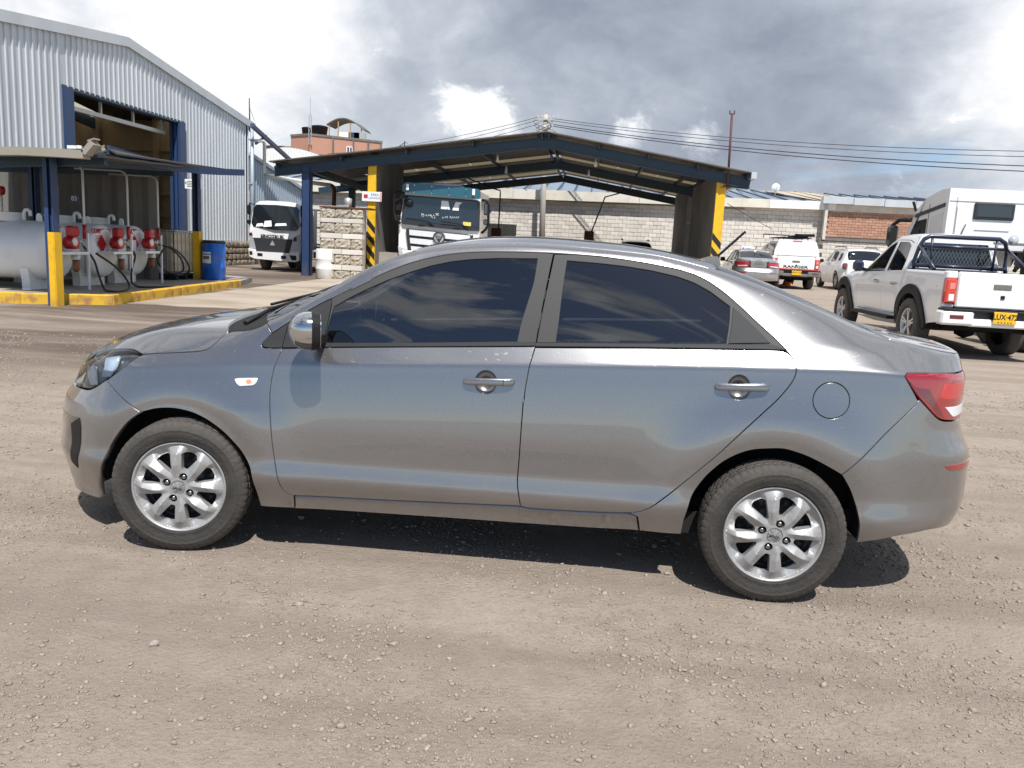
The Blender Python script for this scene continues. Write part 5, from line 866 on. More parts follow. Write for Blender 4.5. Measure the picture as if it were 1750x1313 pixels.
 'windshield': [(-0.33, 1.39), (-0.3514, 1.383), (-0.3728, 1.376), (-0.3941, 1.368), (-0.4155, 1.359), (-0.4369, 1.35), (-0.4583, 1.34), (-0.4797, 1.33), (-0.501, 1.319), (-0.5224, 1.308), (-0.5438, 1.296), (-0.5652, 1.283), (-0.5866, 1.269), (-0.6079, 1.255), (-0.6293, 1.241), (-0.6507, 1.227), (-0.6721, 1.214), (-0.6934, 1.201), (-0.7148, 1.187), (-0.7362, 1.173), (-0.7576, 1.159), (-0.779, 1.144), (-0.8003, 1.13), (-0.8217, 1.116), (-0.8431, 1.103), (-0.8645, 1.09), (-0.8859, 1.078), (-0.9072, 1.068), (-0.9286, 1.059), (-0.95, 1.051), (-0.9815, 1.111), (-1.004, 1.171), (-1.024, 1.231), (-1.042, 1.291), (-1.057, 1.351), (-1.07, 1.412), (-1.081, 1.472), (-1.089, 1.532), (-1.095, 1.592), (-1.099, 1.652), (-1.1, 1.712), (-1.078, 1.718), (-1.056, 1.725), (-1.034, 1.733), (-1.012, 1.742), (-0.9897, 1.75), (-0.9677, 1.759), (-0.9456, 1.767), (-0.9236, 1.775), (-0.9015, 1.783), (-0.8795, 1.79), (-0.8574, 1.797), (-0.8354, 1.804), (-0.8133, 1.812), (-0.7913, 1.819), (-0.7692, 1.826), (-0.7472, 1.833), (-0.7251, 1.841), (-0.7031, 1.849), (-0.681, 1.857), (-0.659, 1.865), (-0.6369, 1.874), (-0.6149, 1.883), (-0.5928, 1.892), (-0.5708, 1.901), (-0.5487, 1.91), (-0.5267, 1.918), (-0.5046, 1.925), (-0.4826, 1.932), (-0.4605, 1.938), (-0.4385, 1.944), (-0.4164, 1.949), (-0.3944, 1.953), (-0.3723, 1.957), (-0.3503, 1.96), (-0.3282, 1.962), (-0.3062, 1.964), (-0.2841, 1.966), (-0.2621, 1.968), (-0.24, 1.97), (-0.2482, 1.918), (-0.2564, 1.865), (-0.2645, 1.812), (-0.2727, 1.759), (-0.2809, 1.706), (-0.2891, 1.654), (-0.2973, 1.601), (-0.3055, 1.548), (-0.3136, 1.496), (-0.3218, 1.443)],
 'backlight': [(1.02, 1.384), (1.042, 1.378), (1.064, 1.371), (1.086, 1.365), (1.108, 1.358), (1.13, 1.351), (1.152, 1.344), (1.175, 1.337), (1.197, 1.329), (1.219, 1.322), (1.241, 1.315), (1.263, 1.307), (1.285, 1.299), (1.307, 1.29), (1.329, 1.282), (1.351, 1.274), (1.373, 1.265), (1.395, 1.257), (1.417, 1.248), (1.439, 1.24), (1.461, 1.232), (1.484, 1.223), (1.506, 1.214), (1.528, 1.205), (1.55, 1.196), (1.572, 1.187), (1.594, 1.178), (1.616, 1.171), (1.638, 1.164), (1.66, 1.158), (1.7, 1.166), (1.703, 1.221), (1.706, 1.275), (1.71, 1.329), (1.713, 1.383), (1.716, 1.438), (1.719, 1.492), (1.722, 1.546), (1.726, 1.601), (1.729, 1.655), (1.732, 1.709), (1.735, 1.763), (1.71, 1.765), (1.685, 1.767), (1.659, 1.769), (1.634, 1.772), (1.609, 1.776), (1.583, 1.78), (1.558, 1.786), (1.532, 1.791), (1.507, 1.797), (1.482, 1.803), (1.456, 1.81), (1.431, 1.816), (1.406, 1.823), (1.38, 1.829), (1.355, 1.836), (1.33, 1.843), (1.304, 1.851), (1.279, 1.858), (1.254, 1.865), (1.228, 1.872), (1.203, 1.879), (1.177, 1.886), (1.152, 1.893), (1.127, 1.899), (1.101, 1.906), (1.076, 1.913), (1.051, 1.92), (1.025, 1.926), (1, 1.932), (1.002, 1.882), (1.004, 1.832), (1.006, 1.782), (1.007, 1.731), (1.009, 1.681), (1.011, 1.631), (1.013, 1.581), (1.014, 1.531), (1.016, 1.48), (1.018, 1.43)],
 'roof': [(-0.325, 1.385), (-0.298, 1.393), (-0.2709, 1.399), (-0.2439, 1.405), (-0.2168, 1.41), (-0.1898, 1.414), (-0.1628, 1.417), (-0.1357, 1.419), (-0.1087, 1.422), (-0.0816, 1.425), (-0.0546, 1.427), (-0.0276, 1.429), (-0.0005, 1.431), (0.0265, 1.433), (0.0536, 1.435), (0.0806, 1.437), (0.1077, 1.438), (0.1347, 1.439), (0.1617, 1.44), (0.1888, 1.44), (0.2158, 1.441), (0.2429, 1.441), (0.2699, 1.441), (0.2969, 1.441), (0.324, 1.44), (0.351, 1.44), (0.3781, 1.439), (0.4051, 1.438), (0.4321, 1.438), (0.4592, 1.437), (0.4862, 1.436), (0.5133, 1.434), (0.5403, 1.433), (0.5673, 1.432), (0.5944, 1.43), (0.6214, 1.429), (0.6485, 1.427), (0.6755, 1.426), (0.7026, 1.424), (0.7296, 1.421), (0.7566, 1.418), (0.7837, 1.414), (0.8107, 1.41), (0.8378, 1.405), (0.8648, 1.399), (0.8918, 1.394), (0.9189, 1.388), (0.9459, 1.382), (0.973, 1.376), (1, 1.369), (1.018, 1.43), (1.016, 1.48), (1.014, 1.531), (1.013, 1.581), (1.011, 1.631), (1.009, 1.681), (1.007, 1.731), (1.006, 1.782), (1.004, 1.832), (1.002, 1.882), (1, 1.932), (0.9747, 1.938), (0.9494, 1.943), (0.9241, 1.948), (0.8988, 1.952), (0.8735, 1.957), (0.8482, 1.961), (0.8229, 1.965), (0.7976, 1.969), (0.7722, 1.973), (0.7469, 1.976), (0.7216, 1.978), (0.6963, 1.98), (0.671, 1.982), (0.6457, 1.983), (0.6204, 1.985), (0.5951, 1.986), (0.5698, 1.988), (0.5445, 1.989), (0.5192, 1.99), (0.4939, 1.991), (0.4686, 1.992), (0.4433, 1.993), (0.418, 1.994), (0.3927, 1.995), (0.3673, 1.996), (0.342, 1.996), (0.3167, 1.996), (0.2914, 1.997), (0.2661, 1.997), (0.2408, 1.997), (0.2155, 1.997), (0.1902, 1.997), (0.1649, 1.996), (0.1396, 1.995), (0.1143, 1.995), (0.089, 1.994), (0.0637, 1.992), (0.0384, 1.991), (0.0131, 1.99), (-0.0122, 1.988), (-0.0376, 1.987), (-0.0629, 1.985), (-0.0882, 1.983), (-0.1135, 1.981), (-0.1388, 1.979), (-0.1641, 1.977), (-0.1894, 1.975), (-0.2147, 1.973), (-0.24, 1.97), (-0.2482, 1.918), (-0.2564, 1.865), (-0.2645, 1.812), (-0.2727, 1.759), (-0.2809, 1.706), (-0.2891, 1.654), (-0.2973, 1.601), (-0.3055, 1.548), (-0.3136, 1.496), (-0.3218, 1.443)],
 'cowl': [(-1.118, 0.989), (-1.15, 1.049), (-1.165, 1.139), (-1.167, 1.195), (-1.171, 1.266), (-1.174, 1.337), (-1.177, 1.409), (-1.18, 1.48), (-1.184, 1.552), (-1.187, 1.623), (-1.19, 1.695), (-1.172, 1.698), (-1.154, 1.701), (-1.136, 1.705), (-1.118, 1.708), (-1.1, 1.712), (-1.099, 1.652), (-1.095, 1.592), (-1.089, 1.532), (-1.081, 1.472), (-1.07, 1.412), (-1.057, 1.351), (-1.042, 1.291), (-1.024, 1.231), (-1.004, 1.171), (-0.9815, 1.111), (-0.95, 1.051), (-0.98, 1.026)],
 'trunk_lid': [(1.73, 1.123), (1.753, 1.12), (1.775, 1.116), (1.798, 1.113), (1.82, 1.109), (1.842, 1.105), (1.865, 1.101), (1.887, 1.097), (1.909, 1.093), (1.932, 1.09), (1.954, 1.086), (1.977, 1.083), (1.999, 1.08), (2.022, 1.077), (2.044, 1.075), (2.066, 1.072), (2.089, 1.07), (2.111, 1.068), (2.134, 1.067), (2.156, 1.065), (2.179, 1.063), (2.201, 1.062), (2.223, 1.061), (2.246, 1.06), (2.268, 1.059), (2.291, 1.058), (2.313, 1.057), (2.335, 1.057), (2.358, 1.057), (2.38, 1.057), (2.39, 1.015), (2.415, 1), (2.485, 0.985), (2.505, 0.8), (2.795, 0.8), (2.795, 1.045), (2.774, 1.062), (2.752, 1.08), (2.731, 1.097), (2.71, 1.114), (2.688, 1.131), (2.667, 1.149), (2.645, 1.166), (2.624, 1.183), (2.602, 1.201), (2.581, 1.218), (2.56, 1.235), (2.538, 1.252), (2.517, 1.27), (2.495, 1.287), (2.474, 1.304), (2.452, 1.322), (2.431, 1.339), (2.41, 1.356), (2.388, 1.373), (2.367, 1.39), (2.345, 1.407), (2.324, 1.424), (2.302, 1.441), (2.281, 1.459), (2.26, 1.476), (2.238, 1.493), (2.217, 1.51), (2.195, 1.527), (2.174, 1.543), (2.152, 1.559), (2.131, 1.575), (2.11, 1.59), (2.088, 1.605), (2.067, 1.62), (2.045, 1.634), (2.024, 1.647), (2.002, 1.66), (1.981, 1.672), (1.96, 1.684), (1.938, 1.695), (1.917, 1.706), (1.895, 1.716), (1.874, 1.725), (1.852, 1.734), (1.831, 1.742), (1.81, 1.749), (1.788, 1.755), (1.767, 1.759), (1.745, 1.762), (1.742, 1.708), (1.739, 1.654), (1.736, 1.599), (1.733, 1.545), (1.73, 1.49), (1.727, 1.436), (1.724, 1.382), (1.721, 1.327), (1.718, 1.273), (1.715, 1.219), (1.712, 1.164)],
 'hl_ref': [(-1.76, 0.8252), (-1.651, 0.844), (-1.647, 0.8167), (-1.654, 0.7823), (-1.685, 0.7499), (-1.743, 0.7426), (-1.734, 0.7884)],
 'hl_side': [(-1.959, 0.7698), (-1.838, 0.7809), (-1.784, 0.7032), (-1.834, 0.6969)],
}
# ------------------------------------------------------------------ car body panels
def resample(poly, step):
    out = []
    for i in range(len(poly)):
        a, b = np.array(poly[i]), np.array(poly[(i+1) % len(poly)]); k = max(1, int(np.ceil(np.hypot(*(b-a))/step)))
        out += [a+(b-a)*t/k for t in range(k)]
    return np.array(out)
def inside(pts, poly):
    x, y = pts[:, 0], pts[:, 1]; r = np.zeros(len(pts), bool); j = len(poly)-1
    for i in range(len(poly)):
        xi, yi = poly[i]; xj, yj = poly[j]
        if yi != yj: r ^= ((yi > y) != (yj > y)) & (x < (xj-xi)*(y-yi)/(yj-yi)+xi)
        j = i
    return r
def area2(p): return (p[:, 0]*np.roll(p[:, 1], -1)-np.roll(p[:, 0], -1)*p[:, 1]).sum()
def inset(P, g, keep):
    t = np.roll(P, -1, 0)-np.roll(P, 1, 0); t /= np.maximum(np.linalg.norm(t, axis=1, keepdims=True), 1e-9)
    nn = np.stack([-t[:, 1], t[:, 0]], 1)*(1 if area2(P) > 0 else -1)
    return P+nn*(g*(~keep))[:, None], nn
def smooth_loop(P, it, corner=.75):
    """rounds off a traced outline but leaves real corners"""
    for _ in range(it):
        a, b = np.roll(P, 1, 0)-P, np.roll(P, -1, 0)-P; la, lb = np.linalg.norm(a, axis=1), np.linalg.norm(b, axis=1)
        c = (a*b).sum(1)/np.maximum(la*lb, 1e-9); w = np.clip((-c-corner)/(1-corner), 0, 1)[:, None]
        P = P+.5*w*(.5*(np.roll(P, 1, 0)+np.roll(P, -1, 0))-P)
    return P
def panel(SF, name, poly, m, parent, off=0., holes=(), du=.03, dv=.011, rim=.014, gap=.0036, both=False, flip=False, step=.014, it=6, fn=None):
    """a body panel cut out of the shell SF along the outline poly (p, v); its edge is rounded and turned inwards"""
    P = resample(poly, step); top = np.array([SF.vtop(p) for p in P[:, 0]]); w = SF.pt(P[:, 0], P[:, 1])[:, 1]
    keep = (w < .003) if both else np.zeros(len(P), bool)
    Ps = smooth_loop(P, it); P = np.where(keep[:, None], P, Ps)
    P, nn = inset(P, gap, keep)
    loops = [(P, nn, keep, 1)]
    for h in holes:
        H = smooth_loop(resample(h, step*.7), 3); H2, hn = inset(H, -gap*.3, np.zeros(len(H), bool)); loops.append((H2, hn*-1, np.zeros(len(H), bool), -1))
    g = np.stack(np.meshgrid(np.arange(P[:, 0].min(), P[:, 0].max(), du), np.arange(P[:, 1].min(), P[:, 1].max(), dv), indexing='ij'), -1).reshape(-1, 2)
    ok = inside(g, P)
    for H in loops[1:]: ok &= ~inside(g, H[0])
    g = g[ok]; B = np.concatenate([l[0] for l in loops])
    if len(g):
        md = np.full(len(g), 9.)
        for k in range(0, len(B), 64): md = np.minimum(md, np.sqrt(((g[:, None]-B[None, k:k+64])**2).sum(-1)).min(1))
        g = g[md > .0055]
    ed = []; k = 0
    for l in loops:
        m_ = len(l[0]); ed += [(k+i, k+(i+1) % m_) for i in range(m_)]; k += m_
    allp = np.concatenate([B, g]) if len(g) else B
    v2, _, fc, *_ = delaunay_2d_cdt([Vector(q) for q in allp], ed, [], 0, 1e-7)
    v2 = np.array([tuple(q) for q in v2]); fc = np.array([f for f in fc if len(f) == 3]); cen = v2[fc].mean(1); ok = inside(cen, P)
    for H in loops[1:]: ok &= ~inside(cen, H[0])
    fc = fc[ok]
    q = SF.pt(v2[:, 0], v2[:, 1]); N = SF.nr(v2[:, 0], v2[:, 1]); bad = ~np.isfinite(N).all(1); N[bad] = (0, 0, 1)
    if fn is not None: q, N = fn(v2, q, N)
    Vt = [q+N*off]; Nt = [N]; Fs = [tuple(f) for f in fc]; base = len(q)
    tri = Vt[0][fc]; fn3 = np.cross(tri[:, 1]-tri[:, 0], tri[:, 2]-tri[:, 0]); sgn = (fn3*N[fc].mean(1)).sum(1) < 0
    Fs = [f[::-1] if s_ else f for f, s_ in zip(Fs, sgn)]
    for L, ln, kp, sg in loops:
        qq = SF.pt(L[:, 0], L[:, 1]); n3 = SF.nr(L[:, 0], L[:, 1]); n3[~np.isfinite(n3).all(1)] = (0, 0, 1)
        if fn is not None: qq, n3 = fn(L, qq, n3)
        e = 1e-3; out = SF.pt(L[:, 0]-ln[:, 0]*e, L[:, 1]-ln[:, 1]*e)-SF.pt(L[:, 0]+ln[:, 0]*e, L[:, 1]+ln[:, 1]*e)
        out -= n3*(out*n3).sum(1, keepdims=True); out /= np.maximum(np.linalg.norm(out, axis=1, keepdims=True), 1e-9)
        A = qq+n3*off; Bq = A+out*.0012-n3*.0015; C = A+out*.0012-n3*rim
        mN = n3+out; mN /= np.linalg.norm(mN, axis=1, keepdims=True); m_ = len(L)
        Vt += [A, Bq, C]; Nt += [n3, mN, out]
        for i in range(m_):
            j = (i+1) % m_
            if kp[i] and kp[j]: continue
            for r in (0, 1):
                f = (base+r*m_+i, base+r*m_+j, base+(r+1)*m_+j, base+(r+1)*m_+i)
                a, b_, c_ = (np.concatenate(Vt)[f[k]] for k in range(3))
                if np.dot(np.cross(b_-a, c_-a), (mN if r == 0 else out)[i]) < 0: f = f[::-1]
                Fs.append(f)
        base += 3*m_
    V3 = np.concatenate(Vt); N3 = np.concatenate(Nt); V3 = V3*[1, -1, 1]; N3 = N3*[1, -1, 1]; Fs = [f[::-1] for f in Fs]
    if flip: V3 = V3*[1, -1, 1]; N3 = N3*[1, -1, 1]; Fs = [f[::-1] for f in Fs]
    if both:
        k = len(V3); Fs = Fs+[tuple(i+k for i in f[::-1]) for f in Fs]; V3 = np.concatenate([V3, V3*[1, -1, 1]]); N3 = np.concatenate([N3, N3*[1, -1, 1]])
    me = bpy.data.meshes.new(name); me.from_pydata(V3.tolist(), [], Fs); me.polygons.foreach_set('use_smooth', [True]*len(me.polygons)); me.materials.append(m)
    me.validate(); me.normals_split_custom_set_from_vertices(N3.tolist() if len(me.vertices) == len(N3) else [tuple(v.normal) for v in me.vertices])
    return link(bpy.data.objects.new(name, me), parent)

M_paint = mat('grey_metallic_paint', (.195, .194, .199), .265, .78, 1.0, mix=(1400, (.325, .323, .33), .45, .62), dirt=((.30, .25, .20), .12, .55))
M_satin = mat('satin_black_trim', (.030, .032, .034), .6, spec=.25, bump=(500, .15, .002))
M_frame = mat('door_frame_grey', (.050, .050, .050), .58, spec=.28)
M_black = mat('black_plastic', (.012, .012, .013), .55, spec=.25)
M_gloss = mat('gloss_black', (.01, .01, .011), .12, coat=1)
M_under = mat('dark_underbody', (.01, .01, .01), .9)
M_chrome = mat('chrome', (.50, .51, .52), .14, 1)
M_lens = glassmat('clear_lens', (.86, .88, .90), 1, 1.45)
M_glass = glassmat('tinted_glass', (.12, .135, .16), 1, 2.1, dust=.005)
M_glassf = mat('tinted_glass_inside', (.012, .014, .018), .5)
M_glassb = glassmat('heated_rear_glass', (.05, .065, .085), 1, 1.8, rough=.10)
M_wglass = glassmat('windscreen_glass', (.62, .68, .66), 1, 1.52)
M_red = mat('red_lamp', (.27, .003, .007), .12, coat=1, spec=.6)
M_redd = mat('dark_red_lamp', (.11, .004, .010), .10, coat=1)
M_redb = mat('bright_red_lamp', (.50, .008, .014), .2, coat=1, bump=(130, .5, .004), stretch=(3, 1, .2))
M_refl = mat('white_reflector', (.85, .86, .88), .15, .3, bump=(260, .4, .003))
M_bowl = mat('painted_reflection_bowl', (.62, .72, .82), .18, .35)  # chrome bowl whose bright bluish reflection is put into the base colour
M_house = mat('lamp_housing', (.13, .135, .14), .22, .6)
M_amber = mat('amber_bulb', (.75, .30, .16), .2, coat=1)
M_tyre = mat('tyre_rubber', (.018, .017, .016), .75, mix=(7, (.05, .044, .038), .36, .72), bump=(70, .8, .006), ring=((.082, .072, .061), .22, .30))
M_alloy = mat('silver_hubcap', (.38, .38, .377), .46, .35, mix=(22, (.28, .27, .255), .45, .8), bump=(90, .05, .002))
M_steel = mat('black_steel_rim', (.055, .057, .062), .4, .3, mix=(30, (.12, .11, .10), .5, .8))
M_nut = mat('dark_nut', (.34, .34, .35), .25, 1)
M_seat = mat('dark_seat_fabric', (.16, .16, .165), .9)

SED = Surf(**SEDAN)
def clip_poly(d): return [tuple(q) for q in d]
# --- a wheel: tyre with tread, steel rim, plastic cover with eight blades, four nuts, cap
def wheel_meshes():
    R, hw = .297, .0875; prof = []
    for r, y in [(.186, .055), (.196, .066), (.203, .071), (.209, .0785), (.2105, .0805), (.2125, .0795), (.228, .0865), (.245, .0875), (.256, .0858), (.2575, .0868), (.2605, .0846), (.272, .0805), (.283, .0735), (.2905, .066), (.2945, .056), (.2955, .044), (.2885, .0435), (.2885, .0375), (.2965, .037), (.297, .016), (.2895, .0155), (.2895, .0095), (.297, .009)]: prof.append((r, -y))
    full = prof+[(r, -y) for r, y in prof[::-1]]; n = 300; V_, F_ = [], []
    for i in range(n):
        a = 2*pi*i/n
        for j, (r, y) in enumerate(full):
            jj = min(j, len(full)-1-j)
            if jj in (12, 13, 14, 15) and i % 5 == 0: r -= .0036
            if jj in (18, 19) and (i+2) % 6 == 0: r -= .005
            V_.append((r*cos(a), y, r*sin(a)))
    k = len(full)
    for i in range(n):
        for j in range(k-1): F_.append((i*k+j, i*k+j+1, ((i+1) % n)*k+j+1, ((i+1) % n)*k+j))
    ty = MB().add(V_, F_, True).build('tyre', M_tyre)
    # plastic cover
    Rc = .1955; loop = [(Rc*cos(a), Rc*sin(a)) for a in np.linspace(0, 2*pi, 121)[:-1]]
    holes = []; ang0 = rad(3)
    for s_ in range(8):
        c = ang0+rad(22.5)+s_*rad(45); big = 1 if s_ % 2 else 0
        ri, ro = (.077, .158) if not big else (.082, .162); hi, ho = rad(5.5 if not big else 7), rad(12.6 if not big else 13.4); sk = rad(2.4)*(1 if big else -1)
        pts = []
        for t in np.linspace(-1, 1, 9): pts.append((ro-.006*abs(t)**4, c+ho*t))
        for t in np.linspace(1, -1, 5): pts.append((ri+.004*abs(t)**3, c+hi*t+sk))
        holes.append([(r*cos(a), r*sin(a)) for r, a in pts][::1])
    nuts = [(.054*cos(rad(a)), .054*sin(rad(a))) for a in (65, 155, 245, 335)]
    def hgt(x, y):
        r = np.hypot(x, y); a = np.arctan2(y, x)-ang0; s_ = np.round(a/rad(45)); dl = (a-s_*rad(45))/rad(22.5)
        h = .022-.020*np.clip((r-.05)/.14, 0, 1)**1.3
        tilt = np.where(s_ % 2 == 0, 1, -1); ridge = tilt*(.55-1.0*np.clip((r-.06)/.12, 0, 1))
        w = 1-np.abs(dl-ridge*.5)/.75
        h = h+np.clip(w, 0, 1)*.024*np.clip((r-.045)/.06, 0, 1)*np.clip((.200-r)/.045, 0, 1)
        h = h-.017*np.clip((np.abs(dl)-.42)/.3, 0, 1)*np.clip((r-.140)/.02, 0, 1)*np.clip((.192-r)/.028, 0, 1)
        h = np.where(r > .192, h*.3+.7*.009, h)
        h = np.where(r < .032, .0255-.003*(r/.03)**2, h); h = np.where((r > .028) & (r < .0335), .0175, h)
        for nx, ny in nuts:
            q = np.hypot(x-nx, y-ny); h = np.where(q < .0175, .010, h)
        return h
    L = [resample(loop, .01)]+[resample(hh, .006) for hh in holes]; B = np.concatenate(L); gx = np.arange(-Rc, Rc, .0042)
    g = np.stack(np.meshgrid(gx, gx), -1).reshape(-1, 2); rings = [(r*cos(a), r*sin(a)) for r in (.028, .0285, .033, .0338, .1905, .192) for a in np.linspace(0, 2*pi, 100)[:-1]]
    rings += [(nx+r*cos(a), ny+r*sin(a)) for nx, ny in nuts for r in (.0172, .0181) for a in np.linspace(0, 2*pi, 26)[:-1]]
    rg = np.hypot(g[:, 0], g[:, 1]); g = g[(rg < Rc-.004) & (rg > .036)]; g = np.concatenate([g, np.array(rings), [[0, 0]]])
    ok = np.ones(len(g), bool)
    for H in L[1:]: ok &= ~inside(g, H)
    g = g[ok]; md = np.full(len(g), 9.)
    for k in range(0, len(B), 64): md = np.minimum(md, np.sqrt(((g[:, None]-B[None, k:k+64])**2).sum(-1)).min(1))
    g = g[md > .002]; ed = []; k = 0
    for l in L: ed += [(k+i, k+(i+1) % len(l)) for i in range(len(l))]; k += len(l)
    v2, _, fc, *_ = delaunay_2d_cdt([Vector(q) for q in np.concatenate([B, g])], ed, [], 0, 1e-7)
    v2 = np.array([tuple(q) for q in v2]); fc = [f for f in fc if len(f) == 3]; cen = v2[np.array(fc)].mean(1); ok = np.ones(len(fc), bool)
    for H in L[1:]: ok &= ~inside(cen, H)
    fc = [f for f, o in zip(fc, ok) if o]
    H_ = hgt(v2[:, 0], v2[:, 1]); mb = MB()
    V3 = [(x, -h-.06, y) for (x, y), h in zip(v2, H_)]
    mb.add(V3, fc, False)
    mb.lathe([(.190, -.060), (.1935, -.0685), (.197, -.0745), (.2015, -.0755), (.2045, -.0725), (.2055, -.067), (.2055, -.045)], axis='y', n=90)
    for l in L[1:]:
        hh = hgt(l[:, 0], l[:, 1]); m_ = len(l)
        mb.add([(x, -h-.06, y) for (x, y), h in zip(l, hh)]+[(x, -.045, y) for x, y in l], [(i, (i+1) % m_, (i+1) % m_+m_, i+m_) for i in range(m_)], True)
    cap = mb.build('hubcap', M_alloy)
    # emblem on the cap: a small winged wave
    em = MB()
    for q in ([(-.019, .002), (-.006, .006), (.001, .001), (-.004, -.001), (-.012, .001)], [(.019, -.002), (.006, -.006), (-.001, -.001), (.004, .001), (.012, -.001)]):
        em.prism(q, -.0882, -.0835, lambda u, v, w: (u, w, v))
    emb = em.build('emblem', M_nut)
    st = MB(); st.lathe([(r_, h_-.05) for r_, h_ in [(.198, .0), (.19, .012), (.17, .022), (.165, .05), (.15, .052), (.142, .036), (.125, .034), (.105, .05), (.085, .05), (.07, .038), (.0, .036)]], axis='y', n=64)
    st.v = [(x, y, z) for x, y, z in st.v]; stl = st.build('steel_rim', M_steel)
    hb = MB()
    for i in range(16):
        a = 2*pi*i/16+.1; c, s_ = .131*cos(a), .131*sin(a); hb.lathe([(.0135, -.021), (.011, -.0215), (.011, -.017), (0, -.0165)], c=(c, 0, s_), axis='y', n=14)
    hol = hb.build('rim_vent', M_under)
    nt = MB().lathe([(.0105, -.052), (.0105, -.074), (.008, -.0785), (.003, -.0805), (0, -.0808)], axis='y', n=16).build('lug_nut', M_nut)
    va = MB().tube([(0, -.03, .155), (0, -.06, .152), (0, -.07, .151)], [.006, .005, .004], 8).build('valve', M_black)
    br = MB().lathe([(.0, .06), (.12, .06), (.125, .09), (.0, .09)], axis='y', n=32).build('brake_disc', M_steel)
    ns = MB().lathe([(.0176, -.0735), (.0150, -.0715), (0, -.0710)], axis='y', n=20).build('nut_recess_shade', M_under)  # black disc paints the shade in the recess round each nut
    return ty, cap, emb, stl, hol, nt, va, br, ns, nuts
WM = wheel_meshes()
def put_wheel(car, x, y, rot, steer, flip=False, proto=False):
    w = thing_part('wheel', car, (x, y, .297)); w.rotation_euler = (0, 0, steer+(pi if flip else 0))
    for i in range(5):
        if i == 4: continue
        o = share(WM[i], w); o.rotation_euler = (0, rot, 0)
    o = share(WM[4], w); o.rotation_euler = (0, rot, 0); o['kind'] = 'stuff'
    for nx, ny in WM[9]:
        c, s_ = cos(-rot), sin(-rot); o = share(WM[8], w); o.location = (nx*cos(-rot)-ny*sin(-rot), 0, nx*sin(-rot)+ny*cos(-rot)); o = share(WM[5], w); o.location = (nx*c-ny*s_, 0, nx*s_+ny*c)
    o = share(WM[6], w); o.rotation_euler = (0, rot+rad(50), 0); share(WM[7], w)
    return w
def drop(o): bpy.data.objects.remove(o)

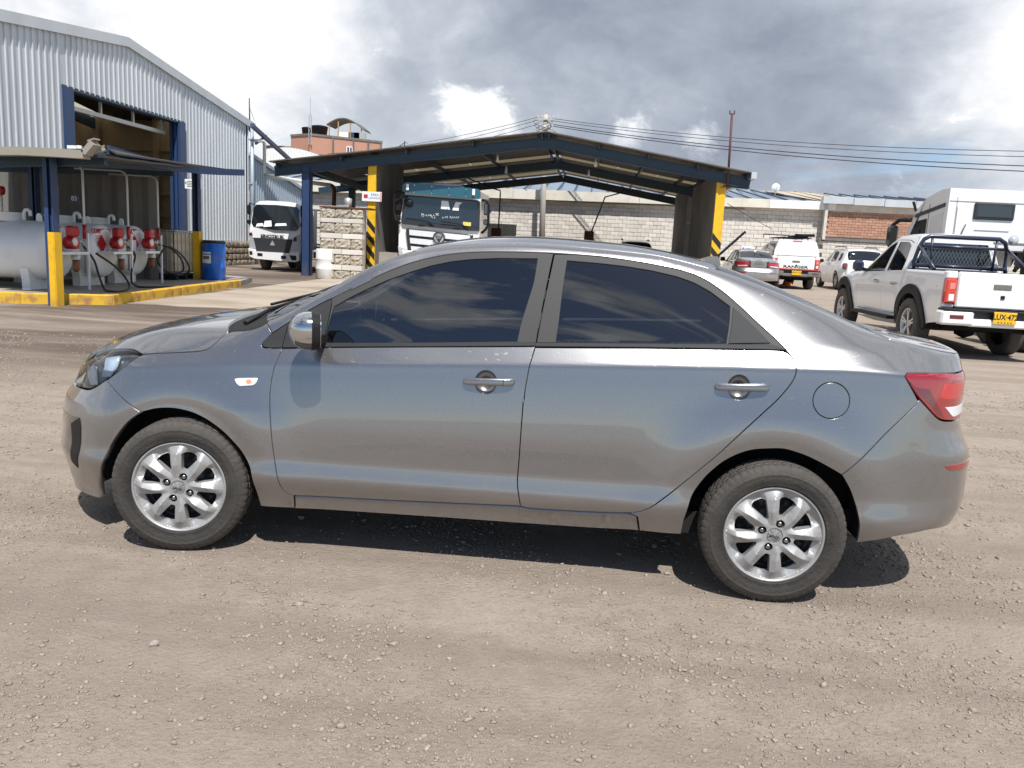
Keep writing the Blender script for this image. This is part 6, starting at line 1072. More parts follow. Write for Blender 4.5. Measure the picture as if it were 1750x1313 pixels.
SEDAN_LABEL = 'dusty grey four-door sedan in side view, nearest and largest car in the yard'
car = thing('sedan_car', SEDAN_LABEL, 'car', (0, .86, 0))
def sp(*a, **k): return panel(SED, *a, **k)
hood = sp('hood', PAN['hood'], M_paint, car, both=True, rim=.02)
roof = sp('roof', PAN['roof'], M_paint, car, both=True, off=.001)
wsc = sp('windscreen', PAN['windshield'], M_wglass, car, both=True, off=-.004, rim=.004, gap=.006)
bkl = sp('rear_window', PAN['backlight'], M_glassb, car, both=True, off=-.004, rim=.004, gap=.006)
trk = sp('trunk_lid', PAN['trunk_lid'], M_paint, car, both=True, rim=.02)
cwl = sp('cowl_panel', PAN['cowl'], M_under, car, both=True, off=-.016, gap=0)
for fl in (False, True):
    k = dict(flip=fl)
    sp('front_fender', PAN['front_fender'], M_paint, car, rim=.03, **k)
    sp('body_side', PAN['body_side'], M_paint, car, holes=[PAN['fuel_flap']] if not fl else [], rim=.03, **k)
    if not fl: sp('fuel_flap', PAN['fuel_flap'], M_paint, car, gap=.006, it=0, step=.006, du=.012, **k)
    for f_, cup in (('front', 'cup_front'), ('rear', 'cup_rear')):
        dr = sp(f_+'_door', PAN[f_+'_door'], M_paint, car, holes=[PAN[cup]], rim=.03, **k)
        sp('window_frame', PAN[f_+'_frame'], M_frame if True else M_satin, dr, holes=[PAN[f_+'_glass']], off=-.003, gap=.0008, **k)
        sp('window_glass', PAN[f_+'_glass'], M_glassf if fl else M_glass, dr, off=-.009, gap=-.004, rim=.003, **k)
        sp('belt_trim', PAN[f_+'_belt'], M_satin, dr, off=.002, gap=.0008, it=0, **k)
        # cup behind the handle
        C = np.array(PAN[cup]); c0 = C.mean(0); mb = MB(); rings = []
        for i in range(9):
            t = i/8; f = cos(t*pi/2)**.8 if i < 8 else 0.0; q = c0+(C-c0)*f*1.02; p3 = SED.pt(q[:, 0], q[:, 1])-SED.nr(q[:, 0], q[:, 1])*(.001+.034*sin(t*pi/2)); rings.append(p3)
        m_ = len(C); pts = np.concatenate(rings)*[1, -1 if not fl else 1, 1]
        mb.add(pts, [(i*m_+j, i*m_+(j+1) % m_, (i+1)*m_+(j+1) % m_, (i+1)*m_+j) for i in range(8) for j in range(m_)], True); mb.build('handle_cup', M_paint, dr)
        # the bar handle: flattened, tapered capsule bridging the cup
        a, b_ = [np.array(q) for q in PAN['handle_'+f_]]; ns, nr_ = 40, 16; pts = []
        for i in range(ns+1):
            t = i/ns; e = min(t, 1-t)*2; q = a+(b_-a)*t; base = SED.pt([q[0]], [q[1]])[0]; nn = SED.nr([q[0]], [q[1]])[0]
            hh = .0165*(1-(1-min(1, e*4.2))**2)**.5*(.86+.14*t); th = .009*(1-(1-min(1, e*5))**2)**.5; lift = .009+.017*sin(pi*t)**.6
            upv = np.array([0, -nn[2], nn[1]]); 
            for j in range(nr_):
                an = 2*pi*j/nr_; cc, ss = cos(an), sin(an); cc = np.sign(cc)*abs(cc)**.7; ss = np.sign(ss)*abs(ss)**.7
                pts.append((base+nn*(lift+th*cc)+upv*hh*ss)*[1, -1 if not fl else 1, 1])
        hd = MB().add(pts, [(i*nr_+j, i*nr_+(j+1) % nr_, (i+1)*nr_+(j+1) % nr_, (i+1)*nr_+j) for i in range(ns) for j in range(nr_)], True).build('door_handle', M_paint, dr)
        if f_ == 'front' and not fl:
            q = a+(b_-a)*.875; base = SED.pt([q[0]], [q[1]])[0]; nn = SED.nr([q[0]], [q[1]])[0]; p = base+nn*.0255
            MB().lathe([(.0112, .004), (.0112, -.001), (.0095, -.0022), (.009, -.0005), (.004, -.0005), (0, -.0012)], axis='y', n=24).build('key_lock', M_chrome, dr, loc=(p[0], -p[1], p[2]))
            qs = (b_-a)/np.linalg.norm(b_-a); ss = a+(b_-a)*.79; base = SED.pt([ss[0]], [ss[1]])[0]+nn*.0235
            MB().box((base[0], -base[1], base[2]), (.0018, .022, .029)).build('handle_seam', M_black, dr)
    sp('quarter_trim', PAN['quarter_applique'], M_satin, car, off=.003, gap=.002, **k)
    sp('mirror_sail', PAN['mirror_sail'], M_satin, car, off=.004, gap=.002, **k)
    sp('corner_trim', PAN['sail_trim'], M_satin, car, off=.002, gap=.002, **k)
    sp('sill', PAN['sill'], M_paint, car, off=-.004, rim=.05, **k)
    hl = thing_part('headlight', car)
    sp('lens', PAN['headlight'], M_lens, hl, gap=.004, rim=.006, **k)
    sp('housing', PAN['headlight'], M_house, hl, off=-.030, gap=.006, rim=.05, **k)
    iv = lambda pts: pts
    HL = PAN['headlight']; hx = lambda u, v: (u, v)
    tl = thing_part('taillight', car)
    sp('lens', PAN['taillight'], M_red, tl, off=.004, gap=.003, rim=.02, **k)
    sp('dark_band', PAN['tail_dark'], M_redd, tl, off=.0052, gap=.003, rim=.002, **k)
    sp('light_guide', PAN['tail_bright'], M_redb, tl, off=.0055, gap=.002, rim=.002, **k)
    sp('reverse_lens', PAN['tail_white'], M_refl, tl, off=.0062, gap=.002, rim=.002, **k)
    sp('rear_reflector', PAN['reflector'], M_red, car, off=.004, gap=.0, rim=.006, **k)
    ind = sp('side_indicator', PAN['indicator'], M_refl, car, off=.006, gap=0, rim=.008, it=2, step=.006, du=.01, **k)
    I = np.array(PAN['indicator']); c0 = I.mean(0); am = [(c0[0]+.012+x*.012, c0[1]+z*.009) for x, z in [(cos(t), sin(t)) for t in np.linspace(0, 2*pi, 17)[:-1]]]
    sp('bulb', am, M_amber, ind, off=.0075, gap=0, rim=.003, it=0, step=.004, **k)
    sp('fog_bezel', PAN['fog_bezel'], M_gloss, car, off=.002, gap=0, rim=.006, **k); sp('fog_pocket', PAN['fog_pocket'], M_black, car, off=.003, gap=0, rim=.006, **k)
sp('front_bumper', PAN['front_bumper'], M_paint, car, both=True, rim=.03)
sp('rear_bumper', PAN['rear_bumper'], M_paint, car, both=True, rim=.03)
sp('grille', PAN['grille'], M_gloss, car, both=True, off=-.004)
sp('lower_grille', PAN['lower_grille'], M_black, car, both=True, off=.002)
# reflectors inside the headlight
def strip(poly, off, name, m, parent, fl): return sp(name, poly, m, parent, off=off, gap=0, rim=.012, it=1, step=.008, du=.02, dv=.02, flip=fl)
for hl, fl in zip([o for o in car.children if o.name.startswith('headlight')], (False, True)):
    strip(PAN['hl_ref'], -.012, 'reflector_bowl', M_bowl, hl, fl); strip(PAN['hl_side'], -.012, 'daylight_strip', M_refl, hl, fl)
# door mirror
def mirror(side):
    s_ = side; mo = thing_part('door_mirror', car); ce = MIRC; ca, sa = cos(rad(21)), sin(rad(21))
    def T(x, y, z): return (ce[0]+x*ca+y*sa, s_*(abs(ce[1])+y*ca-x*sa), ce[2]+z)
    def shell(z0, z1, name, m):
        mb = MB(); nu, nv = 26, 18; pts = []
        for i in range(nu+1):
            t = i/nu; u = -cos(t*pi/2)            # from the nose (-1) to the open back (0)
            for j in range(nv*2):
                a = pi*j/nv; f = (1-abs(u)**2.3)**(1/2.3)
                cy, cz = cos(a), sin(a); k = (abs(cy)**3.2+abs(cz)**2.6)**(-1/2.9)
                y = cy*k*f*.098; z = cz*k*f*.078
                pts.append((u*.092, y, z))
        n2 = nv*2; F_ = [(i*n2+j, i*n2+(j+1) % n2, (i+1)*n2+(j+1) % n2, (i+1)*n2+j) for i in range(nu) for j in range(n2)]
        P = np.array(pts); F_ = [f for f in F_ if z0 <= P[list(f), 2].mean() < z1]
        return mb.add([T(x, y, z) for x, y, z in pts], F_, True).build(name, m, mo)
    shell(-.038, 1, 'chrome_cap', M_chrome); shell(-1, -.038, 'lower_shell', M_gloss)
    rimp = []
    for j in range(40):
        a = 2*pi*j/40; cy, cz = cos(a), sin(a); k = (abs(cy)**3.2+abs(cz)**2.6)**(-1/2.9); rimp.append((cy*k*.1, cz*k*.08))
    MB().prism(rimp, 0, .034, lambda u, v, w: T(w, u*(1-w*2), v*(1-w*2))).build('mirror_frame', M_black, mo)
    MB().prism([(u*.86, v*.86) for u, v in rimp], .034, .0365, lambda u, v, w: T(w, u, v)).build('mirror_glass', M_chrome, mo)
    MB().bar((ce[0]-.02, s_*.70, ce[2]-.055), (ce[0]-.02, s_*(abs(ce[1])-.05), ce[2]-.045), .06, .035).build('mirror_arm', M_black, mo)
_m = V(527, 565, -.07); MIRC = (_m.x+.012, _m.y-.86, _m.z)
mirror(-1); mirror(1)
# wheels: front ones turned a little towards the photographer
for (x, st, r1) in ((-1.285, rad(9), rad(0)), (1.285, 0, rad(-4))):
    put_wheel(car, x, -.83+.0105, r1, st); put_wheel(car, x, .83-.0105, r1+.7, st, True)
for o in WM[:9]: drop(o)
# dark inside: floor, wheel houses, fire wall, seats, dashboard, steering wheel
mb = MB(); mb.box((-.05, 0, .26), (3.2, 1.40, .10)).box((-1.40, 0, .50), (.60, 1.06, .40)).box((1.78, 0, .58), (.55, 1.2, .56)).box((0, -.70, .33), (1.75, .16, .2)).box((0, .70, .33), (1.75, .16, .2))
mb.build('underbody', M_under, car)
for cx in (-1.30, 1.275):
    for s_ in (-1, 1):
        mb = MB(); N_ = 28; pr = [(cx+.385*cos(a), .30+.385*sin(a)) for a in np.linspace(-.1, pi+.1, N_)]
        mb.add([(x, s_*y, z) for y in (.795, .55) for x, z in pr], [(i, i+1, i+1+N_, i+N_) for i in range(N_-1)], True)
        mb.add([(cx, s_*.55, .3)]+[(x, s_*.55, z) for x, z in pr], [(0, i+1, i+2) for i in range(N_-1)]); mb.build('wheel_arch_liner', M_under, car)
mb = MB(); mb.box((-.95, 0, .82), (.5, 1.36, .24), bev=.08).box((-1.1, 0, .60), (.12, 1.4, .5)); mb.build('dashboard', M_seat, car)
for x in (-.02, .92):
    for y in (-.36, .36):
        st_ = thing_part('seat', car); mb = MB(); mb.box((x-.12, y, .50), (.5, .48, .22), bev=.06); R_ = Matrix.Rotation(rad(16), 3, 'Y'); mb.box((x+.2, y, .82), (.16, .46, .62), rot=R_, bev=.06); mb.build('seat_cushion', M_seat, st_)
        MB().box((x+.30, y, 1.22), (.10, .25, .17), rot=R_, bev=.05).build('headrest', M_seat, st_)
mb = MB(); mb.box((.55, 0, .33), (2.4, 1.3, .06)).box((1.5, 0, .95), (.5, 1.2, .04)); mb.build('cabin_floor', M_under, car)
sw = MB(); c = Vector((-.58, -.36, .90)); tl_ = Matrix.Rotation(rad(-64), 3, 'Y')
sw.tube([c+tl_ @ Vector((.185*cos(a), .185*sin(a), 0)) for a in np.linspace(0, 2*pi, 41)], .016, 10, False)
for a in (0, pi, -pi/2): sw.bar(c, c+tl_ @ Vector((.18*sin(a), .18*cos(a), 0)), .035, .015)
sw.lathe([(.06, .0), (.055, .02), (0, .025)], c=tuple(c), axis='x', n=16); sw.build('steering_wheel', M_black, car)
# wipers, antenna, lamp stalk, sticker marks
wp = MB(); wp.tube([(-1.085, -.62, 1.008), (-1.05, -.40, 1.06), (-1.02, .0, 1.09), (-.99, .30, 1.105)], [.011, .009, .008, .007], 8).tube([(-1.03, -.45, 1.085), (-.985, .35, 1.122)], .007, 6); wp.build('wiper', M_black, car)
wp = MB(); wp.tube([(-1.10, -.05, 1.035), (-1.06, .3, 1.07), (-1.0, .64, 1.06)], [.011, .009, .007], 8).build('wiper', M_black, car)
an = thing_part('antenna', car); a0, a1, a2 = V(1196, 441, .86), V(1222, 433, .86), V(1274, 396, .86)
zt = lambda x: float(SED.pt([SED.p_of_x(x)], [SED.vtop(SED.p_of_x(x))])[0, 2])
bx = a1.x; 
MB().prism([(bx-.085, zt(bx-.085)-.004), (bx-.03, zt(bx-.03)+.026), (bx+.012, zt(bx)+.036), (bx+.024, zt(bx+.02)+.02), (bx+.03, zt(bx+.03)-.004)], -.022, .022, lambda u, v, w: (u, w, v)).build('antenna_base', M_paint, an)
p0 = Vector((bx, 0, zt(bx)+.022)); p1 = Vector((a2.x, 0, a2.z)); MB().tube([p0+(p1-p0)*t for t in np.linspace(0, 1, 24)], [.0068 if i % 2 else .0058 for i in range(24)], 8).build('antenna_whip', M_black, an)
# ================================================================== other vehicles
M_rim = mat('machined_rim', (.55, .55, .56), .3, .8); M_rimd = mat('dark_rim', (.03, .03, .032), .4)
M_bglass = glassmat('smoked_car_glass', (.18, .2, .22), 1, 1.75)
M_bumpg = mat('grey_brown_bumper', (.16, .15, .135), .6)
M_navy = mat('navy_tube', (.018, .022, .05), .3, coat=.6)
M_lampc = mat('clear_lamp', (.62, .66, .7), .12, .4, coat=1)
def wheel_proto(R, w, ns, rr=.62, m1=None):
    ty = MB().lathe([(R*rr, -w*.40), (R*rr*1.03, -w*.47), (R*.82, -w*.52), (R*.95, -w*.48), (R*.99, -w*.40), (R, -w*.2), (R, w*.2), (R*.99, w*.4), (R*.95, w*.48), (R*.8, w*.5), (R*rr, w*.4)], axis='y', n=44).build('tyre', M_tyre)
    mb = MB(); mb.lathe([(R*rr*1.01, -w*.38), (R*rr*.96, -w*.44), (R*rr*.9, -w*.40), (R*rr*.88, -w*.1)], axis='y', n=40)
    for i in range(ns):
        a = 2*pi*i/ns+.3; c, s_ = cos(a), sin(a); r0, r1 = R*.10, R*rr*.93
        for sg in (-1, 1):
            q = Vector((c*r1-s_*sg*R*.075, -w*.38, s_*r1+c*sg*R*.075)); mb.bar((c*r0-s_*sg*R*.02, -w*.34, s_*r0+c*sg*R*.02), q, R*.07, R*.05, up=(0, 1, 0))
    mb.lathe([(R*.16, -w*.2), (R*.16, -w*.36), (0, -w*.38)], axis='y', n=16); rm = mb.build('rim', m1 or M_rim)
    hb = MB().lathe([(R*rr*.94, -w*.12), (R*rr*.5, -w*.08), (0, -w*.08)], axis='y', n=24).build('brake_drum', M_rimd); return ty, rm, hb
def put_wheels(car, proto, spots, R):
    for x, y, fl in spots:
        w = thing_part('wheel', car, (x, y, R))
        if fl: w.rotation_euler = (0, 0, pi)
        for o in proto: share(o, w)
class Body:
    """panels given in plain (length, height) coordinates on a shell"""
    def __init__(s, SF, parent): s.S, s.p = SF, parent
    def xz(s, pts): return [(float(s.S.p_of_x(x)), z) for x, z in pts]
    def side(s, name, pts, m, parent=None, holes=(), **k):
        k.setdefault('du', .09); k.setdefault('dv', .05); k.setdefault('step', .05); k.setdefault('it', 2); k.setdefault('gap', .004); k.setdefault('rim', .03); o = []
        for fl in (False, True): o.append(panel(s.S, name, s.xz(pts), m, parent or s.p, holes=[s.xz(h) for h in holes], flip=fl, **k))
        return o
    def top(s, name, x0, x1, m, off0=.02, parent=None, **k):
        """across the top between stations x0 and x1, from off0 inboard of the rail on one side to the other"""
        S_ = s.S; a, b = float(S_.p_of_x(x0)), float(S_.p_of_x(x1)); rl_ = lambda p: float(np.interp(p, S_.P, S_.rail))+off0; n_ = 14
        pl = [(q, rl_(q)) for q in np.linspace(a, b, n_)]+[(b, rl_(b)+(float(S_.vtop(b))-rl_(b))*t) for t in np.linspace(0, 1, 8)[1:]]+[(q, float(S_.vtop(q))) for q in np.linspace(b, a, n_)[1:]]+[(a, rl_(a)+(float(S_.vtop(a))-rl_(a))*t) for t in np.linspace(1, 0, 8)[1:-1]]
        k.setdefault('du', .09); k.setdefault('dv', .06); k.setdefault('step', .05); k.setdefault('it', 2); k.setdefault('gap', .004); k.setdefault('rim', .03)
        return panel(S_, name, pl, m, parent or s.p, both=True, **k)
    def rail(s, x, o=0): q = float(s.S.p_of_x(x)); return float(np.interp(q, s.S.P, s.S.rail))+o
def arc(cx, cz, r, a0, a1, n=16): return [(cx+r*cos(rad(a)), cz+r*sin(rad(a))) for a in np.linspace(a0, a1, n)]
PICK = dict(uN=-4.0, uT=1.12, front=(.8, 2.2, 2.6), rear=(.07, 2, 5), offF=[(.3, .06), (.6, 0), (.9, .03), (1.3, .12)], offR=[(.3, 0), (1.3, 0)],
 K=[(-4, .90), (-2, .97), (1.12, 1.0)], B=[(-4, .96), (-2.4, 1.10), (-.45, 1.19), (1.12, 1.19)], Bw=[(-4, .86), (-.45, .865), (-.3, .885), (1.12, .885)],
 Rz=[(-4, .99), (-3.7, 1.06), (-3, 1.14), (-2.45, 1.18), (-2.2, 1.32), (-1.55, 1.68), (-1.3, 1.75), (-.9, 1.77), (-.56, 1.75), (-.46, 1.62), (-.40, 1.29), (-.36, 1.245), (1.12, 1.25)],
 Rw=[(-4, .72), (-3, .74), (-2.45, .76), (-1.5, .625), (-.6, .62), (-.46, .64), (-.4, .80), (-.36, .865), (1.12, .865)],
 C=[(-4, 1.0), (-3, 1.19), (-2.5, 1.22), (-1.5, 1.76), (-1.2, 1.82), (-.6, 1.81), (-.46, 1.64), (-.40, 1.29), (-.36, 1.25), (1.12, 1.255)],
 Wt=[(.2, .82), (.47, .85), (.56, .875), (.7, .895), (.88, .90), (1.2, .88)], topn=[(-4, 3), (1.12, 3)], arches=[(-3.15, .42, .47), (0, .42, .47)], flare=.012)
PKS = Surf(**PICK); PWH = wheel_proto(.40, .26, 5)
def build_pickup(label, loc, rz, sc, paint, flares=True, canopy=False, group=None):
    t = thing('pickup_truck', label, 'pickup', loc, rz); t.scale = (sc, sc, sc); b = Body(PKS, t)
    a0 = arc(-3.15, .42, .47, 0, 180); a1 = arc(0, .42, .47, 0, 180)
    b.side('front_fender', [(-2.45, .47), (-2.45, 1.10), (-2.40, b.rail(-2.4, -.02)), (-2.9, b.rail(-2.9, -.03)), (-3.4, b.rail(-3.4, -.03)), (-3.85, .95), (-3.85, .5), (-3.62, .42)]+a0[::-1], paint)
    fw = [(-2.28, 1.14), (-1.62, 1.60), (-1.40, 1.655), (-1.30, 1.665), (-1.30, 1.175)]; rw = [(-1.20, 1.665), (-.80, 1.66), (-.66, 1.60), (-.58, 1.40), (-.56, 1.21), (-1.20, 1.185)]
    d1 = b.side('front_door', [(-2.44, .50), (-2.44, 1.10), (-2.34, 1.16), (-1.64, 1.655), (-1.25, 1.695), (-1.25, .50)], paint, holes=[fw]); d2 = b.side('rear_door', [(-1.245, .50), (-1.245, 1.695), (-.80, 1.69), (-.60, 1.64), (-.50, 1.40), (-.47, 1.17), (-.47, .75), (-.58, .52)], paint, holes=[rw])
    for k in (0, 1):
        for dd, w in ((d1[k], fw), (d2[k], rw)):
            panel(PKS, 'window_glass', b.xz(w), M_bglass, dd, off=-.012, gap=-.006, rim=.004, flip=bool(k), du=.1, dv=.08, step=.06, it=1); panel(PKS, 'window_seal', b.xz([(x+(x-np.mean([q[0] for q in w]))*.05, z+(z-np.mean([q[1] for q in w]))*.05) for x, z in w]), M_black, dd, off=-.002, gap=0, rim=.012, flip=bool(k), holes=[b.xz(w)], du=.1, dv=.1, step=.06, it=0)
    for k, dd in ((0, d1), (1, d1)):
        for dr, hx in ((d1[k], -1.48), (d2[k], -.72)):
            q = PKS.pt([PKS.p_of_x(hx)], [1.0])[0]; MB().box((q[0], (-1 if k == 0 else 1)*(q[1]+.02), 1.0), (.22, .03, .05), bev=.012).build('door_handle', M_chrome, dr)
    b.side('cab_pillar', [(-1.64, 1.66), (-1.25, 1.70), (-.80, 1.695), (-.60, 1.645), (-.49, 1.40), (-.46, 1.17), (-.46, .52), (-.42, .52), (-.42, 1.2), (-.44, 1.45), (-.52, b.rail(-.52, .0)), (-.7, b.rail(-.7, .01)), (-1.25, b.rail(-1.25, .01)), (-1.6, b.rail(-1.6, .01)), (-2.34, b.rail(-2.34, .0)), (-2.34, 1.17)], paint)
    b.side('bed_side', [(-.40, .50), (-.40, 1.24), (1.05, 1.245), (1.05, .74), (1.05, .52), (.60, .47)]+a1+[(-.52, .47)], paint); b.side('sill', [(-2.45, .40), (-2.45, .49), (-.5, .51), (-.5, .43)], paint)
    MB().box((-1.5, 0, .44), (1.7, 1.98, .05)).build('side_step', M_black, t)
    b.top('hood', -3.95, -2.5, paint); b.top('windscreen', -2.42, -1.55, M_bglass, off0=.05, off=-.004); b.top('roof', -1.54, -.52, paint, off0=.015)
    MB().box((.36, 0, 1.232), (1.46, 1.70, .02)).build('bed_cover', M_black, t)
    # cab back with its window
    MB().prism([(-.84, .6), (.84, .6), (.80, 1.30), (.62, 1.77), (-.62, 1.77), (-.80, 1.30)], 0, .05, lambda u, v, w: (-.49+w+(1.3-v)*.08, u, v)).build('cab_back', paint, t); bg = MB().prism([(-.68, 1.32), (.68, 1.32), (.56, 1.66), (-.56, 1.66)], .051, .06, lambda u, v, w: (-.49+w+(1.3-v)*.08, u, v)).build('rear_window', M_dglass, t)
    # tail: gate, lamps, bumper, plate
    tg = thing_part('tailgate', t, (1.10, 0, 0)); MB().box((0, 0, .99), (.06, 1.40, .50), bev=.02).build('gate_panel', paint, tg); MB().box((.033, 0, 1.05), (.012, .28, .075), bev=.02).build('gate_handle', M_bumpg, tg); MB().box((.036, .02, .91), (.012, .06, .05)).build('lock', M_black, tg)
    for s_ in (-1, 1):
        MB().box((1.06, s_*.795, 1.19), (.12, .18, .11), bev=.02).build('bed_corner', paint, t); MB().box((1.04, s_*.795, .76), (.12, .18, .06), bev=.02).build('bed_corner', paint, t)
        la = thing_part('taillight', t, (1.065, s_*.80, .965)); MB().box((0, 0, 0), (.16, .17, .345), bev=.02).build('lens', M_redl, la); MB().box((.078, -s_*.01, .07), (.014, .09, .09), bev=.012).build('turn_lens', M_pinkl, la); MB().box((.078, -s_*.01, -.09), (.014, .09, .10), bev=.012).build('reverse_lens', M_refl, la)
    bp = thing_part('rear_bumper', t, (1.17, 0, 0)); bm_ = paint if not canopy else M_bumpg
    for s_ in (-1, 1): MB().box((-.02, s_*.70, .60), (.22, .52, .20), bev=.03).build('bumper_end', bm_, bp); MB().box((.09, s_*.72, .615), (.014, .22, .055), bev=.02).build('fog_lamp', M_redd, bp)
    MB().box((-.03, 0, .545), (.2, 1.0, .11), bev=.02).build('bumper_bar', bm_, bp); MB().box((-.06, 0, .65), (.14, .95, .14)).build('bumper_recess', M_bumpd, bp); MB().box((-.02, 0, .71), (.2, 1.86, .035), bev=.01).build('step_pad', M_black, bp)
    MB().box((.09, .03, .63), (.012, .36, .165), bev=.006).build('number_plate', M_plate, bp)
    if flares:
        for cx in (-3.15, 0):
            b.side('arch_flare', arc(cx, .42, .455, -8, 188, 24)+arc(cx, .44, .57, 184, -4, 26), M_black, off=.035, gap=0, rim=.05, it=0, du=.2, dv=.2)
    put_wheels(t, PWH, [(-3.15, -.80, 0), (0, -.80, 0), (-3.15, .80, 1), (0, .80, 1)], .40)
    mb = MB(); mb.box((-1.5, 0, .52), (4.3, 1.1, .26)).box((.5, 0, .62), (1.1, 1.5, .2)).bar((0, -.7, .4), (0, .7, .4), .14); mb.lathe([(0, -.16), (.15, -.1), (.17, 0), (.15, .1), (0, .16)], c=(0, .1, .38), n=12); mb.build('underbody', M_under, t)
    for cx in (-3.15, 0):
        for s_ in (-1, 1):
            N_ = 16; pr = [(cx+.48*cos(a), .42+.48*sin(a)) for a in np.linspace(-.1, pi+.1, N_)]; mb = MB(); mb.add([(x, s_*y, z) for y in (.86, .5) for x, z in pr], [(i, i+1, i+1+N_, i+N_) for i in range(N_-1)]); mb.add([(cx, s_*.5, .4)]+[(x, s_*.5, z) for x, z in pr], [(0, i+1, i+2) for i in range(N_-1)]); mb.build('wheel_arch_liner', M_under, t)
    for s_ in (-1, 1):
        mr = thing_part('door_mirror', t, (-2.18, s_*1.02, 1.24)); MB().box((0, 0, 0), (.13, .22, .20), bev=.05).build('mirror_shell', M_navy, mr); MB().bar((0, -s_*.1, -.06), (.0, -s_*.22, -.08), .06).build('mirror_arm', M_black, mr)
    mb = MB(); mb.box((-1.6, -.38, 1.15), (.15, .45, .7), bev=.05).box((-1.6, .38, 1.15), (.15, .45, .7), bev=.05).box((-.75, 0, 1.05), (.15, 1.2, .5)); mb.build('seats', M_seat, t)
    return t, b
M_redl = mat('orange_red_lamp', (.62, .03, .015), .15, coat=1); M_pinkl = mat('pink_lamp', (.68, .22, .18), .15, coat=1); M_bumpd = mat('dark_slate_plastic', (.028, .031, .035), .5)
P1, b1_ = build_pickup('white double-cab pickup with navy roll bar and black arch flares', (6.63, 11.063, 0), rad(-88.5), 1.089, M_wcar); P1.scale = (1.089, .94, 1.089)
_bp = [o for o in P1.children if o.name.startswith('rear_bumper')][0]; text('LUX·472', .105, M_blackp, _bp, (.0985, .03, .642), (pi/2, 0, pi/2), .001, off=.002); 
for i in range(5): MB().box((.0975, -.07+.05*i, .571), (.004, .022, .012)).build('plate_mark', M_blackp, _bp)
MB().tube([(-.24, -.80, 1.25), (-.28, -.80, 1.34), (-.22, -.76, 1.58), (-.20, -.70, 1.70), (-.2, -.60, 1.75), (-.2, .60, 1.75), (-.2, .70, 1.70), (-.22, .76, 1.58), (-.28, .80, 1.34), (-.24, .80, 1.25)], .034, 12).build('roll_bar', M_navy, P1)
for s_ in (-1, 1): MB().tube([(-.22, s_*.755, 1.60), (.50, s_*.80, 1.25)], .030, 10).build('roll_bar_brace', M_navy, P1); MB().tube([(-.2, s_*.56, 1.74), (-.2, s_*.54, 1.26)], .022, 8).build('roll_bar_stay', M_navy, P1)
MB().tube([(-.2, -.755, 1.60), (-.2, .755, 1.60)], .022, 8).tube([(-.25, -.79, 1.30), (-.25, .79, 1.30)], .03, 8).build('roll_bar_crossbar', M_navy, P1)
mb = MB()
for i in range(32):
    u = -.98+i*.062
    for sg in (-1, 1):
        z0, z1 = 1.32, 1.59; y0_, y1_ = u, u+sg*.16
        if abs(y0_) < .74 and abs(y1_) < .74: mb.bar((-.2, y0_, z0), (-.2, y1_, z1), .0035)
tag(mb.build('mesh_guard', M_bumpg, P1), kind='stuff')
MB().lathe([(0, -.05), (.07, -.03), (.08, .03), (0, .04)], c=(-.15, .80, 1.74), axis='x', n=16).build('spot_lamp', M_lampc, P1); MB().box((1.0, -.97, 1.02), (.01, .01, .01)).build('badge', M_navy, P1)

rg_x = V(1361, 450, 28.9).x
R1, b2_ = build_pickup('white pickup with tall white load canopy, red stripe and lettered tailgate', (rg_x, 30.1, float(zg(rg_x, 29))), rad(-90), 1.0, M_wcar, flares=False, canopy=True)
cp = thing_part('load_canopy', R1, (0, 0, 0)); MB().prism([(-.84, 1.25), (.84, 1.25), (.82, 1.45), (.70, 1.80), (.60, 1.86), (-.60, 1.86), (-.70, 1.80), (-.82, 1.45)], -.45, 1.10, lambda u, v, w: (w-(.10*(v-1.25) if w > 0 else 0), u, v)).build('canopy_shell', M_wcar, cp)
for s_ in (-1, 1): MB().prism([(-.30, 1.36), (.92, 1.36), (.84, 1.70), (-.25, 1.70)], 0, .012, lambda u, v, w: (u, s_*(.848-.33*max(0, v-1.42)+w), v)).build('canopy_window', M_dglass, cp)
MB().box((1.085, 0, 1.262), (.03, 1.62, .02)).build('canopy_seam', M_bumpg, cp); MB().box((1.05, 0, 1.82), (.03, .34, .03)).build('brake_lamp', M_redl, cp)
_tg = [o for o in R1.children if o.name.startswith('tailgate')][0]; text('RANGER', .135, M_blackp, _tg, (.034, 0, .85), (pi/2, 0, pi/2), .003, off=.003, sx=1.75); MB().box((.033, 0, .765), (.006, 1.70, .04)).build('red_stripe', M_redl, _tg)
_rb = [o for o in R1.children if o.name.startswith('rear_bumper')][0]; text('NEW·720', .095, M_blackp, _rb, (.0985, .03, .642), (pi/2, 0, pi/2), .001)
rk = thing('roof_ladder', 'black roof rack and folded ladder on top of the canopied pickup', 'roof rack', (rg_x, 30.1, float(zg(rg_x, 29))), rad(-90)); mb = MB()
for s_ in (-.5, .5): mb.bar((-1.6, s_, 1.95), (1.0, s_, 1.95), .04)
for x in np.linspace(-1.5, .9, 7): mb.bar((x, -.5, 1.95), (x, .5, 1.95), .035)
for x in (-1.2, -.2, .7):
    for s_ in (-.45, .45): mb.bar((x, s_, 1.80), (x, s_, 1.95), .03)
mb.build('rack', M_black, rk); MB().box((.5, .12, 2.0), (.8, .6, .07), bev=.02).tube([(.95, -.1, 2.04), (.95, .62, 2.06)], .05, 8).build('folded_ladder', M_black, rk); MB().tube([(.9, -1.25, 2.03), (.9, -.3, 2.02)], .018, 6).tube([(.9, -1.25, 2.03), (.9, -1.25, 1.88)], .015, 6).build('hook_pole', M_black, rk)

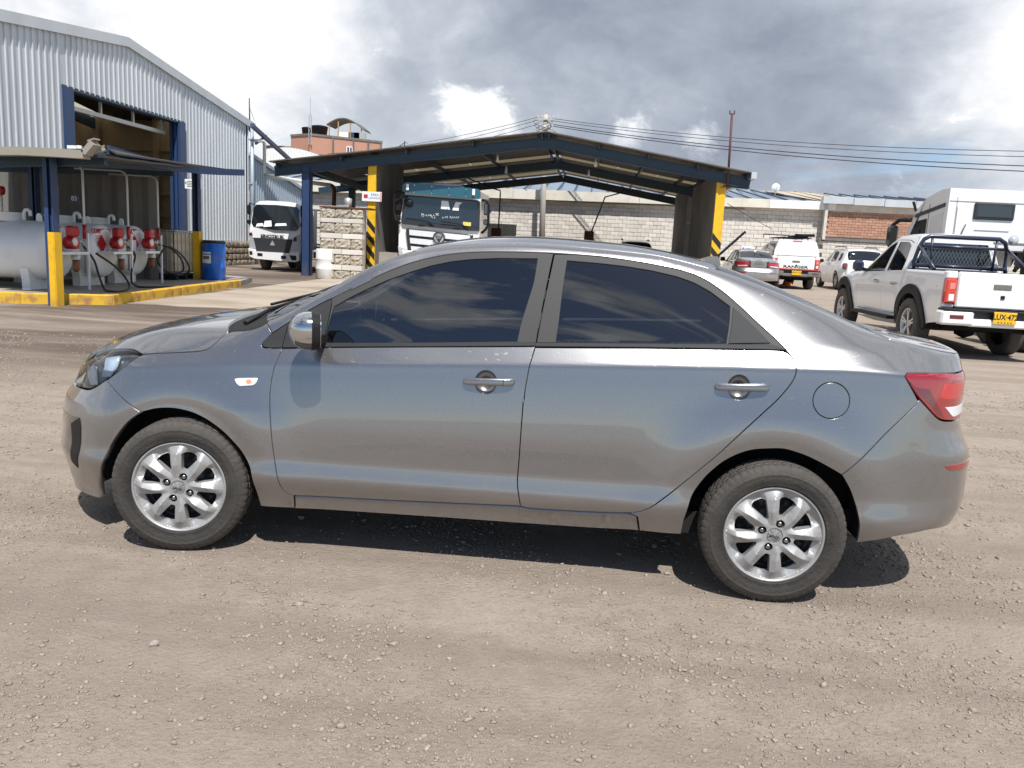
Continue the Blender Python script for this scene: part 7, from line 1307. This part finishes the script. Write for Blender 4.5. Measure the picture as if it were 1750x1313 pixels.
# compact SUVs
SUV = dict(uN=-2.1, uT=2.1, front=(.7, 2.2, 2.5), rear=(.35, 2.2, 3.2), offF=[(.3, .05), (.6, 0), (.9, .06), (1.6, .12)], offR=[(.3, -.05), (.6, .0), (.9, -.03), (1.6, -.04)],
 K=[(-2.1, .86), (0, .92), (2.1, .95)], B=[(-2.1, .93), (-1, 1.0), (1.5, 1.06), (2.1, 1.04)], Bw=[(-2.1, .84), (2.1, .83)],
 Rz=[(-2.1, .96), (-1.3, 1.06), (-1.0, 1.12), (-.6, 1.40), (-.35, 1.54), (.2, 1.60), (1.3, 1.57), (1.72, 1.50), (1.85, 1.30), (1.98, 1.10), (2.1, 1.05)], Rw=[(-2.1, .70), (-1, .73), (-.4, .60), (1.3, .60), (1.72, .62), (1.98, .70), (2.1, .70)],
 C=[(-2.1, .98), (-1.2, 1.11), (-1, 1.16), (-.4, 1.58), (.2, 1.65), (1.3, 1.62), (1.72, 1.55), (1.85, 1.34), (1.98, 1.12), (2.1, 1.06)], Wt=[(.2, .80), (.4, .86), (.55, .885), (.75, .90), (.88, .885), (1.2, .85)], topn=[(-2.1, 3), (2.1, 3)], arches=[(-1.32, .36, .38), (1.34, .36, .38)], flare=.02)
SVS = Surf(**SUV); SWH = wheel_proto(.345, .21, 6)
def build_suv(label, loc, rz, paint):
    t = thing('compact_suv', label, 'car', loc, rz); b = Body(SVS, t); a0 = arc(-1.32, .36, .39, -20, 200); a1 = arc(1.34, .36, .39, -20, 200)
    w1 = [(-.86, 1.10), (-.40, 1.46), (-.12, 1.50), (-.12, 1.07)]; w2 = [(-.02, 1.07), (-.02, 1.50), (.55, 1.50), (.75, 1.40), (.80, 1.10)]; w3 = [(1.0, 1.13), (.98, 1.36), (1.10, 1.46), (1.36, 1.44), (1.46, 1.20), (1.40, 1.13)]
    b.side('body_side', [(-2.0, .35), (-2.0, .92), (-1.6, b.rail(-1.6, -.03)), (-1.0, b.rail(-1, -.0)), (-.35, b.rail(-.35, .01)), (.2, b.rail(.2, .01)), (1.3, b.rail(1.3, .01)), (1.70, b.rail(1.7, 0)), (1.96, b.rail(1.96, .01)), (2.03, 1.0), (2.03, .62), (2.03, .34)]+a1+a0, paint, holes=[w1, w2, w3])
    for w in (w1, w2, w3): b.side('window_glass', w, M_bglass, off=-.01, gap=-.006, rim=.01)
    for x in (-.06, .86): b.side('door_seam', [(x-.006, .48), (x+.006, .48), (x+.006, 1.05), (x-.006, 1.05)], M_black, off=.001, gap=0, rim=.002, it=0)
    b.top('hood', -2.0, -1.05, paint); b.top('windscreen', -1.0, -.42, M_bglass, off0=.04); b.top('roof', -.40, 1.70, paint, off0=.02); b.top('rear_window', 1.73, 1.93, M_dglass, off0=.06); b.top('gate_top', 1.935, 2.08, paint, off0=.02)
    MB().box((2.04, 0, .78), (.10, 1.40, .60), bev=.04).build('tailgate', paint, t); MB().box((2.06, 0, .47), (.12, 1.62, .20), bev=.05).build('rear_bumper', M_bumpg, t); MB().box((2.10, 0, .72), (.02, .4, .12)).build('number_plate', M_plate, t)
    for s_ in (-1, 1):
        MB().box((2.02, s_*.76, .93), (.13, .20, .24), bev=.05).build('taillight', M_redd, t); MB().tube([(-.3, s_*.58, 1.66), (-.2, s_*.58, 1.70), (1.2, s_*.58, 1.68), (1.35, s_*.58, 1.62)], .022, 8).build('roof_rail', M_bumpg, t)
        mr = MB().box((-.72, s_*.98, 1.10), (.12, .18, .15), bev=.04).build('door_mirror', M_black, t)
    MB().box((0, 0, .42), (3.4, 1.2, .36)).build('underbody', M_under, t); mb = MB(); mb.box((-.2, 0, .95), (.2, 1.3, .6)).box((.9, 0, .95), (.2, 1.3, .6)); mb.build('seats', M_seat, t)
    put_wheels(t, SWH, [(-1.32, -.785, 0), (1.34, -.785, 0), (-1.32, .785, 1), (1.34, .785, 1)], .345); return t
dx_ = V(1481, 450, 29.8).x; build_suv('white compact SUV with roof rails between the canopied pickup and nearer pickup', (dx_, 31.8, float(zg(dx_, 31))), rad(-91), M_wcar)
dk = V(1088, 410, 33).x; build_suv('dark SUV whose roof barely shows above the grey sedan roof', (dk, 35, .22), rad(-90), mat('black_car_paint', (.02, .021, .024), .25, coat=1))
for o in list(PWH)+list(SWH): drop(o)

# silver saloon: the same kind of body as the grey car, parked facing the wall
M_silver = mat('silver_paint', (.42, .42, .41), .34, .8, 1.0)
sv = copy_tree(car); sx_ = V(1297, 455, 27.8).x; sv.location = (sx_, 29.8, float(zg(sx_, 29))); sv.rotation_euler = (0, 0, rad(-91)); sv['label'] = 'silver saloon parked tail-out beside the right yellow post'
def repaint(o):
    for sl in o.material_slots:
        if sl.material == M_paint: sl.link = 'OBJECT'; sl.material = M_silver
    for c in o.children: repaint(c)
repaint(sv); text('KIA', .13, M_chrome, sv, (2.165, .0, .95), (pi/2, 0, pi/2), .004, off=.004, sx=1.5)
MB().tube([(1.1, 0, 1.37), (1.25, 0, 1.55)], .008, 6).build('aerial', M_black, sv)
co2 = V(1345, 486, 33); t = thing('traffic_cone', 'orange cone lying under the canopied pickup', 'cone', (co2.x, 33, float(zg(co2.x, 33)))); MB().lathe([(.30, 0), (.30, .03), (.2, .05), (.05, .5), (0, .5)], n=20).build('cone', mat('orange_plastic', (.7, .2, .05), .5), t)

# ------------------------------------------------------------------ small white lorry by the warehouse
M_wtruck = mat('white_lorry_paint', (.80, .80, .80), .3, coat=.7)
YS = 26.0; cx_ = V(469, 440, YS).x; gz = float(zg(cx_, YS)); PXM = V(512, 440, YS).x-V(425.6, 440, YS).x; Wd = PXM; U = Wd/540.
s1 = thing('small_lorry', 'small white cab-over lorry parked nose-out beside the warehouse', 'lorry', (cx_, YS, gz)); X_ = lambda u: (u-430)*U; Z_ = lambda v: (880-v)*U
def slab(poly, a, b, slope=0., z0=0.): return MB().prism([(X_(u), Z_(v)) for u, v in poly], a, b, lambda u, v, w: (u, w+max(0, v-z0)*slope, v))
wsz = Z_(460)
mb = MB(); F2 = lambda u, v, w: (u*(1-.05*max(0, v-wsz)), w+max(0, v-wsz)*.22, v)
mb.prism([(X_(u), Z_(v)) for u, v in ((165, 690), (165, 480), (175, 300), (200, 205), (240, 178), (330, 170), (560, 172), (660, 185), (690, 215), (700, 310), (698, 690))], 0, .12, F2)
mb.prism([(X_(u), Z_(v)) for u, v in ((165, 740), (165, 480), (175, 300), (200, 205), (240, 178), (330, 170), (560, 172), (660, 185), (690, 215), (700, 310), (698, 740))], .12, 1.55, lambda u, v, w: (u*(1-.05*max(0, v-wsz)), w+max(0, v-wsz)*.22*(1-(w-.12)/1.43), v)); mb.build('cab', M_wtruck, s1)
MB().prism([(X_(u), Z_(v)) for u, v in ((178, 400), (182, 250), (205, 215), (430, 210), (660, 222), (688, 255), (690, 430), (660, 462), (430, 465), (205, 440))], -.012, .0, F2).build('windscreen', M_dglass, s1)
mb = MB()
for u0, v0, u1, v1 in ((230, 400, 310, 440), (310, 370, 400, 440), (430, 390, 560, 425)): mb.prism([(X_(u0), Z_(v1)), (X_(u1), Z_(v1-10)), (X_(u1-10), Z_(v0)), (X_(u0+10), Z_(v0+8))], -.018, -.013, F2)
mb.build('dashboard_papers', M_sign, s1)
slab(((208, 552), (622, 552), (590, 690), (240, 690)), -.03, .02).build('grille', M_bumpd, s1); slab(((395, 600), (412, 572), (430, 600), (440, 622), (385, 622)), -.045, -.03).build('emblem', M_galv, s1)
for q in (((165, 505), (205, 545), (235, 655), (172, 650)), ((635, 530), (690, 500), (690, 675), (600, 672))): la = slab(q, -.035, .02).build('headlight', M_lampc, s1)
for q in (((165, 505), (190, 500), (200, 530), (168, 535)), ((640, 535), (670, 520), (672, 570), (632, 570))): slab(q, -.04, .0).build('turn_lamp', M_redd, s1)
slab(((163, 660), (240, 690), (590, 692), (700, 680), (700, 765), (660, 780), (230, 765), (170, 740)), -.10, .10).build('bumper', M_wtruck, s1)
for q in (((260, 705), (315, 708), (315, 735), (260, 735)), ((512, 720), (565, 722), (565, 752), (512, 752)), ((600, 712), (672, 715), (675, 760), (625, 762)), ((172, 690), (205, 692), (208, 725), (178, 728))): slab(q, -.112, -.09).build('fog_lamp', M_black, s1)
text('SINOTRUK', 38*U*1.2, M_blackp, s1, (X_(408), -.012, Z_(534)), (pi/2, 0, 0), .006, off=.007, sx=1.12)
tw = MB(); 
for sx in (X_(290), X_(740)-.22): 
    for yy in (.45, 3.2): tw.lathe([(0, -.12), (.3, -.12), (.38, -.09), (.39, 0), (.38, .09), (.3, .12), (0, .12)], c=(sx, yy, .39), axis='x', n=28)
for i, (sx, yy) in enumerate(((X_(292), .45), (X_(690)-.03, .45), (X_(292), 3.2), (X_(690)-.03, 3.2))): MB().lathe([(0, -.12), (.22, -.11), (.32, -.125), (.38, -.09), (.39, 0), (.38, .09), (.32, .125), (0, .12)], c=(sx, yy, .39), axis='x', n=28).build('wheel', M_tyre, s1)
for s_ in (X_(150), X_(712)):
    mr = thing_part('mirror', s1, (s_, .1, 0)); MB().box((0, 0, Z_(270)), (.10, .12, .36), bev=.03).box((0, .0, Z_(395)), (.1, .14, .16), bev=.03).build('mirror_head', M_black, mr); MB().tube([(0, .02, Z_(200)), (0, .0, Z_(430))], .018, 8).bar((0, 0, Z_(205)), (.12*(1 if s_ < 0 else -1), .2, Z_(215)), .03).build('mirror_arm', M_black, mr)
mb = MB(); mb.box((0, 2.6, .55), (.8, 4.6, .22)).bar((-.7, .45, .4), (.7, .45, .4), .12); mb.build('chassis', M_under, s1)
bd = thing_part('stake_body', s1, (.12, 1.9, .8)); MB().box((0, 1.7, .06), (2.1, 3.4, .14)).build('bed', M_galv, bd)
for s_ in (-1.03, 1.03):
    for k in range(12): MB().box((s_, .05+.3*k, .8), (.03, .12, 1.4)).build('stake', M_wtruck, bd)
for k in range(9): MB().box((-1.0+.25*k, .02, .8), (.12, .03, 1.4)).build('stake', M_wtruck, bd)
for z in (.2, .85, 1.5): MB().box((0, .04, z), (2.1, .02, .07)).build('rail', M_galv, bd); MB().box((1.05, 1.7, z), (.02, 3.4, .07)).build('rail', M_galv, bd)

# ------------------------------------------------------------------ big lorry with the blue-green sun visor under the canopy
YF = 24.1; U2 = (V(834, 400, YF).x-V(690, 400, YF).x)/1260.; cx2 = V(751, 380, YF).x; zr_ = V(751, 371.4, YF).z; fz = float(zg(cx2, YF))
tb = thing('large_lorry', 'big white lorry cab with a blue-green sun visor under the canopy', 'lorry', (cx2, YF, 0)); XX = lambda u: (u-800)*U2; ZZ = lambda v: zr_+(625-v)*U2
def pr2(poly, a, b, name, m, parent=tb, sl=0.): return MB().prism([(XX(u), ZZ(v)) for u, v in poly], a, b, lambda u, v, w: (u, w+max(0, v-ZZ(760))*sl, v)).build(name, m, parent)
pr2(((200, 1500), (190, 760), (262, 320), (270, 200), (1395, 235), (1400, 400), (1400, 780), (1395, 1500)), .02, 2.1, 'cab', M_wtruck, sl=.05)
pr2(((262, 320), (300, 325), (1360, 360), (1395, 380), (1400, 790), (1330, 780), (290, 700), (225, 690)), -.02, .03, 'windscreen_frame', M_bumpd, sl=.05)
pr2(((290, 345), (1350, 378), (1380, 740), (800, 720), (265, 680)), -.028, -.01, 'windscreen', M_dglass, sl=.05)
pr2(((225, 690), (800, 735), (1395, 760), (1395, 800), (1000, 795), (245, 750)), -.05, -.02, 'wiper_tray', M_bumpd)
pr2(((250, 190), (300, 150), (830, 165), (1370, 200), (1400, 220), (1390, 345), (830, 320), (300, 295), (255, 280)), -.26, -.20, 'sun_visor', mat('blue_green_visor', (.02, .10, .14), .18, coat=.7), sl=.05)
for u in (440, 695, 950, 1200):
    for v in (190, 290): MB().box((XX(u), -.28, ZZ(v+(u-440)*.035)), (.03, .03, .03)).build('visor_bolt', M_chrome, tb)
for u, v in ((337, 220), (1310, 250)): MB().box((XX(u), -.285, ZZ(v)), (.09, .012, .19)).build('visor_sticker', M_sign, tb)
pr2(((820, 385), (920, 388), (950, 510), (815, 505)), -.034, -.028, 'paper', M_sign, sl=.05); pr2(((1030, 395), (1130, 398), (1085, 440), (1080, 520), (985, 515)), -.034, -.028, 'paper', M_sign, sl=.05); pr2(((1155, 675), (1275, 680), (1272, 735), (1155, 728)), -.05, -.044, 'yellow_card', mat('pale_yellow_card', (.75, .65, .15), .6))
M_chalk = mat('chalk_writing', (.7, .78, .75), .9)
def scrawl(name, strokes):
    mb = MB()
    for st in strokes: mb.tube([(XX(u), -.04, ZZ(v)) for u, v in st], .010, 5)
    return mb.build(name, M_chalk, tb)
scrawl('chalk_scrawl', [[(540, 590), (535, 630)], [(530, 590), (565, 595), (570, 620), (540, 635)], [(590, 625), (600, 595), (615, 625)], [(625, 625), (632, 598), (645, 622), (650, 595)], [(665, 595), (668, 622)], [(680, 600), (690, 618)], [(705, 600), (725, 590), (708, 610), (730, 615)], [(740, 575), (790, 605)], [(785, 570), (745, 612)]])
scrawl('chalk_scrawl', [[(670, 640), (690, 620), (705, 650)], [(720, 655), (735, 630)], [(840, 645), (850, 620), (862, 645)], [(880, 640), (888, 615), (905, 632)], [(915, 605), (918, 640)], [(950, 640), (960, 605), (985, 642), (995, 608)], [(1010, 630), (1022, 610), (1030, 632)], [(1040, 635), (1050, 608), (1068, 632), (1090, 606)]])
for x0, x1 in (((300, 665), (720, 770)), ((830, 685), (1240, 800))): MB().tube([(XX(x1[0]), -.08, ZZ(x1[1])), (XX(x1[0]-90), -.09, ZZ(x1[1]-85)), (XX((x0[0]+x1[0])/2), -.08, ZZ((x0[1]+x1[1])/2-42)), (XX(x0[0]), -.07, ZZ(x0[1]))], [.022, .02, .015, .012], 8).build('wiper', M_black, tb)
for u in (540, 1070): MB().box((XX(u), -.06, ZZ(760+(u-540)*.04)), (.22, .06, .06)).build('step_handle', M_black, tb)
pr2(((305, 812), (345, 815), (395, 1125), (370, 1200), (355, 1200)), -.06, .0, 'grille_frame', M_bumpd); pr2(((1270, 870), (1312, 860), (1290, 1200), (1250, 1200)), -.06, .0, 'grille_frame', M_bumpd)
pr2(((345, 815), (1275, 860), (1250, 1250), (395, 1250)), -.02, .0, 'grille_back', M_blackp)
for i, (v0, h) in enumerate(((825, 80), (945, 80), (1065, 80), (1185, 60))): pr2(((355+14*i, v0), (1270-6*i, v0+45), (1268-6*i, v0+45+h), (362+14*i, v0+h)), -.06, -.01, 'grille_slat', M_refl)
em = thing_part('emblem', tb, (XX(810), -.10, ZZ(925))); MB().lathe([(.20, .0), (.205, -.03), (.165, -.03), (.16, .0)], axis='y', n=36).build('ring', M_bumpd, em); MB().lathe([(.16, .0), (0, 0)], axis='y', n=36).build('disc', M_galv, em)
MB().prism([(-.13, .07), (.13, .07), (.02, -.14), (-.02, -.14)], -.02, -.005, lambda u, v, w: (u, w, v)).build('shield', M_bumpd, em)
for k in (-.055, .0, .055): MB().prism([(k-.06, -.04), (k-.035, -.04), (k+.04, .065), (k+.015, .065)], -.026, -.02, lambda u, v, w: (u, w, v)).build('slash', M_chrome, em)
pr2(((190, 1080), (370, 1130), (390, 1300), (230, 1300)), -.04, .02, 'headlight', M_lampc); pr2(((1260, 1150), (1400, 1120), (1398, 1300), (1250, 1300)), -.04, .02, 'headlight', M_lampc)
text('AUMAN', .06, M_bumpg, tb, (XX(1150), -.022, ZZ(842)), (pi/2, 0, 0), .002, sx=2.2) if False else None
MB().box((0, .05, fz+.72), (2.5, .3, .5), bev=.05).build('bumper', M_wtruck, tb)
for s_, u0, pts in ((-1, 240, ((240, 285), (170, 300), (135, 350), (125, 560), (150, 690), (230, 740))), (1, 1420, ((1430, 350), (1500, 370), (1530, 420), (1535, 700), (1500, 770), (1440, 830)))):
    mr = thing_part('mirror', tb); MB().tube([(XX(u), -.15, ZZ(v)) for u, v in pts], .045, 10).build('mirror_arm', M_black, mr)
    xm = XX(185) if s_ < 0 else XX(1495); MB().box((xm, -.12, ZZ(480)), (.20 if s_ < 0 else .16, .10, .40), bev=.03).box((xm, -.12, ZZ(665)), (.2 if s_ < 0 else .16, .1, .18), bev=.03).build('mirror_head', M_black if s_ < 0 else M_gloss, mr)
MB().bar((XX(160), -.2, ZZ(430)), (XX(290), -.22, ZZ(330)), .09, .05).build('front_mirror', M_black, tb)
MB().lathe([(0, -.02), (.13, -.02), (.14, .0), (0, .02)], c=(XX(335), -.05, ZZ(440)), axis='y', n=18).build('kerb_mirror', M_black, tb)
for x in (-1.0, 1.0):
    for y in (.9, 5.2): MB().lathe([(0, -.16), (.3, -.14), (.46, -.15), (.5, -.1), (.51, 0), (.5, .1), (.46, .15), (0, .15)], c=(x, y, fz+.51), axis='x', n=28).build('wheel', M_tyre, tb)
MB().box((0, 3.6, fz+.8), (.9, 6, .3)).build('chassis', M_under, tb); MB().box((-.15, 1.0, ZZ(150)+.02), (1.4, 1.0, .10), bev=.03).build('roof_hatch', M_galv, tb)
# ------------------------------------------------------------------ white tractor cab at the right edge, seen from behind
YT = 15.2; xl_, xr_ = V(1617, 380, YT).x, V(1617, 380, YT).x+2.5
tr = thing('tractor_cab', 'tall white lorry cab seen from behind, past the near pickup', 'lorry', ((xl_+xr_)/2, YT, 0)); cxm = (xl_+xr_)/2
zt = V(1622, 319.5, YT).z; zb2 = V(1640, 404, YT).z-.25; q = lambda px, py, y=YT: V(px, py, y)
fr = q(1552, 335).x
hw = 1.25
prof = [(0, zb2), (0, zt-.02), (.45, zt-.03), (1.25, zt-.16), (1.75, zt-.42), (2.15, zt-.9), (2.25, zt-1.6), (2.25, zb2)]
MB().prism([(y, z) for y, z in prof], -hw, hw, lambda u, v, w: (w, u, v)).build('cab_shell', M_wtruck, tr)
a, b = q(1666, 346), q(1731, 378); wn = thing_part('rear_window', tr); ww, hh = b.x-a.x, a.z-b.z; wc = ((a.x+b.x)/2-cxm, (a.z+b.z)/2)
MB().box((wc[0], -.02, wc[1]), (ww, .05, hh), bev=.045).build('rubber_frame', M_bumpd, wn); MB().box((wc[0], -.035, wc[1]), (ww*.88, .04, hh*.78), bev=.035).build('pane', M_dglass, wn)
for i in range(6): MB().lathe([(.03, -hh*.36), (.045, 0), (.03, hh*.36)], c=(wc[0]-ww*.34+i*ww*.135, -.058, wc[1]), n=8) .build('curtain_fold', mat('blue_curtain', (.02, .06, .10), .6), wn) if False else None
MB().box((.0, -.006, zt-.28), (2.46, .014, .012)).build('panel_seam', M_galv, tr); MB().box((-hw+.17, -.006, (zt+zb2)/2-.1), (.012, .014, zt-zb2-.2)).build('panel_seam', M_galv, tr); MB().box((wc[0], -.006, wc[1]-hh*.5-.22), (.7, .014, .016)).build('panel_seam', M_galv, tr); MB().box((0, -.012, zb2+.16), (2.4, .03, .02)).build('panel_seam', M_galv, tr)
MB().prism([(-.17, 0), (-.02, 0), (-.02, 1), (-.17, 1)], 0, 1, lambda u, v, w: (-hw+.32+u*.8, -.03+.035*w, zb2+.1+v*(zt-zb2-.5))).build('air_duct', M_wtruck, tr)
for s_ in (-1, 1):
    dw = thing_part('cab_door', tr); MB().prism([(1.05, zt-.62), (1.62, zt-.66), (2.05, zt-1.10), (2.10, zt-1.62), (1.52, zt-1.62), (1.05, zt-1.35)], 0, .012, lambda u, v, w: (s_*(hw+w), u, v)).build('side_window', M_glass, dw); MB().prism([(.15, zt-.32), (1.75, zt-.50), (1.75, zt-.58), (.15, zt-.40)], 0, .02, lambda u, v, w: (s_*(hw+w), u, v)).build('drip_strip', M_bumpd, dw)
    MB().box((s_*(hw+.004), .98, zt-1.1), (.01, .012, 1.6)).build('door_seam', M_bumpg, dw); MB().prism([(.18, zt-.5), (.86, zt-.6), (.86, zb2), (.18, zb2)], 0, .006, lambda u, v, w: (s_*(hw+w), u, v)).build('side_panel', mat('shaded_white_paint', (.60, .60, .59), .4) if s_ < 0 else M_wtruck, dw)  # left panel: white paint greyed, its shade is put into the colour
    mr = thing_part('mirror', tr); MB().tube([(s_*hw, 2.0, zt-.62), (s_*(hw+.16), 2.3, zt-.62), (s_*(hw+.26), 2.42, zt-.74), (s_*(hw+.27), 2.42, zt-1.55), (s_*(hw+.12), 2.3, zt-1.68)], .05, 10).build('mirror_arm', M_black, mr); MB().box((s_*(hw+.26), 2.36, zt-1.0), (.26, .14, .50), bev=.05).box((s_*(hw+.24), 2.36, zt-1.45), (.24, .14, .26), bev=.05).build('mirror_head', M_gloss, mr)
    MB().bar((s_*(hw-.05), 1.9, zt-.42), (s_*(hw+.02), 1.95, zt-.20), .05).build('air_horn_bracket', M_black, tr)
tw = MB(); tw.box((0, -1.2, .95), (.9, 5.6, .32)).box((0, -.3, 1.15), (2.0, .5, .35)); tw.build('chassis', M_under, tr)
hx = q(1738, 455).x-cxm; zc = q(1738, 455).z
for i in range(9): MB().lathe([(.13, -.025), (.16, 0), (.13, .025)], c=(hx+.02*i, -.55, zc+.28-.075*i), n=18).build('exhaust_ring', M_bumpg, tr)
MB().lathe([(.12, -.6), (.13, -.58), (.13, .33), (.1, .36), (0, .36)], c=(hx+.08, -.55, zc), n=18).build('exhaust_pipe', M_blackp, tr); MB().box((hx+.35, -.3, zc-.05), (.7, .4, .9), bev=.05).build('air_tank', M_blackp, tr); MB().tube([(hx-.08, -.45, zc+.5), (hx-.08, -.4, zb2+.1)], .03, 8).build('pipe', M_galv, tr)
for x in (-1.02, 1.02):
    for y in (1.35, -2.2, -3.4): MB().lathe([(0, -.16), (.3, -.14), (.46, -.15), (.5, -.1), (.51, 0), (.5, .1), (.46, .15), (0, .15)], c=(x, y, .51), axis='x', n=28).build('wheel', M_tyre, tr)
MB().box((0, 1.2, .85), (2.3, 1.9, .9), bev=.05).build('cab_skirt', M_wtruck, tr)
MB().tube([(-hw+.2, -.06, zb2-.05), (-hw+.38, -.05, zb2+.5)], .012, 6).build('whip_aerial', M_cable, tr)
